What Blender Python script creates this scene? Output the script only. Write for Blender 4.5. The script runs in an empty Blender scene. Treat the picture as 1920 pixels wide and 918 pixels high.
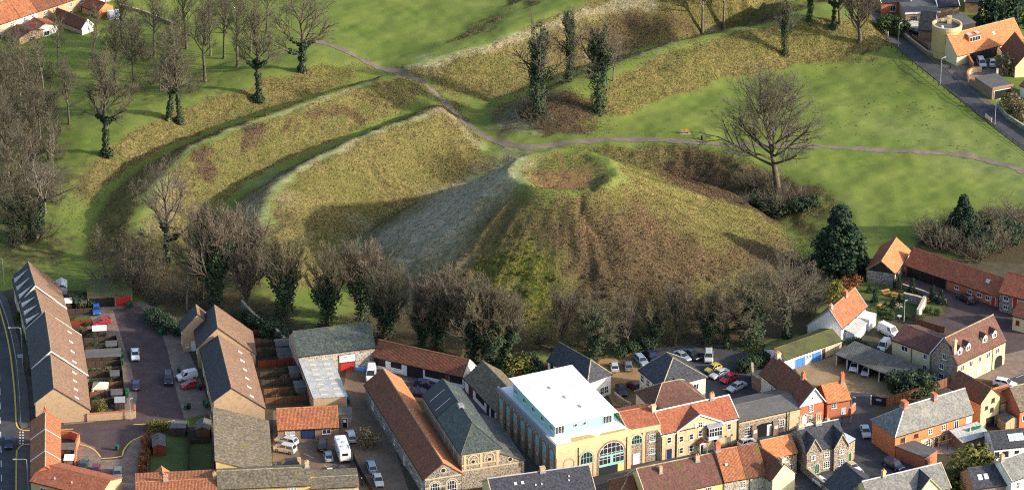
import bpy, bmesh, math, random
import numpy as np
from mathutils import Vector, Matrix

# ------------------------------------------------------------------ camera, sky, sun, exposure
scene = bpy.context.scene
COL = scene.collection
R = math.radians
FPX, DIST, PITCH = 7000.0, 790.0, R(25.5)      # focal length in photo pixels (1920 wide), range, look-down angle
SUN_TO = Vector((0.972, -0.235, 0)).normalized()  # horizontal bearing towards the sun
SUN_EL = R(20.5)

cam_d = bpy.data.cameras.new('camera')
cam = bpy.data.objects.new('camera', cam_d)
COL.objects.link(cam)
scene.camera = cam
cam_d.sensor_width = 36
cam_d.lens = FPX / 1920 * 36
cam_d.clip_start = 1
cam_d.clip_end = 6000
cam.location = (0, -DIST * math.cos(PITCH), DIST * math.sin(PITCH))
cam.rotation_euler = (math.pi / 2 - PITCH, 0, 0)

world = bpy.data.worlds.new('World')
scene.world = world
world.use_nodes = True
wn = world.node_tree.nodes
wl = world.node_tree.links
wn.clear()
wo = wn.new('ShaderNodeOutputWorld')
wb = wn.new('ShaderNodeBackground')
ws = wn.new('ShaderNodeTexSky')
ws.sky_type = 'NISHITA'
ws.sun_disc = False
ws.sun_elevation = SUN_EL
ws.sun_rotation = math.atan2(SUN_TO.x, SUN_TO.y)
ws.air_density = 1.0
ws.dust_density = 2.5
ws.ozone_density = 1.0
wb.inputs['Strength'].default_value = 0.15
wl.new(ws.outputs[0], wb.inputs[0])
wl.new(wb.outputs[0], wo.inputs[0])

sun_d = bpy.data.lights.new('sun', 'SUN')
sun_d.energy = 3.4
sun_d.angle = R(1.5)
sun_d.color = (1.0, 0.89, 0.75)
sun = bpy.data.objects.new('sun', sun_d)
COL.objects.link(sun)
sd = Vector((SUN_TO.x * math.cos(SUN_EL), SUN_TO.y * math.cos(SUN_EL), math.sin(SUN_EL)))
sun.rotation_euler = sd.to_track_quat('Z', 'Y').to_euler()

scene.view_settings.view_transform = 'Standard'
scene.view_settings.look = 'None'
scene.view_settings.gamma = 1
scene.view_settings.use_curve_mapping = False
scene.view_settings.exposure = 1.1
scene.render.engine = 'CYCLES'
scene.cycles.use_denoising = False
scene.cycles.filter_width = 1.1
scene.cycles.max_bounces = 5
scene.cycles.diffuse_bounces = 2
scene.cycles.glossy_bounces = 2
scene.cycles.transmission_bounces = 3
scene.cycles.transparent_max_bounces = 6
scene.cycles.caustics_reflective = False
scene.cycles.caustics_refractive = False

# ------------------------------------------------------------------ surveying: photo pixel -> point in the place
CP = np.array([0, -DIST * math.cos(PITCH), DIST * math.sin(PITCH)])
FW = np.array([0, math.cos(PITCH), -math.sin(PITCH)])
UPV = np.array([0, math.sin(PITCH), math.cos(PITCH)])
RT = np.array([1.0, 0, 0])

def ray(u, v):
    return FW + RT * ((u - 960) / FPX) + UPV * ((459 - v) / FPX)

def at(u, v, z=0.0):
    d = ray(u, v)
    t = (z - CP[2]) / d[2]
    p = CP + d * t
    return np.array([p[0], p[1]])

def proj(x, y, z):
    q = np.array([x, y, z]) - CP
    w = q @ FW
    return 960 + FPX * (q @ RT) / w, 459 - FPX * (q @ UPV) / w

def ground(u, v):
    d = ray(u, v)
    t0 = (24 - CP[2]) / d[2]
    t1 = (-7 - CP[2]) / d[2]
    n = 260
    ts = t0 + (t1 - t0) * np.arange(n + 1) / n
    P = CP[None, :] + ts[:, None] * d[None, :]
    h = height(P[:, 0], P[:, 1])
    below = np.nonzero(P[:, 2] <= h)[0]
    i = below[0] if len(below) else n
    if i == 0:
        return P[0][:2]
    a = P[i - 1][2] - h[i - 1]
    b = h[i] - P[i][2]
    k = a / (a + b + 1e-9)
    p = P[i - 1] + (P[i] - P[i - 1]) * k
    return p[:2]
# ------------------------------------------------------------------ terrain: ridge and ditch lines with heights, joined by a smooth surface
LINES = [
 # north field
 [(640,20,1),(800,20,1),(950,8,1.5),(720,85,1),(860,70,1.2)], [(500,-60,1),(900,-60,1),(1300,-60,2),(1700,-60,1),(2100,-60,0),(100,-60,1),(-200,-60,1)],
 [(-300,-250,1),(500,-250,1),(1300,-250,1),(2200,-250,0)],
 # outer rampart, right of the gap: crest, then ditch floor
 [(768,128,1.8),(830,110,2.8),(900,90,3.5),(970,70,3.7),(1040,45,3.8),(1090,25,3.8),(1160,10,3.8),(1260,2,3.8),(1400,-10,3.5),(1560,-5,3)],
 [(850,190,-1.5),(900,195,-3),(950,192,-3.8),(1010,165,-4),(1080,125,-4),(1150,100,-4),(1230,80,-3.6),(1320,52,-3.4),(1420,35,-3),(1540,30,-2)],
 # inner rampart, right of the gap: crest, then foot on the field
 [(965,232,0.3),(1000,185,2.6),(1060,152,3.6),(1130,126,4.2),(1200,103,4.6),(1262,80,5),(1330,63,5),(1400,51,5),(1470,46,5),(1560,50,4.4),(1610,62,3),(1645,85,0.8)],
 [(1010,268,-.8),(1090,258,-.4),(1160,228,0),(1210,200,0),(1270,172,0),(1390,131,0),(1470,106,0),(1560,92,0),(1640,96,0.2)],
 # right field and road
 [(1300,220,0),(1500,200,0),(1700,250,0),(1850,300,0),(1600,310,0),(1750,370,0),(1900,385,0),(1800,180,0),(1680,100,0.2),(1900,250,0),(1700,20,0.2),(1880,60,0),(2050,150,0),(2050,330,0),(1640,390,-.2),(1570,360,-.2)],
 # tarmac path through the gap
 [(690,115,1),(750,136,1),(800,162,0.2),(840,200,-.8),(870,228,-1.2),(905,250,-1.4),(945,268,-1.4),(990,276,-1),(1080,268,-.5),(1200,262,0),(1380,268,0)],
 # moat right of the motte: outer lip, then floor
 [(1270,272,0),(1340,286,-.2),(1400,310,-.4),(1480,322,-.6),(1540,345,-.5),(1558,385,-.8)],
 [(1290,345,-5),(1340,388,-5),(1400,416,-5),(1460,432,-4.4),(1515,442,-3),(1560,475,-1.2),(1570,540,-.2)],
 # moat left of the motte
 [(872,322,-3.4),(850,365,-3.5),(780,397,-3.5),(715,422,-3.5),(660,462,-3),(630,500,-2.2),(618,545,-1),(630,600,0)],
 # inner rampart left: crest
 [(826,198,2),(800,213,4.5),(720,238,6.5),(620,283,7),(560,313,7),(512,348,7),(492,390,6.6),(487,430,6),(497,462,4.6),(528,505,2),(560,545,.2)],
 # ditch between the ramparts, left
 [(838,185,0.6),(760,216,.3),(680,250,.4),(600,285,.4),(520,322,.4),(455,362,.2),(418,397,0),(396,440,-.1),(400,500,.2),(430,560,0)],
 # outer rampart left: crest
 [(800,168,1.2),(772,147,3.6),(740,140,4.6),(690,151,5.6),(600,186,6.6),(520,214,6.8),(430,243,6.8),(372,270,6.6),(330,298,6.2),(290,345,5.6),(262,395,4.6),(247,440,3.4),(243,490,1.6),(255,540,0)],
 # outer ditch
 [(715,146,0.6),(650,163,.6),(565,192,-.1),(480,222,-.2),(400,243,-.3),(330,270,-.4),(270,302,-.5),(215,346,-.5),(176,400,.3),(160,450,.1),(165,510,0)],
 # bank on its far side, and the wood floor
 [(700,116,1.6),(650,114,2.8),(560,138,3.4),(480,163,3.2),(400,188,3),(330,214,3),(250,258,2.6),(190,300,2.2),(140,350,1.5),(112,430,.9)],
 [(400,120,1),(250,150,1),(100,200,1),(30,300,.5),(450,60,1),(550,40,1),(200,80,1),(20,100,1),(-150,250,.5),(300,20,1)],
 # town edge
 [(-250,500,0),(0,500,0),(80,520,0),(150,540,0),(280,580,0),(400,600,0),(520,610,0),(700,655,0),(850,668,0),(1000,668,0),(1150,664,0),(1300,655,0),(1450,650,0),(1540,600,0),(1610,535,0),(1690,470,0),(1800,420,0),(1930,410,0),(2200,400,0)],
 [(-300,700,0),(300,700,0),(900,760,0),(1500,740,0),(2200,700,0),(-300,1050,0),(700,1050,0),(1400,1050,0),(2300,1050,0)],
]
ctrl = []
for L in LINES:
    pts = []
    for (u, v, z) in L:
        x, y = at(u, v, z)
        pts.append((x, y, z))
    field = L[0][:2] in ((640, 20), (500, -60), (-300, -250), (1300, 220), (400, 120), (-300, 700))
    for i, p in enumerate(pts):
        ctrl.append(p)
        if i + 1 < len(pts) and not field:
            q = pts[i + 1]
            n = int(math.dist(p[:2], q[:2]) // 4.5)
            for k in range(1, n + 1):
                t = k / (n + 1)
                ctrl.append(tuple(p[j] + (q[j] - p[j]) * t for j in range(3)))
MC = at(1056, 322, 19.5)                       # motte centre
MTOP = 20.0
for k in range(40):                             # moat floor hidden behind the motte
    a = R(25 + k * 130 / 39)
    ctrl.append((MC[0] + 47 * math.cos(a), MC[1] + 45 * math.sin(a), -4.6))
ctrl = np.array(ctrl)
_n = len(ctrl)
_A = np.sqrt(((ctrl[:, None, :2] - ctrl[None, :, :2]) ** 2).sum(-1) + 1.0)
_M = np.zeros((_n + 1, _n + 1))
_M[:_n, :_n] = _A + np.eye(_n) * -0.4
_M[:_n, _n] = 1
_M[_n, :_n] = 1
_wt = np.linalg.solve(_M, np.append(ctrl[:, 2], 0))

def vnoise(x, y, s, seed=0):
    """smooth value noise, numpy"""
    x = np.asarray(x) / s + seed * 17.31
    y = np.asarray(y) / s - seed * 9.73
    xi = np.floor(x); yi = np.floor(y)
    fx = x - xi; fy = y - yi
    fx = fx * fx * (3 - 2 * fx); fy = fy * fy * (3 - 2 * fy)
    def h(a, b):
        t = np.sin(a * 127.1 + b * 311.7 + seed * 74.7) * 43758.5453
        return t - np.floor(t)
    return (h(xi, yi) * (1 - fx) + h(xi + 1, yi) * fx) * (1 - fy) + (h(xi, yi + 1) * (1 - fx) + h(xi + 1, yi + 1) * fx) * fy

def sstep(a, b, x):
    t = np.clip((x - a) / (b - a), 0, 1)
    return t * t * (3 - 2 * t)

def polydist(x, y, pts, closed=False):
    """distance to a world polyline"""
    d = np.full(np.shape(x), 1e9)
    seg = list(zip(pts[:-1], pts[1:])) + ([(pts[-1], pts[0])] if closed else [])
    for a, b in seg:
        ax, ay = a[0], a[1]; bx, by = b[0], b[1]
        dx, dy = bx - ax, by - ay
        t = np.clip(((x - ax) * dx + (y - ay) * dy) / (dx * dx + dy * dy + 1e-9), 0, 1)
        d = np.minimum(d, np.hypot(x - ax - t * dx, y - ay - t * dy))
    return d

def inpoly(x, y, pts):
    c = np.zeros(np.shape(x), bool)
    for (x1, y1), (x2, y2) in zip(pts, list(pts[1:]) + [pts[0]]):
        with np.errstate(divide='ignore', invalid='ignore'):
            c ^= ((y1 > y) != (y2 > y)) & (x < (x2 - x1) * (y - y1) / (y2 - y1 + 1e-12) + x1)
    return c

def soft(x, y, pts, w):
    """soft polygon mask: 1 inside, fading over w metres"""
    s = np.where(inpoly(x, y, pts), -1, 1) * polydist(x, y, pts, True)
    return 1 - sstep(-w, w, s)

TOWN = [tuple(at(u, v, 0)) for u, v, _ in LINES[-2]] + [tuple(at(2400, 1400, 0)), tuple(at(-500, 1400, 0))]
TOWN_R = [tuple(at(u, v, 0)) for u, v in [(1660, -300), (1650, 40), (1725, 135), (1800, 185), (1890, 260), (2000, 330), (2300, 420), (2500, -300)]]
GULLIES = [([(1088, 366), (1090, 400), (1104, 430), (1130, 450), (1150, 462)], .55, 1.0), ([(1168, 352), (1185, 375), (1210, 400), (1226, 440)], .5, .9),
           ([(1100, 440), (1106, 470), (1112, 520), (1108, 560)], .5, 1.0), ([(1260, 460), (1290, 490), (1320, 520)], .35, .8), ([(652, 320), (678, 343), (705, 368)], .6, .75), ([(690, 307), (702, 324), (715, 342)], .8, .9)]

def motte(x, y):
    dx, dy = x - MC[0], y - MC[1]
    th = np.arctan2(dy, dx)
    r = np.hypot(dx, dy) * (1 + .03 * np.sin(3 * th + 1) + .02 * np.sin(7 * th))
    base = 46 + 4 * np.cos(th) - 4 * np.maximum(0, -np.sin(th)) ** 2
    R0 = 11.3
    t = np.clip((r - R0) / (base - R0), 0, 1.25)
    prof = MTOP * (1 - t) - 1.2 * np.sin(np.pi * np.clip(t, 0, 1)) - 2 * sstep(.85, 1.25, t)
    prof = prof + .12 * sstep(3, 0, np.abs(r - R0 - .5)) - .35
    rc = np.hypot(dx * .95, dy * 1.02) * (1 + .05 * np.sin(2 * th + .5) + .035 * np.sin(5 * th + 2)) + (vnoise(x, y, 1.6, 8) - .5) * 1.4 + (vnoise(x, y, 4.5, 14) - .5) * 3.2
    crater = MTOP - 1.35 + .6 * (rc / 9.5) ** 2 - .4 * sstep(-2, 6, -dy)
    k = sstep(10.6, 6.4, rc)
    z = prof * (1 - k) + crater * k
    flute = (vnoise(th * 8 + 30 + vnoise(x, y, 9, 15) * 1.2, r * .07, 1, 3) - .5) * sstep(.05, .3, t) * sstep(1.05, .6, t)
    fine = (vnoise(th * 34 + 11, r * .05, 1, 4) - .5) * sstep(.04, .15, t) * sstep(1.05, .7, t)
    top = sstep(15, 11, r)
    z = z + top * ((vnoise(x, y, 3.1, 9) - .5) * .45 + (vnoise(th * 3, r * .05, 1, 12) - .5) * .35)
    return z + flute * 1.15 + fine * .28

def height_raw(x, y):
    x = np.asarray(x, float); y = np.asarray(y, float)
    sh = x.shape
    xf, yf = x.ravel(), y.ravel()
    out = np.empty(xf.size)
    step = 20000
    for i in range(0, xf.size, step):
        d = np.sqrt((xf[i:i + step, None] - ctrl[None, :, 0]) ** 2 + (yf[i:i + step, None] - ctrl[None, :, 1]) ** 2 + 1.0)
        out[i:i + step] = d @ _wt[:_n] + _wt[_n]
    z = np.clip(out, -6, 9).reshape(sh)
    far = sstep(160, 320, np.hypot(x, y - 30))
    z = z * (1 - far)
    s = np.where(inpoly(x, y, TOWN), -1, 1) * polydist(x, y, TOWN, True)
    z = z * sstep(0, 7, s)
    s2 = np.where(inpoly(x, y, TOWN_R), -1, 1) * polydist(x, y, TOWN_R, True)
    z = z * sstep(0, 6, s2)
    rough = sstep(0.5, 9, s) * sstep(0.5, 6, s2)
    m = motte(x, y)
    k = 1.2
    h = np.clip(.5 + .5 * (m - z) / k, 0, 1)
    z = np.where(s > -2, z * (1 - h) + m * h + k * h * (1 - h) * rough, z)
    z = z + rough * ((vnoise(x, y, 5, 1) - .5) * .5 + (vnoise(x, y, 2.1, 2) - .5) * .22)
    return z

# grid, fine where the photograph looks and wide beyond
def axis(lo, hi, st):
    a = list(np.arange(lo, hi + 1e-6, st))
    s = st
    left = [lo]; right = [hi]
    while left[-1] > -2200:
        s *= 1.5
        left.append(left[-1] - s)
    s = st
    while right[-1] < 2200:
        s *= 1.5
        right.append(right[-1] + s)
    return np.array(left[:0:-1] + a + right[1:])
ST = 0.62
GX = axis(-128, 128, ST)
GY = axis(-118, 150, ST)
XX, YY = np.meshgrid(GX, GY)
ZZ = height_raw(XX, YY)

def height(x, y):
    """bilinear lookup in the terrain grid"""
    x = np.asarray(x, float); y = np.asarray(y, float)
    i = np.clip(np.searchsorted(GX, x) - 1, 0, len(GX) - 2)
    j = np.clip(np.searchsorted(GY, y) - 1, 0, len(GY) - 2)
    fx = (x - GX[i]) / (GX[i + 1] - GX[i]); fy = (y - GY[j]) / (GY[j + 1] - GY[j])
    return (ZZ[j, i] * (1 - fx) + ZZ[j, i + 1] * fx) * (1 - fy) + (ZZ[j + 1, i] * (1 - fx) + ZZ[j + 1, i + 1] * fx) * fy

for pts, dep, wid in GULLIES:                   # worn tracks down the motte
    W = [tuple(ground(u, v)) for u, v in pts]
    dd = polydist(XX, YY, W)
    ZZ = ZZ - dep * np.exp(-(dd / wid) ** 2)
_gy, _gx = np.gradient(ZZ, GY, GX)
_sl = np.hypot(_gx, _gy)
for _ in range(5):
    _sl = (_sl + np.roll(_sl, 1, 0) + np.roll(_sl, -1, 0) + np.roll(_sl, 1, 1) + np.roll(_sl, -1, 1)) / 5
_tm = sstep(.16, .34, _sl) * (np.abs(XX) < 135) * (YY < 155)      # tussocks and small slips on the steep ground
ZZ = ZZ + _tm * ((vnoise(XX, YY, 1.35, 31) - .5) * .42 + (vnoise(XX, YY, 3.0, 32) - .5) * .35)
def G(pts):
    return [tuple(ground(u, v)) for u, v in pts]
# ------------------------------------------------------------------ material helpers
MATS = {}
class NT:
    def __init__(s, name):
        s.m = bpy.data.materials.new(name)
        s.m.use_nodes = True
        s.n = s.m.node_tree.nodes
        s.l = s.m.node_tree.links
        s.b = s.n['Principled BSDF']
        s.b.inputs['Specular IOR Level'].default_value = 0.25
        MATS[name] = s.m
    def node(s, t, **kw):
        n = s.n.new(t)
        for k, v in kw.items():
            if k in n.inputs.keys():
                s.set(n.inputs[k], v)
            else:
                setattr(n, k, v)
        return n
    def set(s, inp, v):
        if hasattr(v, 'links') or isinstance(v, bpy.types.NodeSocket):
            s.l.new(v, inp)
        else:
            if isinstance(v, tuple) and len(v) == 3 and inp.type == 'RGBA':
                v = (*v, 1)
            inp.default_value = v
    def coord(s, kind='Object'):
        return s.node('ShaderNodeTexCoord').outputs[kind]
    def noise(s, vec, scale, detail=3, rough=.55, dist=0):
        n = s.node('ShaderNodeTexNoise')
        s.set(n.inputs['Vector'], vec)
        n.inputs['Scale'].default_value = scale
        n.inputs['Detail'].default_value = detail
        n.inputs['Roughness'].default_value = rough
        n.inputs['Distortion'].default_value = dist
        return n.outputs[0]
    def ramp(s, v, a, b):
        n = s.node('ShaderNodeMapRange')
        n.interpolation_type = 'SMOOTHSTEP'
        s.set(n.inputs[0], v)
        n.inputs[1].default_value = a
        n.inputs[2].default_value = b
        return n.outputs[0]
    def mix(s, f, a, b, mode='MIX'):
        n = s.node('ShaderNodeMix')
        n.data_type = 'RGBA'
        n.blend_type = mode
        s.set(n.inputs[0], f)
        s.set(n.inputs[6], a)
        s.set(n.inputs[7], b)
        return n.outputs[2]
    def math(s, op, a, b=0.0):
        n = s.node('ShaderNodeMath')
        n.operation = op
        s.set(n.inputs[0], a)
        s.set(n.inputs[1], b)
        return n.outputs[0]
    def attr(s, name):
        n = s.node('ShaderNodeAttribute')
        n.attribute_name = name
        return n.outputs['Fac']
    def bump(s, h, strength, dist):
        n = s.node('ShaderNodeBump')
        n.inputs['Strength'].default_value = strength
        n.inputs['Distance'].default_value = dist
        s.set(n.inputs['Height'], h)
        s.l.new(n.outputs[0], s.b.inputs['Normal'])
    def out(s, col, rough=.85):
        s.set(s.b.inputs['Base Color'], col)
        s.set(s.b.inputs['Roughness'], rough)
        return s.m

def mesh_obj(name, verts, faces, mat=None, parent=None, uvs=None, smooth=False):
    me = bpy.data.meshes.new(name)
    me.from_pydata([tuple(v) for v in verts], [], faces)
    if uvs is not None:
        ul = me.uv_layers.new(name='UVMap')
        flat = [c for f in uvs for p in f for c in p]
        ul.data.foreach_set('uv', flat)
    if smooth:
        me.polygons.foreach_set('use_smooth', [True] * len(me.polygons))
    o = bpy.data.objects.new(name, me)
    COL.objects.link(o)
    if mat is not None:
        me.materials.append(MATS[mat] if isinstance(mat, str) else mat)
    if parent is not None:
        o.parent = parent
    return o

def tag(o, label=None, cat=None, group=None, kind=None):
    if label: o['label'] = label
    if cat: o['category'] = cat
    if group: o['group'] = group
    if kind: o['kind'] = kind
    return o

def empty(name, x, y, z=0, rz=0):
    o = bpy.data.objects.new(name, None)
    o.empty_display_size = .3
    COL.objects.link(o)
    o.location = (x, y, z)
    o.rotation_euler = (0, 0, rz)
    return o

def copy_tree(o, parent=None):
    c = o.copy()
    COL.objects.link(c)
    c.parent = parent
    for ch in o.children:
        copy_tree(ch, c)
    return c

# ------------------------------------------------------------------ terrain mesh, ground-cover masks, material
gy, gx = np.gradient(ZZ, GY, GX)
slope = np.hypot(gx, gy)
def blur(a, n):
    for _ in range(n):
        a = (a + np.roll(a, 1, 0) + np.roll(a, -1, 0) + np.roll(a, 1, 1) + np.roll(a, -1, 1)) / 5
    return a
sl = blur(slope, 4)
earthw = 1 - soft(XX, YY, TOWN, 3)
N1 = vnoise(XX, YY, 9, 5); N2 = vnoise(XX, YY, 3.3, 6)
m_rough = sstep(.17, .34, sl + (N2 - .5) * .12) * earthw
r_m = np.hypot(XX - MC[0], YY - MC[1])
m_rough = np.maximum(m_rough, sstep(46, 42, r_m) * sstep(14.2, 15.6, r_m + (N2 - .5) * 2))
m_frost = np.zeros_like(XX); m_brack = np.zeros_like(XX); m_lit = np.zeros_like(XX); m_gorse = np.zeros_like(XX); m_earth = np.zeros_like(XX)
WXX = XX + (vnoise(XX, YY, 7, 21) - .5) * 7 + (vnoise(XX, YY, 2.2, 22) - .5) * 3
WYY = YY + (vnoise(XX, YY, 7, 23) - .5) * 9 + (vnoise(XX, YY, 2.2, 24) - .5) * 3
def add(m, poly, w, amt):
    return np.maximum(m, soft(WXX, WYY, G(poly), w * 1.5) * amt)
def line(m, pts, w, amt):
    d = polydist(XX, YY, G(pts))
    return np.maximum(m, amt * (1 - sstep(w * .4, w * 1.3, d + (N2 - .5) * w)))
m_frost = add(m_frost, [(935,312),(955,330),(935,350),(905,395),(868,440),(832,485),(792,530),(745,535),(700,490),(650,478),(690,440),(770,400),(855,350)], 5, .95)
m_frost = add(m_frost, [(530,322),(512,352),(492,430),(470,440),(440,412),(462,375),(500,340)], 3, .6)
frost_area = m_frost.copy()
m_frost = line(m_frost, [(852,222),(828,203),(795,214),(720,239),(640,274),(560,313),(512,347),(490,385),(483,428)], 1.8, .5)
m_frost = line(m_frost, [(820,205),(850,222),(885,262),(900,272)], 1.8, .45)
m_frost = line(m_frost, [(765,128),(830,112),(900,92),(970,70),(1040,45),(1090,25),(1160,10),(1220,6)], 1.5, .55)
m_frost = add(m_frost, [(765,126),(830,108),(830,122),(800,150),(775,140)], 2, .5)
m_frost = add(m_frost, [(940,222),(990,178),(1000,205),(975,262),(930,248)], 2, .4)
m_frost = add(m_frost, [(262,352),(305,325),(318,380),(275,430)], 3, .45)
m_frost = line(m_frost, [(690,155),(600,187),(520,214),(430,242),(372,268),(330,296)], .9, .35)
m_frost = line(m_frost, [(1100,104),(1200,103),(1262,80),(1330,62),(1400,50),(1480,44)], .9, .5)
m_frost = add(m_frost, [(1640,240),(1760,235),(1960,330),(1960,400),(1800,300)], 8, .22)
for pl in ([(440,282),(478,248),(505,272),(472,305)], [(595,214),(655,193),(672,218),(620,230)], [(342,305),(398,283),(418,315),(372,338)],
           [(500,240),(540,225),(560,240),(520,262)], [(555,250),(580,245),(585,265),(560,270)]):
    m_brack = add(m_brack, pl, 2.2, .95)
m_brack = add(m_brack, [(1085,55),(1150,35),(1230,18),(1330,12),(1480,15),(1475,40),(1330,56),(1230,88),(1150,97),(1060,118),(1010,105)], 4, .8)
m_brack = add(m_brack, [(990,130),(1060,100),(1110,110),(1030,150),(980,170),(900,190)], 3, .5)
m_brack = add(m_brack, [(925,385),(1080,372),(1200,380),(1330,430),(1430,440),(1500,455),(1430,520),(1250,600),(1000,640),(830,600),(790,540),(860,470)], 6, .72)
m_brack = add(m_brack, [(1160,500),(1185,495),(1190,545),(1168,552)], 1.5, .9)
m_brack = add(m_brack, [(1240,470),(1300,460),(1400,455),(1500,450),(1500,490),(1380,520)], 4, .75)
for pl, am in (([(1195,108),(1262,88),(1290,120),(1215,150)], .5), ([(1290,80),(1400,62),(1440,85),(1310,115)], .5), ([(1000,190),(1110,170),(1150,215),(1080,250),(1000,255)], .6), ([(860,130),(960,95),(990,120),(900,165)], .4), ([(1200,275),(1370,300),(1390,380),(1350,392),(1230,330)], .9), ([(540,225),(700,165),(760,165),(700,205),(560,262)], .42), ([(700,265),(860,235),(890,290),(780,330)], .35), ([(250,265),(420,200),(470,175),(470,195),(300,270)], .45), ([(180,300),(240,280),(210,330),(150,420)], .5)):
    m_brack = add(m_brack, pl, 4, am)
m_brack = add(m_brack, [(528,395),(570,385),(600,440),(560,470),(525,455)], 3, .55)
m_earth = np.maximum(m_earth, .62 * sstep(8.4, 6.6, r_m + (N2 - .5) * 3) * sstep(4.5, 1, YY - MC[1] + (N2 - .5) * 4))
m_rough = np.maximum(m_rough, .8 * sstep(9.6, 8.6, r_m))
m_rough = m_rough * (1 - .65 * sstep(9.6, 10.2, r_m) * sstep(12.9, 11.3, r_m + (N2 - .5) * 5 + (N1 - .5) * 3))
m_lit = add(m_lit, [(-60,120),(60,90),(170,200),(120,300),(190,310),(150,400),(140,520),(-60,520)], 6, .6)
m_lit = add(m_lit, [(170,40),(330,60),(480,170),(420,210),(330,225),(230,210),(210,120)], 6, .42)
m_lit = add(m_lit, [(180,430),(260,430),(330,470),(420,440),(470,450),(490,560),(620,600),(640,640),(400,610),(200,560)], 5, .8)
m_lit = add(m_lit, [(640,640),(690,510),(760,540),(860,600),(1000,640),(1250,600),(1430,520),(1530,560),(1530,640),(1300,662),(900,680),(700,662)], 4, .9)
m_lit = add(m_lit, [(1385,300),(1455,340),(1540,355),(1540,400),(1470,412),(1400,400),(1340,370),(1360,320)], 3, .9)
m_lit = add(m_lit, [(1700,470),(1800,400),(1960,390),(1960,510),(1880,520),(1800,490)], 3, .9)
m_lit = add(m_lit, [(940,222),(990,178),(1110,215),(1090,255),(990,268)], 3, .7)
m_brack = m_brack * (1 - .85 * soft(WXX, WYY, G([(885,475),(950,425),(1010,440),(1052,520),(1040,600),(960,600),(880,550)]), 5))
m_gorse = add(m_gorse, [(885,475),(950,425),(1010,440),(1052,520),(1040,600),(960,600),(880,550)], 6, .62)
for pts in ([(690,100),(630,85),(560,60),(450,70)], [(420,400),(460,362),(520,322),(600,285),(680,250),(760,216),(826,186)]):
    m_rough = m_rough * (1 - .7 * (1 - sstep(1.2, 3, polydist(XX, YY, G(pts)))))
for pts in ([(1088,366),(1090,400),(1104,430),(1130,450)], [(1168,352),(1185,375),(1210,400),(1226,440)], [(1050,292),(1054,310),(1060,330),(1070,352)]):
    m_earth = line(m_earth, pts, .45, .85)
m_earth = line(m_earth, [(600,80),(640,92),(690,117),(748,137)], 1.5, .4)
m_earth = line(m_earth, [(1040,272),(1110,264),(1200,262),(1320,268),(1450,272),(1580,277),(1700,283),(1800,290),(1865,305),(1925,324)], 1.5, .38)
m_earth = line(m_earth, [(760,140),(800,162),(840,200),(870,228),(905,252),(945,268),(990,276),(1050,271)], 2.4, .42)
m_earth = line(m_earth, [(880,215),(930,205),(985,180)], 1.6, .5)

ny_, nx_ = ZZ.shape
V = np.stack([XX.ravel(), YY.ravel(), ZZ.ravel()], 1)
idx = np.arange(ny_ * nx_).reshape(ny_, nx_)
Fq = np.stack([idx[:-1, :-1].ravel(), idx[:-1, 1:].ravel(), idx[1:, 1:].ravel(), idx[1:, :-1].ravel()], 1)
me = bpy.data.meshes.new('ground')
me.vertices.add(len(V)); me.vertices.foreach_set('co', V.astype(np.float32).ravel())
me.loops.add(Fq.size); me.loops.foreach_set('vertex_index', Fq.ravel().astype(np.int32))
me.polygons.add(len(Fq)); me.polygons.foreach_set('loop_start', np.arange(0, Fq.size, 4, dtype=np.int32))
me.polygons.foreach_set('use_smooth', np.ones(len(Fq), bool))
me.update(calc_edges=True)
for nm, m in (('rough', m_rough), ('frost', m_frost), ('bracken', m_brack), ('litter', m_lit), ('gorse', m_gorse), ('earth', m_earth)):
    a = me.attributes.new(nm, 'FLOAT', 'POINT')
    a.data.foreach_set('value', m.astype(np.float32).ravel())
gobj = bpy.data.objects.new('ground', me)
COL.objects.link(gobj)
gobj['kind'] = 'structure'

t = NT('ground_cover')
co = t.coord('Object')
n_big = t.noise(co, .07, 5, .6)
n_mid = t.noise(co, .55, 5, .65)
n_fine = t.noise(co, 2.6, 5, .75)
n_grain = t.noise(co, 6.5, 3, .8)
n_tus = t.noise(co, 1.3, 4, .7, .5)
lawn = t.mix(t.ramp(n_big, .35, .65), (.105, .158, .028), (.158, .198, .044))
lawn = t.mix(t.ramp(n_mid, .42, .75), lawn, (.155, .180, .050))
lawn = t.mix(t.math('MULTIPLY', t.ramp(n_fine, .50, .68), .5), lawn, (.070, .100, .022))
lawn = t.mix(t.math('MULTIPLY', t.ramp(n_grain, .5, .7), .6), lawn, (.175, .19, .07))
def rough_cols(t, co):
    n_big = t.noise(co, .07, 5, .6); n_mid = t.noise(co, .55, 5, .65); n_tus = t.noise(co, 1.3, 4, .7, .5); n_grain = t.noise(co, 6.5, 3, .8); n_reg = t.noise(co, .16, 4, .6)
    rgh = t.mix(t.ramp(n_tus, .34, .66), (.088, .086, .028), (.236, .184, .074))
    rgh = t.mix(t.math('MULTIPLY', t.ramp(n_big, .40, .62), .5), rgh, (.115, .125, .034))
    rgh = t.mix(t.math('MULTIPLY', t.ramp(n_reg, .52, .66), .55), rgh, (.095, .105, .030))
    rgh = t.mix(t.math('MULTIPLY', t.ramp(n_mid, .55, .70), .6), rgh, (.115, .076, .036))
    rgh = t.mix(t.math('MULTIPLY', t.ramp(n_grain, .55, .75), .5), rgh, (.26, .215, .105))
    return t.mix(t.math('MULTIPLY', t.ramp(t.noise(co, 4.2, 3, .7), .55, .72), .55), rgh, (.050, .048, .020))
col = t.mix(t.attr('rough'), lawn, rough_cols(t, co))
def over(col, att, c, n, lo, hi, g=1.3):
    a = t.attr(att)
    f = t.ramp(t.math('ADD', a, t.math('MULTIPLY', t.math('SUBTRACT', n, .5), g)), lo, hi)
    f = t.math('MULTIPLY', f, t.ramp(a, 0.02, .25))
    return t.mix(f, col, c)
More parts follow.
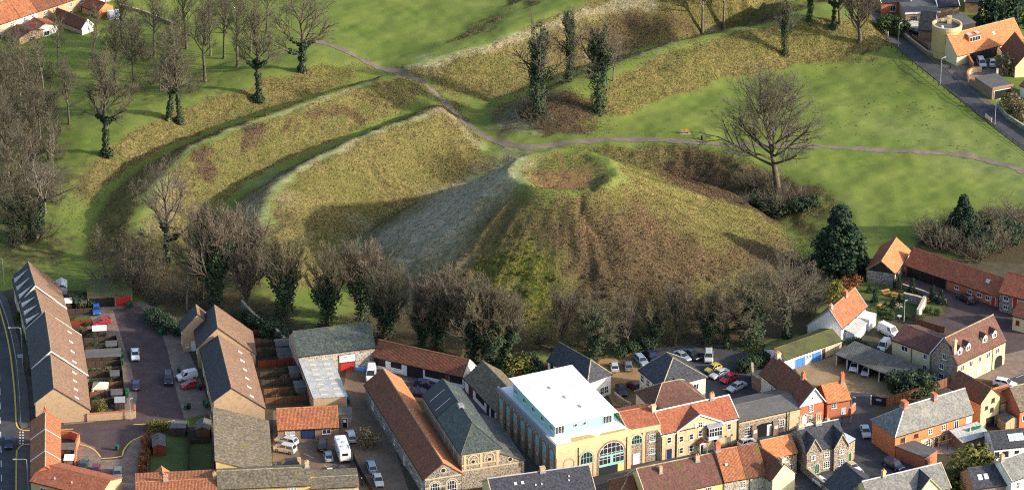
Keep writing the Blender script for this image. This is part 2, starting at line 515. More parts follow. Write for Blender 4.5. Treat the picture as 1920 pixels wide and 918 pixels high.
col = over(col, 'litter', t.mix(t.ramp(n_fine, .35, .65), (.034, .033, .018), (.100, .074, .045)), n_mid, .25, .8)
col = over(col, 'bracken', t.mix(t.ramp(n_fine, .35, .65), (.058, .043, .026), (.145, .096, .056)), n_tus, .3, .8)
col = over(col, 'gorse', t.mix(t.ramp(n_tus, .45, .68), (.060, .078, .016), (.21, .195, .030)), n_mid, .25, .7)
col = over(col, 'earth', t.mix(t.ramp(n_fine, .35, .65), (.14, .075, .038), (.25, .155, .075)), n_fine, .3, .75)
mpf = t.node('ShaderNodeMapping'); t.set(mpf.inputs['Vector'], co); mpf.inputs['Scale'].default_value = (.42, 1.25, 1.0); mpf.inputs['Rotation'].default_value = (0, 0, .25)
n_str = t.noise(mpf.outputs[0], 1.1, 5, .7, .9)
ff = t.math('MULTIPLY', t.attr('frost'), t.math('ADD', t.math('MULTIPLY', t.ramp(n_str, .36, .66), .75), .18))
ff = t.math('MULTIPLY', ff, t.math('ADD', t.math('MULTIPLY', t.ramp(n_fine, .3, .65), .5), .5))
col = t.mix(t.math('MULTIPLY', ff, .8), col, (.60, .53, .44))
hh = t.math('ADD', t.math('MULTIPLY', n_tus, .7), t.math('MULTIPLY', n_fine, .45))
rgha = t.math('ADD', t.math('MULTIPLY', t.math('MAXIMUM', t.attr('rough'), t.attr('bracken')), .85), .10)
bn = t.node('ShaderNodeBump')
bn.inputs['Distance'].default_value = .55
t.set(bn.inputs['Strength'], rgha)
t.set(bn.inputs['Height'], hh)
t.l.new(bn.outputs[0], t.b.inputs['Normal'])
t.b.inputs['Specular IOR Level'].default_value = .05
t.out(col, .95)
me.materials.append(t.m)
# ------------------------------------------------------------------ building materials
def mat_plain(name, col, rough=.6, metal=0.0, spec=.3, var=.0, vscale=3, coat=0):
    t = NT(name)
    t.b.inputs['Specular IOR Level'].default_value = spec
    t.b.inputs['Metallic'].default_value = metal
    t.b.inputs['Coat Weight'].default_value = coat
    c = col
    if var:
        n = t.noise(t.coord(), vscale, 4, .6)
        c = t.mix(t.ramp(n, .3, .7), tuple(x * (1 - var) for x in col), tuple(min(1, x * (1 + var * .6)) for x in col))
    return t.out(c, rough)

def mat_tiles(name, c1, c2, c3, moss=(.09, .10, .025), mossamt=.0, row=.3, wid=.26, pan=.0, dirt=.35, dirtc=(.03, .025, .022), rough=.8):
    t = NT(name)
    uv = t.coord('UV')
    br = t.node('ShaderNodeTexBrick', Vector=uv, Scale=1.0)
    br.inputs['Brick Width'].default_value = wid
    br.inputs['Row Height'].default_value = row
    br.inputs['Mortar Size'].default_value = .018
    br.inputs['Mortar Smooth'].default_value = .6
    t.set(br.inputs['Color1'], (0, 0, 0)); t.set(br.inputs['Color2'], (1, 1, 1)); t.set(br.inputs['Mortar'], (.1, .1, .1))
    rnd = t.node('ShaderNodeTexWhiteNoise', noise_dimensions='2D')
    sx = t.node('ShaderNodeSeparateXYZ'); t.set(sx.inputs[0], uv)
    cx = t.math('FLOOR', t.math('DIVIDE', sx.outputs[0], wid)); cy = t.math('FLOOR', t.math('DIVIDE', sx.outputs[1], row))
    cb = t.node('ShaderNodeCombineXYZ'); t.set(cb.inputs[0], cx); t.set(cb.inputs[1], cy)
    t.set(rnd.inputs['Vector'], cb.outputs[0])
    oc = t.coord('Object')
    big = t.noise(oc, .45, 4, .6)
    med = t.noise(oc, 1.7, 4, .65)
    col = t.mix(t.ramp(rnd.outputs[0], .1, .9), c1, c2)
    col = t.mix(t.math('MULTIPLY', t.ramp(med, .42, .68), .7), col, c3)
    st = t.node('ShaderNodeMapping'); t.set(st.inputs['Vector'], uv); st.inputs['Scale'].default_value = (2.2, .35, 1)
    streak = t.noise(st.outputs[0], 1.0, 4, .6)
    col = t.mix(t.math('MULTIPLY', t.ramp(streak, .45, .75), dirt), col, dirtc)
    col = t.mix(t.math('MULTIPLY', t.ramp(br.outputs['Fac'], .2, .9), .45), col, dirtc)
    sp_ = t.noise(oc, 3.4, 4, .75)
    col = t.mix(t.math('MULTIPLY', t.ramp(sp_, .56, .70), .42), col, tuple(min(.8, x * 1.5 + .02) for x in c2))
    col = t.mix(t.math('MULTIPLY', t.ramp(sp_, .44, .32), .40), col, tuple(x * .55 for x in c1))
    if mossamt:
        col = t.mix(t.ramp(t.math('ADD', big, t.math('MULTIPLY', t.noise(oc, 5, 3, .7), .35)), .86 - mossamt * .45, 1.0 - mossamt * .3), col, moss)
    h = t.math('ADD', t.math('MULTIPLY', t.math('FRACT', t.math('DIVIDE', sx.outputs[1], row)), -.5), t.math('MULTIPLY', rnd.outputs[0], .35))
    if pan:
        h = t.math('ADD', h, t.math('MULTIPLY', t.math('SINE', t.math('MULTIPLY', sx.outputs[0], 2 * math.pi / pan)), .55))
    t.bump(h, .55, .06)
    return t.out(col, rough)

def mat_brick(name, c1, c2, mortar, stain=(.06, .05, .04), amt=.4, w=.23, r=.078):
    t = NT(name)
    uv = t.coord('UV')
    br = t.node('ShaderNodeTexBrick', Vector=uv, Scale=1.0)
    br.inputs['Brick Width'].default_value = w
    br.inputs['Row Height'].default_value = r
    br.inputs['Mortar Size'].default_value = .008
    t.set(br.inputs['Color1'], c1); t.set(br.inputs['Color2'], c2); t.set(br.inputs['Mortar'], mortar)
    oc = t.coord('Object')
    n = t.noise(oc, 1.1, 5, .65)
    n2 = t.noise(oc, 4.0, 3, .6)
    col = t.mix(t.math('MULTIPLY', t.ramp(n, .45, .72), amt), br.outputs['Color'], stain)
    col = t.mix(t.math('MULTIPLY', t.ramp(n2, .5, .7), .25), col, mortar)
    t.bump(br.outputs['Fac'], -.3, .02)
    return t.out(col, .9)

def mat_flint(name, base, lights, darks, size=.16):
    t = NT(name)
    uv = t.coord('UV')
    vo = t.node('ShaderNodeTexVoronoi', Vector=uv, Scale=1 / size)
    sp = t.node('ShaderNodeSeparateColor'); t.set(sp.inputs[0], vo.outputs['Color'])
    col = t.mix(t.ramp(sp.outputs[0], .2, .8), darks, lights)
    col = t.mix(t.ramp(vo.outputs['Distance'], .45, .75), col, base)
    n = t.noise(t.coord(), .9, 4, .6)
    col = t.mix(t.math('MULTIPLY', t.ramp(n, .45, .7), .4), col, base)
    t.bump(vo.outputs['Distance'], -.4, .05)
    return t.out(col, .85)

def mat_render(name, col, stain=(.25, .22, .18), amt=.35):
    t = NT(name)
    uv = t.coord('UV')
    mp = t.node('ShaderNodeMapping'); t.set(mp.inputs['Vector'], uv); mp.inputs['Scale'].default_value = (1.3, .4, 1)
    n = t.noise(mp.outputs[0], 1.4, 5, .65)
    n2 = t.noise(t.coord(), 3.5, 4, .6)
    c = t.mix(t.math('MULTIPLY', t.ramp(n, .48, .78), amt), col, stain)
    c = t.mix(t.math('MULTIPLY', t.ramp(n2, .5, .75), amt * .4), c, tuple(x * .7 for x in col))
    return t.out(c, .8)

def mat_boards(name, c1, c2, w=.16, horiz=False):
    t = NT(name)
    uv = t.coord('UV')
    sx = t.node('ShaderNodeSeparateXYZ'); t.set(sx.inputs[0], uv)
    a = sx.outputs[1 if horiz else 0]
    k = t.math('FLOOR', t.math('DIVIDE', a, w))
    wn_ = t.node('ShaderNodeTexWhiteNoise', noise_dimensions='1D'); t.set(wn_.inputs['W'], k)
    fr = t.math('FRACT', t.math('DIVIDE', a, w))
    n = t.noise(t.coord(), 3, 4, .6)
    c = t.mix(wn_.outputs[0], c1, c2)
    c = t.mix(t.math('MULTIPLY', t.ramp(n, .45, .7), .4), c, tuple(x * .55 for x in c1))
    t.bump(t.ramp(fr, 0, .12), .5, .02)
    return t.out(c, .85)

def mat_ground(name, c1, c2, c3, s1=.35, s2=4, rough=.92):
    t = NT(name)
    co = t.coord('Object')
    c = t.mix(t.ramp(t.noise(co, s1, 5, .62), .35, .68), c1, c2)
    c = t.mix(t.math('MULTIPLY', t.ramp(t.noise(co, s2, 4, .7), .48, .72), .6), c, c3)
    c = t.mix(t.math('MULTIPLY', t.ramp(t.noise(co, 1.2, 4, .6, 1.2), .58, .7), .3), c, tuple(x * .6 for x in c1))
    t.bump(t.noise(co, 9, 3, .7), .25, .03)
    return t.out(c, rough)

mat_tiles('orange_pantile', (.30, .098, .045), (.42, .165, .075), (.22, .085, .05), mossamt=.2, pan=.26, dirt=.3)
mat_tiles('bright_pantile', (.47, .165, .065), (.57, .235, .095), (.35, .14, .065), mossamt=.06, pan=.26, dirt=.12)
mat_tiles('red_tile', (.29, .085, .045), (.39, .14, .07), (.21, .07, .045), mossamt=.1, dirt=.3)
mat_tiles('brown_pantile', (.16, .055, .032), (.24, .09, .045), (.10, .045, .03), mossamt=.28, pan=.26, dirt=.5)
mat_tiles('maroon_tile', (.105, .045, .04), (.17, .075, .055), (.075, .045, .045), mossamt=.25, dirt=.35)
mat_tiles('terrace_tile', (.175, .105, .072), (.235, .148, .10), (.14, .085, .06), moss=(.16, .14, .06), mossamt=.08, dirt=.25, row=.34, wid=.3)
mat_tiles('mossy_tile', (.115, .095, .068), (.215, .18, .13), (.085, .075, .05), moss=(.15, .135, .055), mossamt=.3, dirt=.4, row=.34, wid=.34)
mat_tiles('dark_slate', (.024, .027, .036), (.062, .066, .082), (.042, .046, .052), mossamt=.06, dirt=.2, row=.25, wid=.3, dirtc=(.012, .012, .016), rough=.55)
mat_tiles('green_slate', (.035, .048, .046), (.085, .105, .10), (.05, .06, .055), moss=(.11, .13, .06), mossamt=.28, dirt=.3, row=.25, wid=.3, dirtc=(.015, .016, .018), rough=.6)
mat_tiles('grey_slate', (.115, .12, .12), (.215, .22, .215), (.15, .15, .14), moss=(.24, .23, .19), mossamt=.35, dirt=.35, row=.25, wid=.3, dirtc=(.06, .06, .06), rough=.6)
mat_tiles('black_or_shaded_tile', (.018, .018, .026), (.045, .045, .058), (.028, .028, .034), moss=(.075, .08, .05), mossamt=.06, dirt=.2, row=.34, wid=.3, dirtc=(.01, .01, .014), rough=.6)  # on the terraces' front slopes the black is painted-in shade
mat_tiles('corrugated_sheet', (.085, .088, .085), (.125, .13, .125), (.06, .065, .06), moss=(.09, .09, .045), mossamt=.28, dirt=.4, row=1.5, wid=1.0, pan=.3)
mat_tiles('felt_roof', (.10, .10, .10), (.12, .12, .12), (.085, .085, .08), mossamt=.12, dirt=.2, row=1.0, wid=4)
mat_tiles('moss_roof', (.06, .055, .035), (.10, .085, .05), (.05, .06, .02), moss=(.085, .098, .028), mossamt=.8, dirt=.2, row=.3, wid=.3)
mat_tiles('white_roofing', (.70, .71, .72), (.74, .75, .76), (.66, .67, .68), mossamt=0, dirt=.22, row=2.2, wid=5, dirtc=(.52, .52, .50))
mat_tiles('clear_sheet', (.50, .52, .52), (.42, .44, .44), (.32, .30, .22), mossamt=0, dirt=.3, row=.7, wid=1.2, pan=.25)
mat_brick('tan_brick', (.42, .27, .155), (.50, .34, .20), (.46, .36, .25), amt=.25)
mat_brick('yellow_brick', (.52, .39, .21), (.62, .49, .29), (.55, .46, .32), stain=(.22, .17, .11), amt=.45)
mat_brick('bright_yellow_brick', (.62, .43, .16), (.70, .50, .21), (.62, .48, .26), amt=.15)
mat_brick('red_brick', (.42, .10, .045), (.52, .155, .07), (.42, .22, .14), amt=.2)
mat_brick('orange_brick', (.56, .15, .05), (.64, .21, .075), (.50, .24, .12), amt=.15)
mat_brick('brown_brick', (.22, .13, .085), (.30, .19, .125), (.28, .22, .17), amt=.4)
mat_flint('flint', (.32, .25, .17), (.42, .38, .32), (.085, .07, .06))
mat_flint('pale_flint', (.42, .37, .29), (.50, .46, .40), (.14, .12, .10), size=.2)
mat_flint('grey_flint', (.24, .215, .18), (.36, .34, .31), (.07, .065, .06), size=.24)
mat_render('white_render', (.76, .75, .73), amt=.3)
mat_render('cream_render', (.66, .57, .36), amt=.3)
mat_render('pale_render', (.62, .56, .46), amt=.4)
mat_render('lemon_render', (.68, .56, .25), amt=.35)
mat_render('ochre_render', (.50, .37, .16), stain=(.30, .22, .10), amt=.55)
mat_render('turquoise_panel', (.27, .54, .48), stain=(.3, .5, .46), amt=.2)
mat_boards('black_boards', (.018, .018, .022), (.03, .03, .034), .2)
mat_boards('dark_boards', (.055, .038, .03), (.085, .06, .045), .15)
mat_boards('fence_boards', (.13, .062, .034), (.20, .10, .055), .15)
mat_boards('red_boards', (.16, .035, .022), (.23, .055, .03), .15)
mat_boards('grey_boards', (.17, .15, .13), (.25, .23, .20), .15)
mat_boards('pale_boards', (.42, .36, .26), (.52, .46, .35), .2)
mat_plain('white_paint', (.78, .78, .77), .45, var=.08)
mat_plain('cream_paint', (.62, .55, .42), .5, var=.1)
mat_plain('black_paint', (.015, .015, .017), .4)  # also fills openings, where the black is painted-in shade
mat_plain('blue_paint', (.07, .21, .52), .45, var=.15)
mat_plain('navy_paint', (.02, .035, .10), .4)
mat_plain('red_paint', (.42, .035, .035), .45, var=.1)
mat_plain('green_paint', (.015, .10, .045), .4)
mat_plain('turquoise_paint', (.30, .64, .56), .45)
mat_plain('brown_paint', (.10, .045, .025), .5)
mat_plain('grey_metal', (.36, .38, .39), .45, .3)
mat_plain('lead', (.30, .31, .35), .5, .2, var=.15)
mat_plain('dark_metal', (.04, .042, .045), .5, .3)
mat_plain('glass', (.028, .034, .042), .06, 0, .6)
mat_plain('bright_glass', (.42, .47, .53), .15, 0, .6, var=.15)
mat_plain('terracotta', (.50, .21, .10), .7, var=.15)
mat_plain('stone', (.44, .37, .26), .85, var=.25)
mat_plain('concrete_trim', (.52, .53, .54), .8)
mat_plain('mortar_ridge', (.27, .25, .15), .9, var=.35, vscale=1.5)
mat_plain('orange_ridge', (.40, .17, .08), .9, var=.35, vscale=1.5)
mat_plain('dark_ridge', (.07, .065, .06), .9, var=.35, vscale=1.5)

# ------------------------------------------------------------------ mesh builder
class MB:
    def __init__(s):
        s.v = []; s.f = []; s.uv = []
    def poly(s, pts, uv=None):
        i = len(s.v)
        s.v += [tuple(map(float, p)) for p in pts]
        s.f.append(tuple(range(i, i + len(pts))))
        if uv is None:
            p = [Vector(q) for q in pts]
            n = (p[1] - p[0]).cross(p[2] - p[0])
            if n.length < 1e-9 and len(p) > 3:
                n = (p[2] - p[1]).cross(p[3] - p[1])
            n = n.normalized() if n.length > 0 else Vector((0, 0, 1))
            if abs(n.z) > .999:
                uv = [(q.x, q.y) for q in p]
            else:
                a = Vector((0, 0, 1)).cross(n).normalized()
                b = n.cross(a)
                uv = [(q.dot(a), q.dot(b)) for q in p]
        s.uv.append(uv)
    def box(s, x0, x1, y0, y1, z0, z1):
        a = [(x0, y0, z0), (x1, y0, z0), (x1, y1, z0), (x0, y1, z0), (x0, y0, z1), (x1, y0, z1), (x1, y1, z1), (x0, y1, z1)]
        for q in ((0, 3, 2, 1), (4, 5, 6, 7), (0, 1, 5, 4), (1, 2, 6, 5), (2, 3, 7, 6), (3, 0, 4, 7)):
            s.poly([a[k] for k in q])
    def slab(s, pts, th):
        """polygon seen from above (counter-clockwise) given thickness downwards"""
        s.poly(pts)
        lo = [(p[0], p[1], p[2] - th) for p in pts]
        s.poly(lo[::-1])
        n = len(pts)
        for i in range(n):
            j = (i + 1) % n
            s.poly([lo[i], lo[j], pts[j], pts[i]])
    def prism(s, pts, z0, z1):
        s.slab([(p[0], p[1], z1) for p in pts], z1 - z0)
    def tube(s, p, q, r0, r1=None, n=8, cap=True):
        r1 = r0 if r1 is None else r1
        p = Vector(p); q = Vector(q)
        d = (q - p).normalized()
        a = d.orthogonal().normalized(); b = d.cross(a)
        c0 = [p + (a * math.cos(2 * math.pi * k / n) + b * math.sin(2 * math.pi * k / n)) * r0 for k in range(n)]
        c1 = [q + (a * math.cos(2 * math.pi * k / n) + b * math.sin(2 * math.pi * k / n)) * r1 for k in range(n)]
        for k in range(n):
            j = (k + 1) % n
            s.poly([c0[k], c0[j], c1[j], c1[k]])
        if cap:
            s.poly(c0[::-1]); s.poly(c1)
    def build(s, name, mat, parent=None, smooth=False):
        return mesh_obj(name, s.v, s.f, mat, parent, s.uv, smooth)

# windows and doors share their meshes
_wc = {}
def _arch(w, h, n=10):
    r = w / 2
    return [(-r, 0), (r, 0), (r, h - r)] + [(r * math.cos(math.pi * k / n), h - r + r * math.sin(math.pi * k / n)) for k in range(1, n)] + [(-r, h - r)]

def window_meshes(w, h, nx, nz, arch, fm, gm, sill):
    key = (w, h, nx, nz, arch, fm, gm, sill)
    if key in _wc:
        return _wc[key]
    g = MB(); f = MB()
    if arch:
        out = _arch(w, h); inn = [(x * (w - .16) / w, .08 + z * (h - .16) / h) for x, z in out]
        g.poly([(x, -.03, z) for x, z in out])
        for k in range(len(out)):
            j = (k + 1) % len(out)
            f.poly([(out[k][0], -.07, out[k][1]), (out[j][0], -.07, out[j][1]), (inn[j][0], -.07, inn[j][1]), (inn[k][0], -.07, inn[k][1])])
            f.poly([(out[j][0], -.07, out[j][1]), (out[k][0], -.07, out[k][1]), (out[k][0], 0, out[k][1]), (out[j][0], 0, out[j][1])])
        for k in range(1, nx):
            x = -w / 2 + w * k / nx
            f.box(x - .03, x + .03, -.065, -.02, .04, h - w / 2 + math.sqrt(max(0, (w / 2) ** 2 - x * x)) - .06)
    else:
        g.poly([(-w / 2 + .02, -.03, .02), (w / 2 - .02, -.03, .02), (w / 2 - .02, -.03, h - .02), (-w / 2 + .02, -.03, h - .02)])
        t_ = .075
        f.box(-w / 2, w / 2, -.07, .01, h - t_, h); f.box(-w / 2, w / 2, -.07, .01, 0, t_)
        f.box(-w / 2, -w / 2 + t_, -.068, .01, t_, h - t_); f.box(w / 2 - t_, w / 2, -.068, .01, t_, h - t_)
        for k in range(1, nx):
            x = -w / 2 + w * k / nx
            f.box(x - .035, x + .035, -.064, -.01, t_, h - t_)
    for k in range(1, nz):
        z = (h - (w / 2 if arch else 0)) * k / nz if not arch else h * k / nz
        f.box(-w / 2 + .06, w / 2 - .06, -.060, -.01, z - .03, z + .03)
    if sill:
        f.box(-w / 2 - .08, w / 2 + .08, -.13, .0, -.09, -.001)
    fo = f.build('window', fm); go = g.build('pane', gm)
    r = (fo.data, go.data)
    bpy.data.objects.remove(fo); bpy.data.objects.remove(go)
    _wc[key] = r
    return r

class Bld:
    pass

def place_on(B, o, side, s, z, off=0.0):
    L, W = B.L, B.W
    if side == 'f': o.location = (s, -off, z); o.rotation_euler = (0, 0, 0)
    elif side == 'r': o.location = (L + off, s, z); o.rotation_euler = (0, 0, math.pi / 2)
    elif side == 'b': o.location = (L - s, W + off, z); o.rotation_euler = (0, 0, math.pi)
    else: o.location = (-off, W - s, z); o.rotation_euler = (0, 0, -math.pi / 2)

def window(B, side, s, z, w=1.0, h=1.2, nx=2, nz=1, arch=False, fm='white_paint', gm='glass', sill=True, off=0.0, name='window', parent=None):
    """s metres along the wall from its left end as one looks at it, z sill height"""
    a, b = window_meshes(round(w, 2), round(h, 2), nx, nz, arch, fm, gm, sill)
    o = bpy.data.objects.new(name, a); COL.objects.link(o); o.parent = parent or B.root
    p = bpy.data.objects.new('pane', b); COL.objects.link(p); p.parent = o
    place_on(B, o, side, s, z, off)
    return o

def door(B, side, s, w=.95, h=2.05, mat='brown_paint', frame='white_paint', off=0.0, z=0.02, name='door', planks=0):
    m = MB(); m.box(-w / 2, w / 2, -.05, .0, 0, h)
    o = m.build(name, mat, B.root)
    f = MB(); t_ = .09
    f.box(-w / 2 - t_, -w / 2, -.08, 0, 0, h + t_); f.box(w / 2, w / 2 + t_, -.08, 0, 0, h + t_); f.box(-w / 2, w / 2, -.078, 0, h, h + t_)
    f.build('door_frame', frame, o)
    if planks:
        g = MB()
        for k in range(1, planks):
            x = -w / 2 + w * k / planks
            g.box(x - .015, x + .015, -.06, -.04, .05, h - .05)
        g.build('door_joint', 'black_paint', o)
    place_on(B, o, side, s, z, off)
    return o

def frame_from(a, b, ez):
    A = at(a[0], a[1], ez); Bp = at(b[0], b[1], ez)
    u = Bp - A; L = float(np.hypot(*u)); u = u / L
    return A, L, u, np.array([-u[1], u[0]])

def bld(name, label, cat, a, b, ez, wall, roof, c=None, ca=None, W=None, Rb=None, Ra=None, rz=None, f=.5, ez2=None, kind='gable', hipa=0, hipb=0,
        oh=.3, ov=.12, ridge='mortar_ridge', th=.14, group=None, gutter='black_paint', verge=None, base=0.0, fix=False):
    A, L, u, v = frame_from(a, b, ez)
    ez2 = ez if ez2 is None else ez2
    if c is not None: W = float((at(c[0], c[1], ez2) - (A + u * L)) @ v)
    if ca is not None: W = float((at(ca[0], ca[1], ez2) - A) @ v)
    Rp = Rb or Ra
    if Rp is not None and fix:          # width known: only the ridge height is read off
        P = A + u * ((L if Rb else 0.0) + (-1 if Rb else 1) * (hipb if Rb else hipa) * W) + v * W * f
        lo, hi = ez, ez + 9
        for _ in range(40):
            md = (lo + hi) / 2
            if proj(P[0], P[1], md)[1] > Rp[1]: lo = md
            else: hi = md
        rz = lo
    elif Rp is not None:
        s0 = L if Rb else 0.0
        sg = -1 if Rb else 1
        hip = hipb if Rb else hipa
        if W is None:       # symmetric: solve width and ridge height
            def fn(p): 
                w, z = p; P = A + u * (s0 + sg * hip * w) + v * w * f
                return np.array(proj(P[0], P[1], z)) - np.array(Rp)
            p = np.array([7.0, ez + 2.5])
        elif hip:           # solve inset and ridge height
            def fn(p):
                h_, z = p; P = A + u * (s0 + sg * h_ * W) + v * W * f
                return np.array(proj(P[0], P[1], z)) - np.array(Rp)
            p = np.array([.5, ez + 2.5])
        else:               # solve ridge position across and height
            def fn(p):
                w, z = p; P = A + u * s0 + v * w
                return np.array(proj(P[0], P[1], z)) - np.array(Rp)
            p = np.array([W * .5, ez + 2.5])
        for _ in range(12):
            e = fn(p); J = np.stack([(fn(p + d) - e) / 1e-3 for d in (np.array([1e-3, 0]), np.array([0, 1e-3]))], 1)
            p = p - np.linalg.solve(J, e)
        if W is None: W, rz_ = float(p[0]), float(p[1])
        elif hip:
            k = max(.1, float(p[0])); rz_ = float(p[1])
            if Rb: hipb = k
            else: hipa = k
        else: f, rz_ = float(p[0]) / W, float(p[1])
        rz = rz_ if rz is None else rz
    B = Bld()
    W = max(1.5, W)
    f = min(.88, max(.12, f))
    B.L, B.W, B.ez, B.ez2, B.rz, B.f, B.kind = L, W, ez, ez2, (rz if rz else ez + .3), f, kind
    B.root = empty(name, A[0], A[1], base, math.atan2(u[1], u[0]))
    tag(B.root, label, cat, group)
    INFO.append((label, round(L, 1), round(W, 1), ez, round(B.rz, 2), round(f, 2), round(hipa, 2), round(hipb, 2)))
    rz = B.rz
    ha, hb = hipa * W, hipb * W
    y = f * W
    # walls
    m = MB()
    if kind == 'mono':
        m.poly([(0, 0, 0), (L, 0, 0), (L, 0, ez), (0, 0, ez)]); m.poly([(L, W, 0), (0, W, 0), (0, W, ez2), (L, W, ez2)])
        m.poly([(L, 0, 0), (L, W, 0), (L, W, ez2), (L, 0, ez)]); m.poly([(0, W, 0), (0, 0, 0), (0, 0, ez), (0, W, ez2)])
    elif kind == 'flat':
        m.box(0, L, 0, W, 0, ez)
    else:
        m.poly([(0, 0, 0), (L, 0, 0), (L, 0, ez), (0, 0, ez)]); m.poly([(L, W, 0), (0, W, 0), (0, W, ez2), (L, W, ez2)])
        m.poly([(L, 0, 0), (L, W, 0), (L, W, ez2)] + ([] if hipb else [(L, y, rz)]) + [(L, 0, ez)])
        m.poly([(0, W, 0), (0, 0, 0), (0, 0, ez)] + ([] if hipa else [(0, y, rz)]) + [(0, W, ez2)])
    B.wall = m.build('wall', wall, B.root)
    # roof
    r = MB(); up = .06 + th
    if kind == 'mono':
        sl_ = (ez2 - ez) / W
        r.slab([(-ov, -oh, ez - oh * sl_ + up), (L + ov, -oh, ez - oh * sl_ + up), (L + ov, W + oh, ez2 + oh * sl_ + up), (-ov, W + oh, ez2 + oh * sl_ + up)], th)
        B.s1 = sl_
    elif kind == 'flat':
        r.slab([(-ov, -oh, ez + up), (L + ov, -oh, ez + up), (L + ov, W + oh, ez + up), (-ov, W + oh, ez + up)], th)
        B.s1 = 0
    else:
        s1 = (rz - ez) / y; s2 = (rz - ez2) / (W - y)
        B.s1 = s1
        zf = ez - oh * s1 + up; zb = ez2 - oh * s2 + up; zr = rz + up
        xa = -oh if hipa else -ov; xb = L + oh if hipb else L + ov
        ra = ha if hipa else -ov; rb = L - hb if hipb else L + ov
        if rb < ra + .05: ra = rb = (ra + rb) / 2; rb += .05
        r.slab([(xa, -oh, zf), (xb, -oh, zf), (rb, y, zr), (ra, y, zr)], th)
        r.slab([(xb, W + oh, zb), (xa, W + oh, zb), (ra, y, zr), (rb, y, zr)], th)
        if hipb: r.slab([(xb, -oh, zf), (xb, W + oh, zb), (rb, y, zr)], th)
        if hipa: r.slab([(xa, W + oh, zb), (xa, -oh, zf), (ra, y, zr)], th)
        rd = MB()
        def cap(p, q, wd=.13, hh=.09):
            p = Vector(p); q = Vector(q); d = (q - p); sd_ = Vector((0, 0, 1)).cross(d).normalized() * wd
            z_ = Vector((0, 0, hh)); lo_ = Vector((0, 0, -.07))
            rd.poly([p - sd_ + lo_, p + z_, q + z_, q - sd_ + lo_][::-1]); rd.poly([p + sd_ + lo_, p + z_, q + z_, q + sd_ + lo_])
            rd.poly([p - sd_ + lo_, p + sd_ + lo_, p + z_]); rd.poly([q + sd_ + lo_, q - sd_ + lo_, q + z_])
        cap((ra, y, zr), (rb, y, zr))
        if hipb: cap((xb, -oh, zf), (rb, y, zr)); cap((xb, W + oh, zb), (rb, y, zr))
        if hipa: cap((xa, -oh, zf), (ra, y, zr)); cap((xa, W + oh, zb), (ra, y, zr))
    B.roof = r.build('roof', roof, B.root)
    if kind == 'gable':
        rd.build('ridge_tiles', ridge, B.roof)
        if verge:
            for e, hp in ((0, hipa), (L, hipb)):
                if hp: continue
                if verge[1] != 'both' and verge[1] != ('a' if e == 0 else 'b'): continue
                vm = MB(); x0 = -ov - .06 if e == 0 else L + ov - .10
                for (p, q) in (((-oh, zf), (y, zr)), ((W + oh, zb), (y, zr))):
                    y0, z0 = p; y1, z1 = q
                    for xx in (x0,):
                        P = [(xx, y0, z0 + .06), (xx + .16, y0, z0 + .06), (xx + .16, y1, z1 + .06), (xx, y1, z1 + .06)]
                        if y1 < y0: P = P[::-1]
                        vm.slab(P, .3)
                vm.build('verge', verge[0], B.roof)
    if gutter and kind != 'flat':
        g = MB(); zz = ez - oh * B.s1 + .02
        g.box(-ov, L + ov, -oh - .10, -oh, zz, zz + .1)
        g.build('gutter', gutter, B.roof)
    return B
INFO = []

def chimney(B, s, t_, h=1.6, w=.75, d=.55, mat='red_brick', pots=2, z=None, potm='terracotta', pot_h=.45):
    """s along, t_ across (metres); rises h above the ridge of the roof"""
    y = B.f * B.W
    zr = B.ez + (B.rz - B.ez) * min(1, t_ / y) if t_ <= y else B.ez2 + (B.rz - B.ez2) * (B.W - t_) / (B.W - y)
    m = MB(); top = (B.rz if z is None else z) + h
    m.box(s - w / 2, s + w / 2, t_ - d / 2, t_ + d / 2, zr - .6, top)
    m.box(s - w / 2 - .07, s + w / 2 + .07, t_ - d / 2 - .07, t_ + d / 2 + .07, top - .28, top - .13)
    m.box(s - w / 2 - .05, s + w / 2 + .05, t_ - d / 2 - .05, t_ + d / 2 + .05, top + .001, top + .08)
    o = m.build('chimney', mat, B.root)
    fl = MB(); fl.box(s - w / 2 - .12, s + w / 2 + .12, t_ - d / 2 - .12, t_ + d / 2 + .12, zr - .1, zr + .28)
    fl.build('flashing', 'lead', o)
    for k in range(pots):
        p = MB(); x = s + (k - (pots - 1) / 2) * (w / max(1, pots))
        p.tube((x, t_, top + .05), (x, t_, top + pot_h), .14, .11, 8)
        p.build('chimney_pot', potm, o)
    return o

def on_roof(B, s, y, side='f'):
    y0 = B.f * B.W
    if side == 'f':
        return y, B.ez + (B.rz - B.ez) * y / y0 + .2
    return B.W - y, B.ez2 + (B.rz - B.ez2) * y / (B.W - y0) + .2

def skylight(B, s, y, w=.7, h=1.0, side='f', frame='white_paint', gm='bright_glass'):
    y0 = B.f * B.W
    run = y0 if side == 'f' else B.W - y0
    rise = B.rz - (B.ez if side == 'f' else B.ez2)
    yy, zz = on_roof(B, s, y, side)
    ang = math.atan2(rise, run)
    m = MB(); m.box(-w / 2, w / 2, -h / 2, h / 2, .0, .09)
    o = m.build('skylight', frame, B.root)
    g = MB(); g.poly([(-w / 2 + .08, -h / 2 + .08, .095), (w / 2 - .08, -h / 2 + .08, .095), (w / 2 - .08, h / 2 - .08, .095), (-w / 2 + .08, h / 2 - .08, .095)])
    g.build('pane', gm, o)
    o.location = (s, yy, zz)
    o.rotation_euler = (ang, 0, 0) if side == 'f' else (ang, 0, math.pi)
    return o

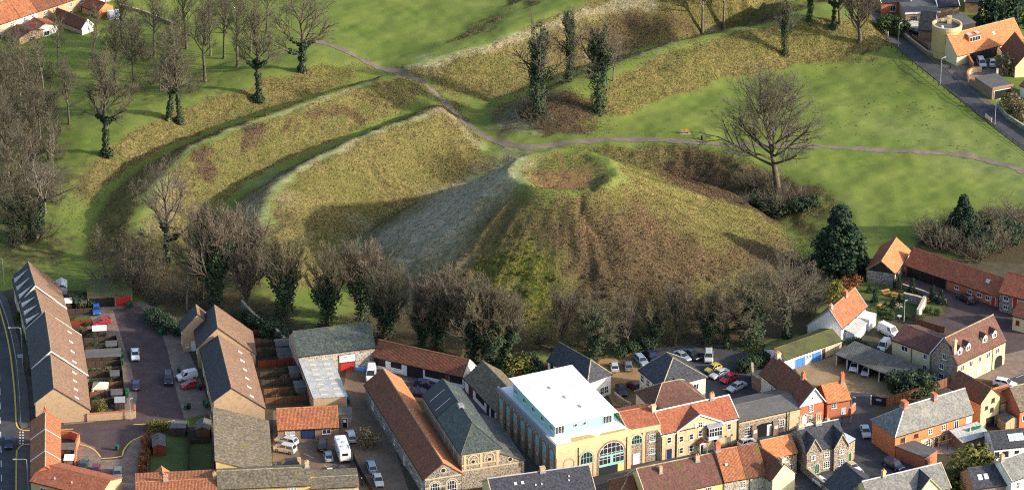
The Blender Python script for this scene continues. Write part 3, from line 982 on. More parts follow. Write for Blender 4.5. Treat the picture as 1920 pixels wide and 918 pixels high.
def dormer(B, s, w=1.5, h=1.3, y=.6, wall='white_render', roof=None, side='f', gable=True, nx=2, cheek=None):
    """small window gable standing on the front slope, face at y metres in from the eave"""
    zf = B.ez + (B.rz - B.ez) * y / (B.f * B.W)
    dep = (h + .5) / B.s1
    m = MB()
    x0, x1 = s - w / 2, s + w / 2
    top = zf + h
    rdg = top + (w * .42 if gable else .0)
    m.poly([(x0, y, zf - .1), (x1, y, zf - .1), (x1, y, top)] + ([(s, y, rdg)] if gable else []) + [(x0, y, top)])
    m.poly([(x0, y, zf - .1), (x0, y, top), (x0, y + h / B.s1, top)]); m.poly([(x1, y, top), (x1, y, zf - .1), (x1, y + h / B.s1, top)])
    o = m.build('dormer', wall, B.root)
    r = MB()
    if gable:
        yb = y + (rdg - zf) / B.s1 + .3
        r.slab([(x0 - .15, y - .18, top - .02), (s, y - .18, rdg + .14), (s, yb, rdg + .14), (x0 - .15, yb, top - .02)][::-1], .1)
        r.slab([(x1 + .15, y - .18, top - .02), (x1 + .15, yb, top - .02), (s, yb, rdg + .14), (s, y - .18, rdg + .14)][::-1], .1)
    else:
        yb = y + (h + .25) / B.s1 + .4
        r.slab([(x0 - .15, y - .25, top + .03), (x1 + .15, y - .25, top + .03), (x1 + .15, yb, top + .25), (x0 - .15, yb, top + .25)], .1)
    r.build('dormer_roof', roof, o)
    wd = window_meshes(round(w - .35, 2), round(h - .35, 2), nx, 1, False, 'white_paint', 'glass', False)
    q = bpy.data.objects.new('dormer_window', wd[0]); COL.objects.link(q); q.parent = o; q.location = (s, y, zf + .12)
    p = bpy.data.objects.new('pane', wd[1]); COL.objects.link(p); p.parent = o; p.location = (s, y, zf + .12)
    return o

def cross_gable(B, s, w, rise, wall, roof, ridge='mortar_ridge', proud=.25, verge=None, z0=None):
    """front gable flush with (a little proud of) the front wall, its ridge running back into the main roof"""
    x0, x1 = s - w / 2, s + w / 2
    ez = B.ez if z0 is None else z0
    top = ez + rise
    yb = min(B.f * B.W, rise / B.s1 + .6)
    m = MB()
    m.poly([(x0, -proud, 0), (x1, -proud, 0), (x1, -proud, ez), (s, -proud, top), (x0, -proud, ez)])
    m.poly([(x0, 0, 0), (x0, -proud, 0), (x0, -proud, ez), (x0, 0, ez)]); m.poly([(x1, -proud, 0), (x1, 0, 0), (x1, 0, ez), (x1, -proud, ez)])
    o = m.build('front_gable', wall, B.root)
    r = MB(); up = .16; k = rise / (w / 2); e = .22
    r.slab([(x0 - e, -proud - .2, ez - e * k + up), (s, -proud - .2, top + up), (s, yb, top + up), (x0 - e, .35 - e * k / B.s1, ez - e * k + up)][::-1], .12)
    r.slab([(x1 + e, -proud - .2, ez - e * k + up), (x1 + e, .35 - e * k / B.s1, ez - e * k + up), (s, yb, top + up), (s, -proud - .2, top + up)][::-1], .12)
    ro = r.build('gable_roof', roof, o)
    if verge:
        vm = MB()
        for sx, q in ((x0 - e, 0), (x1 + e, 1)):
            P = [(sx, -proud - .28, ez - e * k + up + .05), (s, -proud - .28, top + up + .05), (s, -proud - .1, top + up + .05), (sx, -proud - .1, ez - e * k + up + .05)]
            vm.slab(P[::-1] if q == 1 else P, .28)
        vm.build('bargeboard', verge, o)
    return o

def downpipe(B, side, s, h=None, mat='black_paint', off=.08):
    m = MB(); m.tube((0, -off, .05), (0, -off, h or B.ez), .06, .06, 6)
    o = m.build('downpipe', mat, B.root)
    place_on(B, o, side, s, 0)
    return o

QZ = {'1': (0, 460, 2.005), '2': (320, 540, 2.4275), '3': (640, 600, 2.887), '4': (900, 600, 2.887), '5': (1150, 620, 3.0816), '6': (1480, 640, 3.302), '7': (1480, 420, 3.06),
      '8': (1560, 0, 3.061), 'a': (0, 480, 4.59), 'b': (0, 720, 4.635), 'c': (240, 740, 5.157), 'd': (500, 740, 5.158), 'e': (1140, 780, 6.653), 'f': (1380, 740, 5.158),
      'g': (1620, 700, 4.21), 'h': (1620, 0, 4.59), 't': (0, 0, 3.06)}
def q(k, x, y):
    o = QZ[k]
    return (o[0] + x / o[2], o[1] + y / o[2])
# ------------------------------------------------------------------ the town
def side_len(B, side):
    return B.L if side in 'fb' else B.W
def wins(B, side, lst, **kw):
    for it in lst:
        fr, z = it[0], it[1]
        w = it[2] if len(it) > 2 else 1.0
        h = it[3] if len(it) > 3 else 1.2
        nx = it[4] if len(it) > 4 else 2
        nz = it[5] if len(it) > 5 else 1
        window(B, side, fr * side_len(B, side), z, w, h, nx, nz, **kw)

def cheek_dormer(B, s, w=1.5, h=1.15):
    """long low dormer from the eave to the ridge with white cheeks"""
    x0, x1 = s - w / 2, s + w / 2; y0 = .12; y1 = B.f * B.W * .92
    z0 = B.ez + B.s1 * y0 + .1; z1 = B.ez + B.s1 * y1 + .22; zt = z0 + h
    m = MB(); m.poly([(x1, y0, z0), (x1, y1, z1), (x1, y0, zt)]); m.poly([(x0, y0, z0), (x0, y0, zt), (x0, y1, z1)]); m.poly([(x0, y0, z0), (x1, y0, z0), (x1, y0, zt), (x0, y0, zt)])
    o = m.build('dormer', 'white_render', B.root)
    m = MB(); m.slab([(x0 - .1, y0 - .2, zt + .06), (x1 - .02, y0 - .2, zt + .06), (x1 - .02, y1, z1 + .05), (x0 - .1, y1, z1 + .05)], .05); m.build('dormer_roof', 'black_or_shaded_tile', o)
    a, b = window_meshes(1.1, .8, 2, 1, False, 'white_paint', 'glass', False)
    for nm, me in (('dormer_window', a), ('pane', b)):
        c = bpy.data.objects.new(nm, me); COL.objects.link(c); c.parent = o; c.location = (s, y0, z0 + .15)

# --- west terrace along the main road (stepped blocks, long rear slopes)
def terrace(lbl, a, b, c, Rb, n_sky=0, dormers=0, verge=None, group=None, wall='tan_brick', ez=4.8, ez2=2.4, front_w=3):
    B = bld('terrace_house', lbl, 'house', a, b, ez, wall, 'black_or_shaded_tile', c=c, Rb=Rb, ez2=ez2, ridge='mortar_ridge', verge=verge, oh=.25, fix=True, f=.36)
    # rear slope in brown tiles; front kept near-black, its shade in the colour
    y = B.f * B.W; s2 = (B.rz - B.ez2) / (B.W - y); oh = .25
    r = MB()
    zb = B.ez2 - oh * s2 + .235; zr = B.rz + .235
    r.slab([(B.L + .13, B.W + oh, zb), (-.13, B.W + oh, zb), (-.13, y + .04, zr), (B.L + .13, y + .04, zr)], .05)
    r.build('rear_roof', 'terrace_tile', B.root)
    for k in range(n_sky):
        sk = skylight(B, B.L * (k + .6) / n_sky, 2.3, .5, 1.0, 'b')
        sk.location.z += .06
    for k in range(dormers):
        s = B.L * (k + .5) / dormers
        cheek_dormer(B, s)
    for k in range(front_w):
        window(B, 'f', B.L * (k + .5) / front_w, 1.0, 1.3, 1.1, 2, 1)
        window(B, 'f', B.L * (k + .5) / front_w, 3.3, 1.3, 1.0, 2, 1)
    return B
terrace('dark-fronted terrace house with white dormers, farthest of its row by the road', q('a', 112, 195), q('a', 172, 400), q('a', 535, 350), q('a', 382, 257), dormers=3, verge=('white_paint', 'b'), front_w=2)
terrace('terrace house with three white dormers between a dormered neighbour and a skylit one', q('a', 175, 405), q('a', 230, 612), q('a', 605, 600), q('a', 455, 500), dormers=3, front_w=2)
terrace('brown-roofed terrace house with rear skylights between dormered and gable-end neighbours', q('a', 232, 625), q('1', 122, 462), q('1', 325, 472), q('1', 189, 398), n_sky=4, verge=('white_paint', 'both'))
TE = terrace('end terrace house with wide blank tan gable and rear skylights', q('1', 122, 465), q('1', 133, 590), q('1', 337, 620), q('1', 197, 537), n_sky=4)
tm = MB(); tm.tube((0, 0, 0), (0, 0, 1.8), .025, .02, 5); tm.tube((-.5, 0, 1.5), (.6, 0, 1.5), .02, .02, 5)
for k in range(6): tm.tube((-.4 + k * .17, -.28, 1.5), (-.4 + k * .17, .28, 1.5), .012, .012, 4)

# --- second terrace behind the square
terrace('small stepped terrace house with white door in its brick gable', q('2', 45, 150), q('2', 53, 192), q('2', 250, 190), q('2', 164, 120), front_w=1)
T2 = terrace('middle stepped terrace house with a white rear dormer', q('2', 110, 165), q('2', 124, 268), q('2', 385, 297), q('2', 240, 182), front_w=1)
T3 = terrace('long terrace house with pale gable rising behind the big mossy roof', q('2', 138, 275), q('2', 196, 515), q('2', 432, 562), q('2', 281, 456), n_sky=6)
_b = [o for o in COL.objects if o.get('label', '').startswith('small stepped')][0]
BX = Bld(); BX.root = _b; BX.L = INFO[-3][1]; BX.W = INFO[-3][2]
door(BX, 'r', 2.2, .95, 2.1, 'white_paint', 'white_paint'); window(BX, 'r', .8, 1.0, .6, .7, 1)

# --- big mossy mono-pitch hall and the row before it
B = bld('hall', 'big hall with one broad mossy tiled slope and yellow end wall', 'hall', q('c', 825, 125), q('c', 848, 640), 7.0, 'bright_yellow_brick', 'mossy_tile', c=q('c', 1390, 710), ez2=3.6, kind='mono', oh=.15)
B = bld('cottage', 'cottage with mossy slate roof before the yellow-ended hall', 'house', q('2', 215, 912), q('2', 635, 893), 5, 'bright_yellow_brick', 'mossy_tile', W=7.5, fix=True, Rb=q('2', 622, 815), ridge='mortar_ridge')
wins(B, 'f', [(.25, 3.2, 1.2, 1.3), (.8, 3.2, 1.6, 1.4, 3)], gm='bright_glass')
chimney(B, B.L - .4, B.f * B.W, 1.3, .7, .6, 'yellow_brick', 1)
B = bld('cottage', 'low cottage with mossy slate roof beside the yard with the caravan', 'house', q('d', 425, 905), q('d', 890, 880), 4.2, 'yellow_brick', 'mossy_tile', W=6.5, fix=True, Rb=q('d', 865, 780))
B = bld('cottage', 'red pantiled cottage with small tiled wing behind the lawns', 'house', q('c', 80, 960), q('c', 860, 922), 5, 'red_brick', 'orange_pantile', W=7.5, fix=True, Rb=q('c', 860, 812), ridge='orange_ridge')
chimney(B, B.L * .37, B.f * B.W, 1.4, .8, .6, 'tan_brick', 2)
chimney(B, B.L - .3, B.f * B.W, 1.3, .6, .6, 'tan_brick', 1)
B = bld('outhouse', 'rear wing with bright orange pantiles behind the red cottage', 'house', q('c', 192, 805), q('c', 215, 930), 3, 'red_brick', 'bright_pantile', W=5.2, rz=5.2, ridge='orange_ridge')
B = bld('outhouse', 'little brown lean-to between red cottage and mossy hall', 'shed', q('c', 665, 810), q('c', 760, 840), 2.4, 'tan_brick', 'brown_pantile', W=2.2, rz=3.6)

# --- red roofed row at the road junction
B = None
for i, (y0, y1) in enumerate(((325, 480), (488, 668), (676, 800))):
    lab = ['red-tiled end house at the junction with a chimney on its ridge', 'red-tiled house second from the junction, between white verges', 'red-tiled house joined to the long front range'][i]
    B = bld('row_house', lab, 'house', q('b', 275, y0), q('b', 271, y1), 5.0, 'red_brick', 'orange_pantile', Rb=q('b', 391, y1 - 87), ridge='mortar_ridge', verge=('white_paint', 'b') if i < 2 else None, oh=.2)
    if i == 0: chimney(B, .3, B.f * B.W, .9, .5, .5, 'red_brick', 2)
    wins(B, 'f', [(.3, .9), (.7, .9), (.3, 3.3), (.7, 3.3)])
B = bld('front_range', 'long red-tiled range with pale brick gable at the road corner', 'house', q('b', 266, 838), q('b', 860, 984), 5.0, 'tan_brick', 'red_tile', W=8, fix=True, Rb=q('b', 985, 840), ridge='orange_ridge')
wins(B, 'f', [(.18, 3.0, 1.3, 1.2), (.5, 3.0, 1.3, 1.2), (.8, 3.0, 1.3, 1.2)])
for s in (.3, .55): 
    m = MB(); y_, z_ = on_roof(B, 0, 1.4); m.tube((B.L * s, y_, z_ - .1), (B.L * s, y_, z_ + .5), .07, .07, 6); m.build('flue', 'white_paint', B.root)

# --- yard west of the mill
B = bld('stone_barn', 'long flint barn with dark corrugated roof and red signed doorway', 'barn', q('2', 582, 308), q('2', 930, 265), 4.5, 'pale_flint', 'green_slate', W=9, fix=True, Rb=q('2', 880, 157), ridge='dark_ridge')
m = MB(); m.box(.52 * B.L, .735 * B.L, -.1, 0, .02, 3.6); o = m.build('doorway', 'dark_boards', B.root)
m = MB(); m.box(.54 * B.L, .72 * B.L, -.16, -.1, .02, 1.7); m.build('lower_door', 'red_paint', o)
m = MB(); m.box(.53 * B.L, .73 * B.L, -.2, -.1, 2.0, 3.5); sg = m.build('sign_board', 'white_paint', o)
for z_, x0_, x1_ in ((3.0, .58, .68), (2.62, .55, .71), (2.3, .55, .64)):
    m = MB(); m.box(x0_ * B.L, x1_ * B.L, -.207, -.2, z_, z_ + (.2 if z_ > 2.9 else .1)); m.build('sign_lettering', 'grey_metal', o)
B0 = B
B = bld('workshop', 'workshop with striped translucent sheet roof against the flint barn', 'workshop', q('2', 582, 322), q('2', 650, 502), 3.4, 'tan_brick', 'clear_sheet', c=q('2', 806, 502), kind='mono', ez2=3.1, oh=.1)
for k in range(8):
    for j in range(2):
        m = MB(); x = B.L * (k + .35) / 8; y0 = B.W * (.25 + .42 * j)
        z = 3.4 - .3 * y0 / B.W + .215
        m.slab([(x, y0, z + .012), (x + .5, y0, z + .012), (x + .5, y0 + B.W * .2, z - .3 * .2 + .012), (x, y0 + B.W * .2, z - .3 * .2 + .012)], .03); m.build('rooflight_strip', 'cream_paint', B.roof)
window(B, 'b', B.L * .75, 1.0, 1.5, 1.0, 2); 
B = bld('site_hut', 'small flat-roofed hut with a notice on its dark door', 'hut', q('2', 762, 578), q('2', 816, 580), 2.6, 'grey_boards', 'felt_roof', W=3.2, kind='flat', oh=.1)
door(B, 'f', B.L * .55, .95, 2.05, 'black_paint', 'white_paint')
m = MB(); m.box(B.L * .55 - .28, B.L * .55 + .28, -.1, -.052, 1.2, 1.8); m.build('notice', 'white_paint', B.root)
B = bld('garage_block', 'low brick garage with rusty red pantiles and dark double doors', 'garage', q('2', 487, 640), q('2', 764, 627), 2.4, 'brown_brick', 'orange_pantile', W=6, fix=True, Rb=q('2', 756, 537), ridge='orange_ridge')
wins(B, 'f', [(.2, .9, 1.8, .95, 2)], gm='bright_glass'); wins(B, 'f', [(.8, .9, 1.7, .95, 2)])
door(B, 'f', B.L * .5, 2.4, 2.0, 'navy_paint', 'black_paint', name='double_door', planks=2)

# --- the maltings / mill
B = bld('long_barn', 'long flint barn with pantiles, coloured brown for the shaded slope and vivid orange for the sunlit one', 'barn', q('3', 130, 345), q('3', 452, 860), 4.0, 'grey_flint', 'brown_pantile', Rb=q('3', 551, 775), ridge='mortar_ridge')
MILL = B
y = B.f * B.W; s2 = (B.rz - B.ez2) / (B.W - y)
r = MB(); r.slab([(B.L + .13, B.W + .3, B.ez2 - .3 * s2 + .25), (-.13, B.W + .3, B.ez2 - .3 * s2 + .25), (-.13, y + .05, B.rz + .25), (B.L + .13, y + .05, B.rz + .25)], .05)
r.build('sunlit_slope', 'bright_pantile', B.root)  # brown and orange copies put shade and sunlight into the tile colour
for s_, w_, h_ in ((.13, 1.6, 1.7), (.33, .9, .9), (.5, .9, 1.0), (.66, 1.1, 1.9), (.78, 1.3, 1.4), (.88, 1.2, 1.3), (.96, .9, 1.2)):
    window(B, 'f', B.L * s_, 1.1 if h_ < 1.8 else .1, w_, h_, 2, 1, fm='pale_render' if h_ > 1.2 else 'white_paint', gm='glass' if h_ < 1.6 else 'bright_glass')
# its flint gable: brick bands, round light and arches
def band(B, side, s, z, w, h, mat='yellow_brick', off=.03, name='brick_band'):
    m = MB(); m.box(-w / 2, w / 2, -off, .0, 0, h); o = m.build(name, mat, B.root); place_on(B, o, side, s, z); return o
def ring(B, side, s, z, r0, r1, mat='yellow_brick', full=True, off=.06, name='brick_ring', leg=0):
    m = MB(); n = 20 if full else 12
    A_ = [(2 * math.pi if full else math.pi) * k / n for k in range(n + 1)]
    P = [(math.cos(a) * r1, math.sin(a) * r1) for a in A_]; Q_ = [(math.cos(a) * r0, math.sin(a) * r0) for a in A_]
    for k in range(n):
        m.poly([(P[k][0], -off, P[k][1]), (Q_[k][0], -off, Q_[k][1]), (Q_[k + 1][0], -off, Q_[k + 1][1]), (P[k + 1][0], -off, P[k + 1][1])])
        m.poly([(P[k][0], -off, P[k][1]), (P[k + 1][0], -off, P[k + 1][1]), (P[k + 1][0], 0, P[k + 1][1]), (P[k][0], 0, P[k][1])])
        m.poly([(Q_[k + 1][0], -off, Q_[k + 1][1]), (Q_[k][0], -off, Q_[k][1]), (Q_[k][0], 0, Q_[k][1]), (Q_[k + 1][0], 0, Q_[k + 1][1])])
    if leg:
        for sx in (-1, 1):
            x0, x1 = sorted((sx * r0, sx * r1)); m.box(x0, x1, -off, 0, -leg, 0)
    o = m.build(name, mat, B.root); place_on(B, o, side, s, z); return o
def disc(B, side, s, z, r, mat='glass', off=.02, name='round_window'):
    m = MB(); m.poly([(math.cos(2 * math.pi * k / 16) * r, -off, math.sin(2 * math.pi * k / 16) * r) for k in range(16)])
    o = m.build(name, mat, B.root); place_on(B, o, side, s, z); return o
for z in (0.2, 1.9, 3.7): band(B, 'r', B.W / 2, z, B.W - .1, .28)
ring(B, 'r', B.W / 2, 5.3, .42, .62); disc(B, 'r', B.W / 2, 5.3, .42)
for k in (.27, .73):
    ring(B, 'r', B.W * k, 2.2, 1.0, 1.25, full=False, leg=2.0)
    window(B, 'r', B.W * k, .2, 1.9, 2.8, 4, 3, arch=True, sill=False)

B = bld('hipped_maltings', 'maltings block with hipped slate roof, brick bands and blind arches', 'maltings', q('3', 447, 405), q('3', 652, 722), 7.7, 'flint', 'green_slate', c=q('3', 862, 690), Rb=q('3', 708, 560), hipb=.5, ridge='dark_ridge')
HIP = B
y = B.f * B.W; s1 = B.s1
r = MB(); x1 = B.L * .38
r.slab([(-.15, -.35, B.ez - .35 * s1 + .28), (x1, -.35, B.ez - .35 * s1 + .28), (x1, y, B.rz + .3), (-.15, y, B.rz + .3)], .08)
sh = r.build('dark_sheeting', 'black_paint', B.root)
for k in range(2):
    m = MB(); xx = x1 * (.38 + .4 * k)
    m.slab([(xx, .1, B.ez + .1 * s1 + .32), (xx + .08, .1, B.ez + .1 * s1 + .32), (xx + .08, y * .8, B.ez + y * .8 * s1 + .34), (xx, y * .8, B.ez + y * .8 * s1 + .34)], .05); m.build('batten', 'white_paint', sh)
for z in (3.9, 5.0, 7.2): band(B, 'r', B.W / 2, z, B.W - .05, .3)
for k in (.08, .5, .92): band(B, 'r', B.W * k, 4.3, .45, 2.9, off=.045, name='brick_pier')
for k in (.29, .71):
    ring(B, 'r', B.W * k, 6.1, .85, 1.05, full=False, leg=1.0); ring(B, 'r', B.W * k, 5.7, .35, .55); disc(B, 'r', B.W * k, 5.7, .35)
for k in range(4): band(B, 'f', B.L * (.55 + .12 * k), 4.2, .35, 3.2, name='brick_pier')
m = MB(); rx = B.L * .45; m.box(rx, rx + 1.4, y - .5, y + .5, B.rz - .1, B.rz + .55); m.build('roof_vent', 'lead', B.root)
# lean-to on its far side
A_, L_, u_, v_ = frame_from(q('3', 447, 405), q('3', 652, 722), 7.7)
P0 = A_ + v_ * (B.W + .02) + u_ * (L_ * .3); 
root = empty('maltings_aisle', P0[0], P0[1], 0, math.atan2(u_[1], u_[0]))
tag(root, 'lean-to aisle of the maltings with grey sheet roof and round light', 'outbuilding')
C2 = Bld(); C2.root = root; C2.L = L_ * .7; C2.W = 4.6
m = MB(); Lx = C2.L; Wx = C2.W
m.poly([(0, 0, 0), (0, 0, 6.4), (0, Wx, 4.2), (0, Wx, 0)][::-1]); m.poly([(Lx, 0, 0), (Lx, Wx, 0), (Lx, Wx, 4.2), (Lx, 0, 6.4)]); m.poly([(Lx, Wx, 0), (0, Wx, 0), (0, Wx, 4.2), (Lx, Wx, 4.2)])
m.build('wall', 'flint', root)
m = MB(); m.slab([(-.1, 0.02, 6.6), (Lx + .15, .02, 6.6), (Lx + .15, Wx + .3, 4.25), (-.1, Wx + .3, 4.25)], .12); m.build('roof', 'corrugated_sheet', root)
for z in (1.5, 3.9): band(C2, 'r', Wx / 2, z, Wx, .28)
band(C2, 'r', Wx - .25, 0, .5, 4.0, off=.045, name='brick_pier'); ring(C2, 'r', Wx * .4, 5.0, .38, .6); disc(C2, 'r', Wx * .4, 5.0, .38)

B = bld('cart_shed', 'long black and white cart shed with rusty brown pantiles below the trees', 'shed', q('3', 175, 192), q('3', 662, 302), 2.8, 'white_render', 'brown_pantile', Rb=q('3', 692, 216), ridge='orange_ridge', verge=('cream_paint', 'b'))
for s0, s1_, z0, z1 in ((.0, .13, .9, 2.7), (.19, .31, 1.2, 2.6), (.37, .55, .05, 2.7), (.57, .80, .9, 2.7), (.84, .985, .9, 2.7)):
    m = MB(); m.box(s0 * B.L + .05, s1_ * B.L, -.07, 0, z0, z1); m.build('boarding', 'black_boards', B.root)
m = MB(); m.box(.805 * B.L, .835 * B.L, -.08, 0, .05, 2.6); m.build('door', 'brown_paint', B.root)
B = bld('cart_shed', 'mossy-roofed shed wing with white wall beside the arched hall', 'shed', q('3', 670, 312), q('3', 838, 490), 2.8, 'white_render', 'mossy_tile', W=7.5, rz=5.6)
for s0, s1_, z0, z1 in ((.12, .25, .05, 2.3), (.35, .62, 1.1, 2.5), (.7, .78, .1, 2.3), (.84, .95, .1, 2.2)):
    m = MB(); m.box(s0 * B.L, s1_ * B.L, -.07, 0, z0, z1); m.build('boarding', 'black_boards' if s0 > .2 else 'brown_paint', B.root)

# --- arched hall with white roof
B = bld('arched_hall', 'large arched brick hall with white flat roof and yellow parapet', 'hall', q('4', 95, 367), q('4', 415, 690), 7.9, 'yellow_brick', 'white_roofing', c=q('4', 820, 600), kind='flat', oh=-.45, ov=-.45, th=.1)
AH = B
m = MB(); L, W = B.L, B.W; H = 7.9
m.box(-.05, L - .36, -.12, .3, H - .9, H + .35); m.build('side_parapet', 'lead', B.root)
m = MB(); m.box(L - .35, L + .12, -.13, W, H - .9, H + .36); m.build('front_parapet', 'lemon_render', B.root)
m = MB(); m.box(L - .34, L + .16, -.16, .06, H - 2.1, H - .9); m.build('corner_band', 'lemon_render', B.root)
for k in range(8):                                   # tall blind arches with windows down the side
    s = L * (k + .55) / 8.2
    ring(B, 'f', s, 5.6, .95, 1.3, full=False, leg=5.0, mat='brown_brick', name='arch_surround')
    window(B, 'f', s, 4.2, 1.7, 2.3, 3, 3, arch=True, fm='turquoise_paint', gm='bright_glass', sill=False)
    disc(B, 'f', s, 2.6, .55, 'white_paint'); ring(B, 'f', s, 2.6, .5, .75, mat='tan_brick')
    band(B, 'f', L * (k + .05) / 8.2 + .1, 0, .5, 6.9, 'brown_brick', .12, 'brick_pier')
bs = 'r'
ring(B, bs, W * .165, 4.0, .95, 1.2, full=False, mat='tan_brick', leg=3.5, name='arch_surround')
for s, z0, w, top in ((.40, 3.2, 2.6, 2.5),):
    window(B, bs, W * s, z0, w, top, 4, 2, arch=True, fm='turquoise_paint', gm='glass', sill=False); ring(B, bs, W * s, z0 + top - w / 2, w / 2, w / 2 + .3, full=False, mat='tan_brick', leg=4.4, name='arch_surround')
s = .735
window(B, bs, W * s, 2.1, 5.3, 4.5, 6, 4, arch=True, fm='white_paint', gm='glass', sill=False); ring(B, bs, W * s, 3.95, 2.65, 3.0, full=False, mat='brown_brick', leg=3.9, name='arch_surround')
m = MB(); m.box(-2.6, 2.6, -.12, -.0, 1.7, 2.15); m.box(-2.5, 2.5, -.11, 0, 3.7, 4.05); m.box(-.3, .3, -.12, 0, 2.15, 3.7); o = m.build('turquoise_transom', 'turquoise_panel', B.root); place_on(B, o, bs, W * s, 0)
m = MB(); m.box(-2.6, 1.2, -.1, 0, .05, 1.7); o = m.build('shop_window', 'glass', B.root); place_on(B, o, bs, W * s, 0)
m = MB(); m.box(1.3, 2.6, -.1, 0, .05, 1.7); o = m.build('yellow_panel', 'lemon_render', B.root); place_on(B, o, bs, W * s, 0)
downpipe(B, bs, W * .29, 7.2); downpipe(B, bs, W * .94, 7.2)
# penthouse
C2 = Bld(); C2.root = B.root
Zp = 10.9
roofc = [at(*q('4', *p), Zp) for p in ((165, 325), (400, 570), (755, 500))]
A_, L_, u_, v_ = frame_from(q('4', 95, 367), q('4', 415, 690), 7.9)
loc = [((p - A_) @ u_, (p - A_) @ v_) for p in roofc]
x0, x1 = loc[0][0], loc[1][0]; y0, y1 = loc[1][1], loc[2][1]
m = MB(); m.box(x0 + .9, x1 - .7, y0 + .5, y1 - .6, H, Zp - .18); ph = m.build('penthouse', 'turquoise_panel', B.root)
m = MB(); nseg = 10
for k in range(nseg):                                 # a gently bowed white deck
    xa, xb = x0 + (x1 - x0) * k / nseg, x0 + (x1 - x0) * (k + 1) / nseg
    za, zb = [Zp + .55 * (1 - t_) ** 2 for t_ in (k / nseg, (k + 1) / nseg)]
    m.slab([(xa, y0, za), (xb, y0, zb), (xb, y1, zb), (xa, y1, za)], .16)
pr = m.build('penthouse_roof', 'white_roofing', B.root)
PHB = Bld(); PHB.root = B.root; PHB.L = x1 - .7; PHB.W = y1 - .6
for s_, w_, nx_w in ((y0 + 1.5, 1.9, 3), (y1 - 1.9, 1.9, 3)):
    window(PHB, 'r', s_, H + .65, w_, 1.6, nx_w, 1)
for s_ in (.36, .5): window(PHB, 'r', y0 + (y1 - y0) * s_, H + 1.35, .7, .7, 1)
for k in range(5):
    o = window(PHB, 'f', x0 + 2 + (x1 - x0 - 4) * k / 4, H + 1.0, 1.2, 1.0, 2); o.location.y = y0 + .5
for k in range(3):
    m = MB(); xx = x0 + (x1 - x0) * (.3 + .22 * k); yy = (y0 + y1) / 2 + (k - 1) * 1.1; zz = Zp + .55 * (.7 - .22 * k) ** 2
    m.box(xx, xx + .9, yy, yy + .7, zz, zz + .22); m.build('rooflight', 'white_paint', B.root)
for k in range(7):
    m = MB(); xx = x0 + (x1 - x0) * (.25 + .1 * k); yy = y0 + (y1 - y0) * ((k * .37) % .7 + .15); m.tube((xx, yy, Zp), (xx, yy, Zp + .85), .06, .06, 6); m.build('roof_pipe', 'white_paint', B.root)
m = MB(); m.slab([(L - 2.2, W * .25, H + .165), (L - .5, W * .22, H + .165), (L - .5, W * .55, H + .165), (L - 2.0, W * .5, H + .165)], .02); m.build('rusty_patch', 'ochre_render', B.root)
m = MB(); m.slab([(L - 1.4, W * .62, H + .165), (L - .5, W * .6, H + .165), (L - .5, W * .95, H + .165), (L - 1.3, W * .95, H + .165)], .02); m.build('rusty_patch', 'ochre_render', B.root)

# --- street front east of the hall
B = bld('street_house', 'narrow flint-panelled house with red pantiles joined to the arched hall', 'house', q('5', 88, 583), q('5', 272, 548), 7.2, 'flint', 'red_tile', Rb=q('5', 216, 437), ridge='orange_ridge', verge=('stone', 'both'), oh=-.15)
m = MB(); m.box(0, B.L, -.1, .2, 6.6, 7.5); m.build('parapet', 'yellow_brick', B.root)
for s_ in (.02, .5, .97): band(B, 'f', B.L * s_ + (.15 if s_ < .1 else -.1), 0, .5, 6.7, 'yellow_brick', .08, 'brick_pier')
window(B, 'f', B.L * .26, 4.4, 2.2, 1.9, 4, 2, arch=True, fm='turquoise_paint', sill=False); ring(B, 'f', B.L * .26, 5.2, 1.1, 1.4, full=False, leg=5.0, name='arch_surround')
door(B, 'f', B.L * .25, 1.2, 2.2, 'white_paint')
window(B, 'f', B.L * .74, 4.3, 1.3, 1.5, 3, 4); window(B, 'f', B.L * .74, 1.6, 1.3, 1.2, 3, 3); ring(B, 'f', B.L * .74, 5.5, 1.05, 1.3, full=False, leg=5.3, mat='brown_brick', name='arch_surround')

B = bld('street_house', 'long cream brick house with pediment, white oriel and porch', 'house', q('5', 277, 597), q('5', 720, 498), 5.7, 'yellow_brick', 'red_tile', Rb=q('5', 665, 373), ridge='white_paint', verge=('white_paint', 'both'), oh=.2)
SH = B
gw = B.L * .58
cross_gable(B, B.L * .49, gw, 2.5, 'yellow_brick', 'red_tile', verge='white_paint', proud=.2)
m = MB(); m.box(0, B.L * .19, -.16, 0, 5.2, 5.5); m.box(B.L * .79, B.L, -.16, 0, 5.2, 5.5); m.build('cornice', 'white_paint', B.root)
po = .2
for fr, z, of in ((.105, 3.5, 0), (.255, 3.3, po), (.385, 3.3, po), (.50, 3.6, po), (.255, .8, po), (.385, .8, po), (.7, .9, po), (.885, 3.5, 0)):
    window(B, 'f', B.L * fr, z, .85, 1.25, 1, 2, off=of)
window(B, 'f', B.L * .5, 5.6, .85, 1.15, 2, 2, arch=True, off=po)
for dx in (-.9, .9):
    m = MB(); m.box(B.L * .5 + dx - .22, B.L * .5 + dx + .22, -po - .06, -po, 5.7, 6.6); m.build('shutter', 'white_paint', B.root)
door(B, 'f', B.L * .105, 1.1, 2.2, 'navy_paint', 'stone'); door(B, 'f', B.L * .885, .9, 2.0, 'grey_boards', 'stone')
m = MB(); s = B.L * .675; m.box(s - 1.45, s + 1.45, -1.1, -po, 2.7, 3.4); m.box(s - 1.45, s + 1.45, -1.1, -po, 5.1, 5.35)
for x_ in (-1.4, -.84, -.28, .28, .84, 1.33): m.box(s + x_, s + x_ + .08, -1.09, -1.0, 3.4, 5.1)
m.box(s - 1.44, s + 1.44, -1.09, -1.02, 4.35, 4.42)
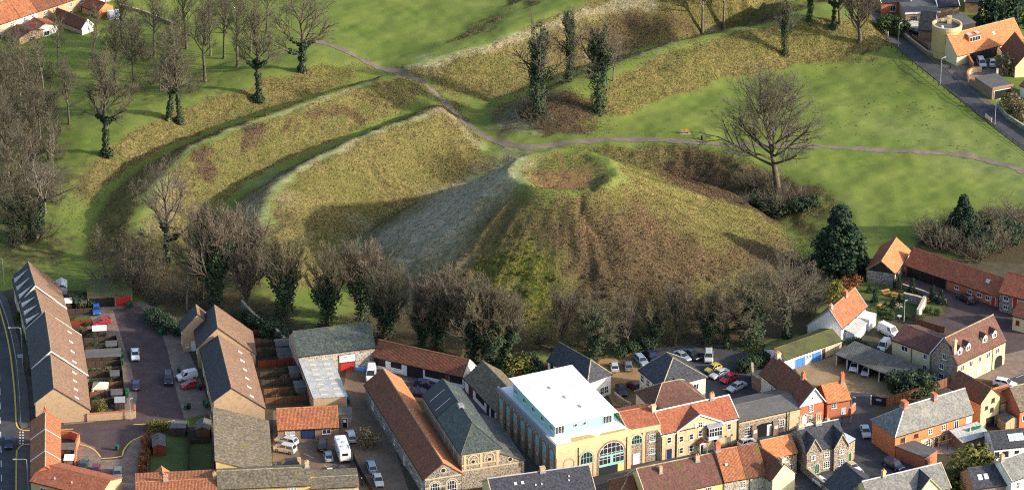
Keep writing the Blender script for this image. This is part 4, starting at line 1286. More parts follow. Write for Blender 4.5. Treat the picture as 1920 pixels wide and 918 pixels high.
ori = m.build('oriel', 'white_paint', B.root); m = MB(); m.box(s - 1.4, s + 1.4, -1.03, -po, 3.41, 5.09); m.build('pane', 'glass', ori)
m = MB(); m.slab([(s - 1.6, -1.25, 5.4), (s + 1.6, -1.25, 5.4), (s + 1.6, -po, 5.75), (s - 1.6, -po, 5.75)], .1); m.build('oriel_roof', 'lead', ori)
s = B.L * .515; m = MB(); m.box(s - .85, s - .68, -1.4, -1.22, 0, 2.4); m.box(s + .68, s + .85, -1.4, -1.22, 0, 2.4); m.box(s - .95, s + .95, -1.5, -po, 2.4, 2.65)
pc = m.build('porch', 'white_paint', B.root); m = MB()
m.slab([(s - 1.05, -1.6, 2.65), (s, -1.6, 3.35), (s, -po, 3.35), (s - 1.05, -po, 2.65)][::-1], .08); m.slab([(s + 1.05, -1.6, 2.65), (s + 1.05, -po, 2.65), (s, -po, 3.35), (s, -1.6, 3.35)][::-1], .08); m.build('porch_roof', 'red_tile', pc)
o = door(B, 'f', s, .95, 2.1, 'brown_paint', 'white_paint', off=po)
for fr in (.0, .185): downpipe(B, 'f', B.L * fr + .1, 5.3)
downpipe(B, 'f', B.L - .05, 5.3)
for fr in (.845, .925): disc(B, 'f', B.L * fr, 2.2, .22, 'brown_paint', .04, 'roundel')
chimney(B, .3, B.f * B.W, 1.5, .8, .7, 'yellow_brick', 0); chimney(B, B.L * .78, B.f * B.W, 1.2, .8, .6, 'tan_brick', 2)

B = bld('coach_house', 'low coach house with grey felt roof and dark carriage arch', 'coach house', q('5', 727, 525), q('5', 1080, 447), 4.3, 'flint', 'felt_roof', W=8.5, fix=True, Rb=q('5', 1008, 363), ridge='felt_roof', oh=.2)
m = MB(); s = B.L * .42; 
m.poly([(s - 1.7, -.05, .03), (s + 1.5, -.05, .03), (s + 1.5, -.05, 2.6), (s + .8, -.05, 2.85), (s - .8, -.05, 2.85), (s - 1.7, -.05, 2.6)]); m.build('carriage_arch_shade', 'black_paint', B.root)  # black face stands for the shade within, no opening cut
m = MB(); m.box(s + .5, s + 1.5, -.09, -.052, .03, 2.4); m.build('gate_leaf', 'white_paint', B.root)
for x_ in (-2.4, 2.1): 
    m = MB(); m.box(s + x_ - .45, s + x_ + .6, -.6, 0, 0, 2.2); m.box(s + x_ - .4, s + x_ + .55, -.3, 0, 2.2, 3.0); m.build('buttress', 'brown_brick', B.root)
    m = MB(); m.box(s + x_ - .3, s + x_ + .45, -.66, -.6, 1.5, 2.1); m.build('notice', 'white_paint', B.root)
window(B, 'f', B.L * .15, 1.0, 1.5, 1.7, 3, 3); window(B, 'f', B.L * .70, 1.3, 1.2, 1.5, 3, 3)
band(B, 'f', B.L / 2, 3.8, B.L - .1, .4); band(B, 'f', B.L * .9, 0, B.L * .19, 3.7, 'yellow_brick', .04)
for fr in (.78, .82): downpipe(B, 'f', B.L * fr, 4.1)

B = bld('red_brick_house', 'red brick house with white gable front and steep brown roof', 'house', q('5', 855, 245), q('5', 1080, 432), 4.7, 'red_brick', 'brown_pantile', c=q('6', 230, 374), Rb=q('6', 156, 288), ridge='orange_ridge', verge=('white_paint', 'b'), ov=.3)
y = B.f * B.W
m = MB(); m.poly([(B.L + .03, .1, B.ez - .25), (B.L + .03, B.W - .1, B.ez2 - .25), (B.L + .03, y, B.rz - .1)]); m.build('white_gable', 'white_render', B.root)
window(B, 'r', B.W * .5, B.ez + .75, .4, .6, 1, 1, off=.04); window(B, 'r', B.W * .46, 2.9, .95, 1.6, 3, 4); window(B, 'r', B.W * .46, .75, .95, 1.4, 3, 4)
door(B, 'r', B.W * .18, 1.05, 2.2, 'white_paint'); m = MB(); m.slab([(-.8, -.4, 2.45), (0, -.4, 2.85), (0, 0, 2.85), (-.8, 0, 2.45)][::-1], .12); m.slab([(.8, -.4, 2.45), (.8, 0, 2.45), (0, 0, 2.85), (0, -.4, 2.85)][::-1], .12); o = m.build('door_hood', 'white_paint', B.root); place_on(B, o, 'r', B.W * .18, 0)
m = MB(); m.box(.2, B.L * .8, -.05, 0, 0, B.ez - .3); m.build('side_panel', 'pale_render', B.root)
for s_ in (.3, .45, .6): window(B, 'f', B.L * s_, 2.9, .9, 1.1, 2, 2, off=.05)
chimney(B, 1.0, y, 1.2, .9, .8, 'yellow_brick', 2); chimney(B, B.L * .72, y, 1.3, .7, .7, 'red_brick', 2)
B = bld('cottage', 'red brick cottage with orange tiles and tall chimney by the yard entrance', 'house', q('6', 236, 378), q('6', 377, 353), 3.7, 'red_brick', 'bright_pantile', Rb=q('6', 340, 247), ridge='orange_ridge')
window(B, 'f', B.L * .3, 2.3, 1.1, 1.0, 3, 2); window(B, 'f', B.L * .72, .7, .9, 1.3, 2, 2, gm='bright_glass'); chimney(B, B.L - .5, B.f * B.W, 1.8, .7, .8, 'red_brick', 2)

# --- car park houses
B = bld('car_park_house', 'rendered two-storey house with steep grey hipped roof in the car park', 'house', q('5', 153, 224), q('5', 280, 328), 5.8, 'pale_render', 'dark_slate', c=q('5', 542, 270), Rb=q('5', 345, 157), hipb=.4, hipa=.18, ridge='mortar_ridge')
for k in range(4):
    for z in (1.0, 3.6): window(B, 'f', B.L * (k + .5) / 4, z, 1.1, 1.5, 2, 2)
for fr in (.3, .55, .78):
    for z in (1.0, 3.6): window(B, 'r', B.W * fr, z, 1.2, 1.2, 2, 1)
m = MB(); y0 = B.W * .12; y1 = B.W * .52
m.poly([(B.L + 3.2, y0, 0), (B.L + 3.2, y1, 0), (B.L + 3.2, y1, 4.4), (B.L + 3.2, (y0 + y1) / 2, 6.6), (B.L + 3.2, y0, 4.4)]); m.poly([(B.L, y0, 0), (B.L + 3.2, y0, 0), (B.L + 3.2, y0, 4.4), (B.L, y0, 4.4)]); m.poly([(B.L + 3.2, y1, 0), (B.L, y1, 0), (B.L, y1, 4.4), (B.L + 3.2, y1, 4.4)])
wg = m.build('front_wing', 'pale_render', B.root)
m = MB(); ym = (y0 + y1) / 2
m.slab([(B.L - 2.6, y0 - .25, 4.3), (B.L + 3.4, y0 - .25, 4.3), (B.L + 3.4, ym, 6.8), (B.L - 2.6, ym, 6.8)], .12); m.slab([(B.L + 3.4, y1 + .25, 4.3), (B.L - 2.6, y1 + .25, 4.3), (B.L - 2.6, ym, 6.8), (B.L + 3.4, ym, 6.8)], .12); m.build('wing_roof', 'dark_slate', wg)
B = bld('rear_range', 'low hipped slate range tucked behind the cream street house', 'house', q('5', 232, 452), q('5', 530, 392), 5.0, 'pale_render', 'maroon_tile', W=8, rz=7.9, hipa=.45, hipb=.45, ridge='mortar_ridge')
B = bld('white_house', 'white house with dark hipped roof behind the white-roofed hall', 'house', q('4', 368, 214), q('4', 582, 336), 4.5, 'white_render', 'dark_slate', c=q('4', 730, 300), rz=7.3, hipa=.0, hipb=.45, ridge='mortar_ridge')
window(B, 'f', B.L * .1, 2.8, .9, 1.3, 2, fm='black_paint'); window(B, 'f', B.L * .22, 2.5, .8, 1.1, 2, fm='black_paint'); wins(B, 'r', [(.62, .6, 1.0, 1.6, 2, 2), (.8, .6, 1.0, 1.6, 2, 2)])

# --- garages, white house and inn yard on the east
B = bld('garage_row', 'row of garages with blue doors under a mossy roof', 'garage', q('5', 985, 172), q('7', 300, 668), 2.6, 'white_render', 'moss_roof', Rb=q('7', 244, 604), ridge='moss_roof', oh=.15)
for s_, w_ in ((.28, 2.6), (.56, 2.6)): door(B, 'f', B.L * s_, w_, 2.0, 'blue_paint', 'white_paint', name='garage_door', planks=4)
window(B, 'f', B.L * .42, 1.1, 1.5, 1.0, 4, 3)
m = MB(); m.box(B.L * .66, B.L - .02, -.05, 0, .05, 2.45); m.build('boarding', 'pale_boards', B.root); door(B, 'f', B.L * .69, .5, 2.1, 'brown_paint', 'brown_paint', off=.06)
CP_A, CP_B = q('6', 290, 78), q('6', 692, 236)
A_, L_, u_, v_ = frame_from(CP_A, CP_B, 2.4)
root = empty('open_garage', A_[0], A_[1], 0, math.atan2(u_[1], u_[0])); tag(root, 'open-fronted garage row with grey sheet roof on white posts', 'garage')
Wg = 6.0
m = MB(); m.slab([(-.2, -.3, 2.5), (L_ + .2, -.3, 2.5), (L_ + .2, Wg + .2, 3.0), (-.2, Wg + .2, 3.0)], .12); m.build('roof', 'corrugated_sheet', root)
m = MB(); m.box(0, L_, Wg - .15, Wg, 0, 2.85); m.box(0, .12, .3, Wg - .15, 0, 2.4); m.build('wall', 'brown_brick', root)
for k in range(7):
    m = MB(); m.box(L_ * k / 6 * .99 - .0, L_ * k / 6 * .99 + .16, 0, .16, 0, 2.36); m.build('post', 'white_paint', root)
for k in range(1, 6):
    m = MB(); m.box(L_ * k / 6 * .99 + .04, L_ * k / 6 * .99 + .12, .2, Wg - .16, 0, 2.3); m.build('partition', 'dark_boards', root)
m = MB(); m.box(L_ * 5 / 6 + .1, L_ * .985, .02, .1, .02, 2.3); m.build('closed_door', 'navy_paint', root)

B = bld('white_house', 'white gabled house with orange pantiles beside the beer garden', 'house', q('7', 298, 592), q('7', 440, 467), 3.8, 'white_render', 'orange_pantile', ca=q('7', 150, 540), ez2=2.4, Ra=q('7', 232, 492), ridge='orange_ridge', verge=('lead', 'both'))
wins(B, 'f', [(.3, 2.3, .8, .9), (.6, 2.3, .8, .9), (.5, .6, 1.2, 1.4)]); chimney(B, B.L * .62, B.f * B.W, 1.3, .8, .7, 'red_brick', 1); chimney(B, .5, B.f * B.W, .9, .6, .5, 'yellow_brick', 1)
m = MB(); m.box(B.L * .15, B.L * .62, -2.2, -.02, 0, 2.2); o = m.build('lean_to', 'bright_glass', B.root); m = MB(); m.slab([(B.L * .12, -2.4, 2.25), (B.L * .65, -2.4, 2.25), (B.L * .65, -.02, 2.8), (B.L * .12, -.02, 2.8)], .06); m.build('lean_to_roof', 'clear_sheet', o)
m = MB(); m.box(B.L * .7, B.L - .1, -2.4, -.02, 0, 2.7); m.build('entrance_block', 'white_render', B.root)
for fr in (.35, .55, .72): disc(B, 'l', B.W * fr, 2.2, .1, 'black_paint', .03, 'wall_vent')
B = bld('inn_wing', 'cream rendered wing with plain slate roof beside the stone inn', 'inn', q('7', 592, 662), q('7', 808, 742), 4.6, 'cream_render', 'maroon_tile', Rb=q('7', 880, 658), verge=('white_paint', 'b'))
wins(B, 'f', [(.33, 3.1, 1.5, 1.1, 2), (.88, 3.0, .9, 1.1, 2), (.88, .6, 1.0, 1.1, 2)]); downpipe(B, 'f', B.L * .52)
B = bld('stone_inn', 'large stone inn with four white dormers and archway', 'inn', q('7', 965, 802), q('7', 1240, 668), 5.2, 'flint', 'maroon_tile', ca=q('7', 812, 742), Ra=q('7', 893, 655), ridge='mortar_ridge', oh=.2)
for s_ in (.08, .25, .60, .80): dormer(B, B.L * s_ + .5, 1.35, 1.35, .9, 'white_render', 'maroon_tile')
m = MB(); m.box(.02, B.L - .02, -.06, 0, .02, 4.9); m.build('front_face', 'yellow_brick', B.root)
wins(B, 'f', [(.1, 3.3, 1, 1.2), (.28, 3.3, 1, 1.2), (.46, 3.3, 1, 1.2), (.64, 3.3, 1, 1.2), (.83, 3.3, 1, 1.2)], off=.07); wins(B, 'f', [(.28, .7, 1.2, 1.5), (.46, .7, 1.2, 1.5), (.64, .7, 1.0, 1.3)], off=.07, gm='bright_glass')
m = MB(); s = B.L * .87; m.poly([(s - 1.2, -.09, .03), (s + 1.2, -.09, .03)] + [(s + 1.2 * math.cos(math.pi * k / 10), -.09, 1.6 + 1.0 * math.sin(math.pi * k / 10)) for k in range(11)]); m.build('archway', 'black_paint', B.root)  # black face paints the shade under the arch
wins(B, 'l', [(.48, 5.0, 1.0, 1.2), (.4, 2.7, 1.0, 1.2), (.4, .5, 1.2, 1.2)]); chimney(B, .5, B.f * B.W * .4, .2, .7, .6, 'yellow_brick', 1)
downpipe(B, 'f', B.L * .73, 4.9, off=.16)

B = bld('barn', 'tall barn with brown and orange pantiles and black boarded gable', 'barn', q('7', 605, 284), q('7', 690, 150), 3.0, 'grey_flint', 'bright_pantile', ca=q('7', 450, 250), Ra=q('7', 528, 215), ridge='orange_ridge')
y = B.f * B.W; m = MB(); m.poly([(-.04, B.W - .1, B.ez2 - .1), (-.04, .1, B.ez - .1), (-.04, y, B.rz - .1)]); m.build('boarded_gable', 'black_boards', B.root)
r = MB(); s2 = (B.rz - B.ez2) / (B.W - y); r.slab([(B.L + .13, B.W + .3, B.ez2 - .3 * s2 + .25), (-.13, B.W + .3, B.ez2 - .3 * s2 + .25), (-.13, y + .05, B.rz + .25), (B.L + .13, y + .05, B.rz + .25)], .05); r.build('brown_slope', 'red_tile', B.root)
m = MB(); m.box(.2, .6, -.04, 0, .05, 2.7); m.build('white_panel', 'white_render', B.root); m = MB(); m.box(B.L * .62, B.L * .98, -.05, 0, .03, 2.6); m.build('white_panel', 'white_render', B.root)
B = bld('stable_range', 'long low stable range with red pantiles and open bays in the inn yard', 'stables', q('7', 668, 230), q('7', 1200, 412), 2.6, 'red_brick', 'red_tile', W=5.5, fix=True, Rb=q('7', 1217, 318), ridge='orange_ridge')
m = MB(); m.box(.3, B.L * .44, -.06, 0, .03, 2.4); m.build('open_bay_shade', 'black_paint', B.root)  # black panel paints the shade inside the open bays
for k in range(4):
    m = MB(); m.box(B.L * (.02 + .14 * k), B.L * (.02 + .14 * k) + .16, -.14, -.06, 0, 2.4); m.build('post', 'dark_boards', B.root)
wins(B, 'f', [(.56, .9, 1.0, .9), (.7, .9, 1.0, .9), (.8, .9, 1.1, 1.0), (.89, .9, 1.0, 1.0)]); door(B, 'f', B.L * .95, .95, 2.0, 'red_paint'); skylight(B, B.L * .84, 1.5, .8, .8)
B = bld('stable_cottage', 'red-tiled flint cottage at the end of the stable range', 'house', q('7', 1207, 388), q('7', 1400, 440), 4.3, 'grey_flint', 'red_tile', W=7, rz=7.4, ridge='orange_ridge')
wins(B, 'f', [(.2, 2.7, 1.1, 1.0), (.2, .8, 1.0, .9), (.75, 2.7, 1.0, 1.0)]); door(B, 'f', B.L * .47, .95, 2.4, 'red_paint', z=1.6)
B = bld('gate_lodge', 'small cream lodge with round-headed red window at the inn yard gate', 'house', q('7', 1283, 520), q('7', 1390, 548), 3.4, 'cream_render', 'brown_pantile', W=5, rz=5.3)
window(B, 'f', B.L * .28, 1.4, .8, 1.1, 2, 2, arch=True, fm='red_paint')

# --- red brick terrace with slate roof, south-east
B = bld('slate_terrace', 'orange brick terrace with mottled grey slate roof and white ground floor', 'house', q('6', 657, 580), q('6', 1136, 436), 5.0, 'orange_brick', 'grey_slate', ca=q('6', 497, 487), Rb=q('6', 1085, 292), hipa=.55, ridge='lead')
wins(B, 'f', [(.1, 3.1, 1.0, .9), (.27, 3.2, 1.0, .8)], fm='brown_paint'); wins(B, 'f', [(.45, 3.1, .9, 1.1, 2, 2), (.62, 3.1, .9, 1.1, 2, 2), (.79, 2.6, 1.0, 1.7, 2)]); wins(B, 'f', [(.95, 2.6, 1.4, 1.7, 2)], gm='bright_glass')
m = MB(); m.box(B.L * .33, B.L * .8, -.08, 0, .02, 2.3); m.build('white_ground_floor', 'cream_render', B.root); window(B, 'f', B.L * .42, .9, 1.2, 1.0, 3, 2, off=.09); window(B, 'f', B.L * .63, .9, .5, .9, 1, 1, off=.09, fm='black_paint'); door(B, 'f', B.L * .53, .9, 2.0, 'brown_paint', off=.09)
m = MB(); m.box(-.04, B.L, -.05, 0, 2.45, 2.6); m.build('string_course', 'red_brick', B.root)
downpipe(B, 'f', B.L * .67, mat='white_paint'); downpipe(B, 'f', B.L * .13, mat='white_paint')
chimney(B, B.L * .22, B.f * B.W, 1.2, .9, 1.3, 'red_brick', 0); chimney(B, B.L * .6, B.f * B.W, 1.0, .7, 1.2, 'red_brick', 0)
m = MB(); m.box(B.L * .84, B.L, -2.6, -.02, 2.3, 2.45); m.box(B.L * .84, B.L, -2.6, -2.52, 2.45, 3.4); m.box(B.L * .86, B.L * .87, -2.5, -2.4, 0, 2.3); m.box(B.L * .98, B.L * .99, -2.5, -2.4, 0, 2.3); m.build('balcony', 'green_paint', B.root)
P0 = at(*q('6', 670, 655), 2.6)
B2 = bld('brick_outhouse', 'felt-roofed brick outhouse at the foot of the slate terrace', 'shed', q('6', 660, 650), q('6', 840, 720), 2.6, 'red_brick', 'felt_roof', W=4.0, kind='flat', oh=.1)
B = bld('gable_house', 'tall yellow brick house with brown ribbed roof beside the slate terrace', 'house', q('6', 990, 272), q('6', 1188, 380), 6.0, 'yellow_brick', 'brown_pantile', Rb=q('6', 1250, 291), ridge='orange_ridge', ov=.15)
wins(B, 'r', [(.64, 5.2, .8, .9, 1), (.3, 4.2, .7, .7, 1), (.6, 3.2, .9, .9, 1)], fm='brown_paint'); window(B, 'r', B.W * .55, .1, 2.2, 2.1, 3, fm='brown_paint', sill=False)
B = bld('gable_wing', 'yellow brick wing with bright orange roof by the garden shed', 'house', q('6', 1310, 374), q('6', 1396, 348), 4.2, 'yellow_brick', 'bright_pantile', Rb=q('6', 1348, 268), ridge='orange_ridge')
wins(B, 'f', [(.5, 2.6, .9, 1.1, 2, 2)], fm='brown_paint'); door(B, 'f', B.L * .5, 1.6, 1.9, 'white_paint')
B = bld('red_gable_house', 'house with mossy brown roof and red brick end behind the shed', 'house', q('g', 1232, 292), q('g', 1420, 245), 4.2, 'red_brick', 'mossy_tile', Ra=q('g', 1152, 112), ridge='mortar_ridge')
window(B, 'f', B.L * .2, 1.8, 1.0, 1.2, 2)

# --- flint house with twin gables
B = bld('flint_house', 'flint house with twin gables, arched green door and clustered chimneys', 'house', q('f', 690, 552), q('f', 1075, 470), 4.9, 'flint', 'dark_slate', W=8.0, rz=8.0, ridge='lead', oh=.15)
FH = B
gl = cross_gable(B, B.L * .16, B.L * .36, 2.6, 'flint', 'dark_slate', verge='stone', proud=.25); gr = cross_gable(B, B.L * .83, B.L * .36, 2.6, 'flint', 'dark_slate', verge='stone', proud=.5)
wins(B, 'f', [(.14, 3.1, 1.0, 1.0, 3, 2)], off=.25); wins(B, 'f', [(.49, 3.1, 1.1, 1.0, 3, 2), (.49, .7, 1.3, 1.4, 3, 3)]); wins(B, 'f', [(.83, 3.3, 1.1, 1.0, 3, 2), (.86, .8, 1.5, 1.4, 4, 3)], off=.5); window(B, 'f', B.L * .05, .9, .6, .9, 2, 2, off=.25)
window(B, 'f', B.L * .24, .05, 1.0, 2.2, 2, 1, arch=True, fm='white_paint', gm='green_paint', sill=False, off=.25, name='arched_door')
for s_, k_ in ((.02, 2), (.46, 3)):
    chimney(B, B.L * s_ + .3, B.f * B.W, .8, 1.1, .8, 'yellow_brick', 0)
    for j in range(k_):
        m = MB(); x_ = B.L * s_ + .3 + (j - (k_ - 1) / 2) * .42; m.tube((x_, B.f * B.W, B.rz + .8), (x_, B.f * B.W, B.rz + 2.2), .19, .17, 8); m.tube((x_, B.f * B.W, B.rz + 2.2), (x_, B.f * B.W, B.rz + 2.45), .26, .24, 8); m.build('chimney_shaft', 'stone', B.root)
downpipe(B, 'f', B.L * .655)
B = bld('flint_annex', 'flint annex with glazed lean-to roof and side door', 'house', q('f', 1080, 476), q('f', 1152, 430), 4.2, 'flint', 'bright_glass', W=7.0, ez2=5.2, kind='mono', oh=.05)
door(B, 'f', B.L * .35, .8, 2.0, 'green_paint', 'stone'); chimney(B, .9, 5.5, 2.4, .6, .6, 'yellow_brick', 1, z=5.0, pot_h=.9)

# --- houses cut by the bottom edge
B = bld('slate_house', 'house with long black slate roof before the arched hall', 'house', q('4', 75, 985), q('4', 620, 910), 5, 'yellow_brick', 'dark_slate', W=8, fix=True, Rb=q('4', 560, 785), ridge='lead', verge=('stone', 'both'))
chimney(B, B.L * .54, B.f * B.W, 1.0, .9, .7, 'tan_brick', 0)
for s_, w_ in ((.25, .5), (.32, .5)): skylight(B, B.L * s_, B.f * B.W * .62, w_, .55)
for s_ in (.5, .44, .78, .77): 
    m = MB(); yy, zz = on_roof(B, 0, B.f * B.W * (.45 if s_ != .78 else .62)); m.tube((B.L * s_, yy, zz - .1), (B.L * s_, yy, zz + .2), .13, .13, 8); m.build('roof_vent', 'white_paint', B.root)
B = bld('brown_roof_house', 'house with wide maroon tiled roof and two tan chimneys', 'house', q('5', 192, 962), q('5', 640, 868), 5, 'bright_yellow_brick', 'maroon_tile', W=9, fix=True, Rb=q('5', 565, 705), verge=('stone', 'both'))
wins(B, 'f', [(.55, 3.3, 1.3, 1.2, 3, 2), (.8, 3.3, 1.3, 1.2, 3, 2), (.3, 3.3, 1.3, 1.2, 3, 2)])
chimney(B, B.L * .27, B.f * B.W * .72, .3, .55, .5, 'tan_brick', 0); chimney(B, B.L * .76, B.f * B.W * .85, .6, .75, .55, 'tan_brick', 2)
B = bld('brown_wing', 'lower mossy brown roof against the west end of the maroon roof', 'house', q('4', 745, 965), q('4', 850, 955), 4, 'brown_brick', 'brown_pantile', W=7, rz=6.6, hipa=.4)
B = bld('orange_roof_house', 'house with half orange, half dark pantiles and satellite dish', 'house', q('5', 642, 866), q('5', 880, 826), 5.2, 'pale_flint', 'orange_pantile', Rb=q('5', 830, 652), ridge='orange_ridge')
y = B.f * B.W; s1 = B.s1; r = MB(); r.slab([(B.L * .52, -.32, B.ez - .32 * s1 + .25), (B.L + .13, -.32, B.ez - .32 * s1 + .25), (B.L + .13, y - .03, B.rz + .25), (B.L * .52, y - .03, B.rz + .25)], .05); r.build('dark_tiles', 'brown_pantile', B.root)
window(B, 'f', B.L * .45, 3.2, .95, 1.3, 3, 3); chimney(B, .3, y, 1.5, .9, .9, 'red_brick', 2); downpipe(B, 'f', B.L * .62)
m = MB()
for k in range(10): m.poly([(0, 0, 0), (.3 * math.cos(k * .628), -.1, .3 * math.sin(k * .628)), (.3 * math.cos(k * .628 + .628), -.1, .3 * math.sin(k * .628 + .628))])
o = m.build('satellite_dish', 'white_paint', B.root); yy, zz = on_roof(B, 0, y * .45); o.location = (B.L * .14, yy, zz + .35)
B = bld('cream_gable_house', 'dark-roofed wing ending in a blank sunlit cream gable', 'house', q('f', 85, 630), q('f', 352, 820), 5.2, 'pale_flint', 'brown_pantile', Rb=q('f', 466, 668), ridge='orange_ridge', verge=('lead', 'a'))
m = MB(); y = B.f * B.W; m.poly([(B.L + .03, .02, 0), (B.L + .03, B.W - .02, 0), (B.L + .03, B.W - .02, B.ez2), (B.L + .03, y, B.rz), (B.L + .03, .02, B.ez)]); m.build('gable_face', 'cream_render', B.root); chimney(B, B.L - .5, y, 1.1, .7, .8, 'yellow_brick', 0)
B = bld('orange_rear_house', 'house with bright orange pantile slope beside the flint house', 'house', q('f', 300, 612), q('f', 592, 550), 4.4, 'flint', 'bright_pantile', W=6, fix=True, Rb=q('f', 560, 385), ridge='mortar_ridge')
window(B, 'f', B.L * .62, 2.8, 1.0, 1.2, 3, 2); window(B, 'f', B.L * .8, .9, .9, 1.2, 2, 2)

B = bld('grey_slate_house', 'house with grey slate roof, stone cross gable and a chimney', 'house', q('g', 60, 1040), q('g', 680, 892), 5.0, 'yellow_brick', 'grey_slate', Rb=q('g', 605, 707), ridge='lead', verge=('stone', 'b'))
cross_gable(B, B.L * .72, 5.2, 3.0, 'cream_render', 'dark_slate', verge='stone'); chimney(B, B.L * .27, B.f * B.W, 1.3, .6, .6, 'bright_yellow_brick', 1)
window(B, 'f', B.L * .95, 3.2, .8, 1.0)
B = bld('dark_slate_wing', 'dark slate wing beside two parked cars, its ridge square to the grey roof', 'house', q('6', 222, 872), q('6', 330, 968), 4.6, 'flint', 'dark_slate', Rb=q('6', 455, 852), ridge='dark_ridge')
B = bld('white_end_house', 'white rendered house with grey slate roof and ridge chimney', 'house', q('g', 1166, 842), q('g', 1400, 760), 5, 'white_render', 'grey_slate', W=7, fix=True, Ra=q('g', 1115, 687), ridge='lead', verge=('stone', 'a'))
window(B, 'f', B.L * .22, 2.9, .9, 1.3, 2, 2); chimney(B, .4, B.f * B.W, 1.2, .7, .6, 'tan_brick', 1)
B = bld('slate_lean_to', 'dark slate lean-to with two skylights west of the white house', 'house', q('g', 865, 905), q('g', 1150, 865), 3.6, 'brown_brick', 'dark_slate', W=6.5, rz=6.0, ridge='dark_ridge')
for k in (.25, .42): skylight(B, B.L * k, 1.5, .8, 1.1)
B = bld('white_annex', 'single-storey white annex with glazed slate roof behind the garden tree', 'house', q('g', 1030, 590), q('g', 1330, 560), 2.8, 'white_render', 'dark_slate', W=6.5, rz=4.6, ridge='dark_ridge')
wins(B, 'f', [(.08, .9, .8, 1.1, 1), (.3, .9, 1.2, 1.1, 2), (.6, .9, .8, 1.0, 1)], fm='black_paint')
for k in (.5, .62, .75): skylight(B, B.L * k, 1.6, 1.1, 1.6)

# --- north-east: round tower house and neighbours
TC = at(*q('h', 702, 470), 0)
tw = empty('round_tower_house', TC[0], TC[1], 0); tag(tw, 'round ochre tower with battered base beside the orange roofed house', 'tower')
m = MB(); n = 40; r_ = 3.5; H_ = 7.8
for k in range(n):
    a0, a1 = 2 * math.pi * k / n, 2 * math.pi * (k + 1) / n
    for (z0, ra0, z1, ra1) in ((0, r_ * 1.03, 1.6, r_ * 1.03), (1.6, r_, H_, r_), ):
        m.poly([(ra0 * math.cos(a0), ra0 * math.sin(a0), z0), (ra0 * math.cos(a1), ra0 * math.sin(a1), z0), (ra1 * math.cos(a1), ra1 * math.sin(a1), z1), (ra1 * math.cos(a0), ra1 * math.sin(a0), z1)], [(a0 * r_, z0), (a1 * r_, z0), (a1 * r_, z1), (a0 * r_, z1)])
m.build('wall', 'ochre_render', tw)
m = MB()
for k in range(n):
    a0, a1 = 2 * math.pi * k / n, 2 * math.pi * (k + 1) / n
    m.slab([((r_ - .35) * math.cos(a0), (r_ - .35) * math.sin(a0), H_ + .12), ((r_ + .05) * math.cos(a0), (r_ + .05) * math.sin(a0), H_ + .12), ((r_ + .05) * math.cos(a1), (r_ + .05) * math.sin(a1), H_ + .12), ((r_ - .35) * math.cos(a1), (r_ - .35) * math.sin(a1), H_ + .12)], .9)
m.build('parapet', 'yellow_brick', tw)
m = MB(); m.poly([((r_ - .33) * math.cos(2 * math.pi * k / n), (r_ - .33) * math.sin(2 * math.pi * k / n), H_ - .6) for k in range(n)]); m.build('roof', 'felt_roof', tw)
TB = Bld(); TB.root = tw; TB.L = 0; TB.W = 0
o = window(TB, 'f', .0, 4.0, 1.0, 2.4, 2, 2, fm='stone', gm='bright_glass'); o.location = (-.1, -r_ - .0, 4.0)
o = window(TB, 'f', 0, 1.5, .8, .7, 2, 1, fm='stone'); a = R(-50); o.location = (r_ * 1.04 * math.cos(a), r_ * 1.04 * math.sin(a), 1.5); o.rotation_euler = (0, 0, a + math.pi / 2)
m = MB(); m.box(.2, 1.2, 1.6, 2.4, H_ - .6, H_ + 1.2); m.box(.1, 1.3, 1.5, 2.5, H_ + .9, H_ + 1.05); m.build('chimney', 'yellow_brick', tw)
m = MB(); m.tube((-1.2, -.8, H_ - .6), (-1.2, -.8, H_ - .2), .35, .3, 10); m.build('roof_light', 'white_paint', tw)
B = bld('orange_roof_villa', 'villa with broad orange roof, box dormer and roof windows', 'house', q('h', 800, 480), q('h', 1372, 332), 2.7, 'cream_render', 'bright_pantile', W=8, fix=True, Rb=q('h', 1332, 160), ridge='mortar_ridge')
dm = dormer(B, B.L * .33, 3.6, 1.5, 1.7, 'orange_brick', 'bright_pantile', gable=False, nx=4)
for k in (.27, .39):
    m = MB(); m.box(-.55, .55, -.6, .6, 0, .08); o = m.build('skylight', 'bright_glass', B.root); o.location = (B.L * k, 2.6, B.ez + (B.rz - B.ez) * 1.7 / (B.f * B.W) + 1.72); o.rotation_euler = (.1, 0, 0)
skylight(B, B.L * .63, B.f * B.W * .55, .7, .8)
m = MB(); m.box(B.L * .2, B.L * .6, -.06, 0, .05, 2.2); m.build('glazed_front', 'glass', B.root)
for k in range(4):
    m = MB(); m.box(B.L * (.2 + .13 * k), B.L * (.2 + .13 * k) + .2, -.12, 0, 0, 2.4); m.build('post', 'dark_boards', B.root)
B = bld('villa_wing', 'brown-tiled wing of the villa with cream gable facing the drive', 'house', q('h', 1185, 412), q('h', 1302, 577), 2.7, 'cream_render', 'brown_pantile', W=6, fix=True, Rb=q('h', 1377, 445), ridge='orange_ridge')
B = bld('flat_garage', 'brick garage with grey flat roof and white-trimmed dark door', 'garage', q('h', 1105, 770), q('h', 1285, 735), 2.6, 'brown_brick', 'felt_roof', W=7.5, kind='flat', oh=.05)
door(B, 'f', B.L * .5, B.L * .8, 2.0, 'black_paint', 'white_paint', name='garage_door'); m = MB(); m.box(0, B.L, -.1, .15, 2.5, 3.0); m.build('parapet', 'brown_brick', B.root)
B = bld('flat_extension', 'grey felt flat roof behind the round tower', 'house', q('h', 800, 225), q('h', 960, 198), 4.6, 'dark_boards', 'felt_roof', W=6, kind='flat', oh=.1)
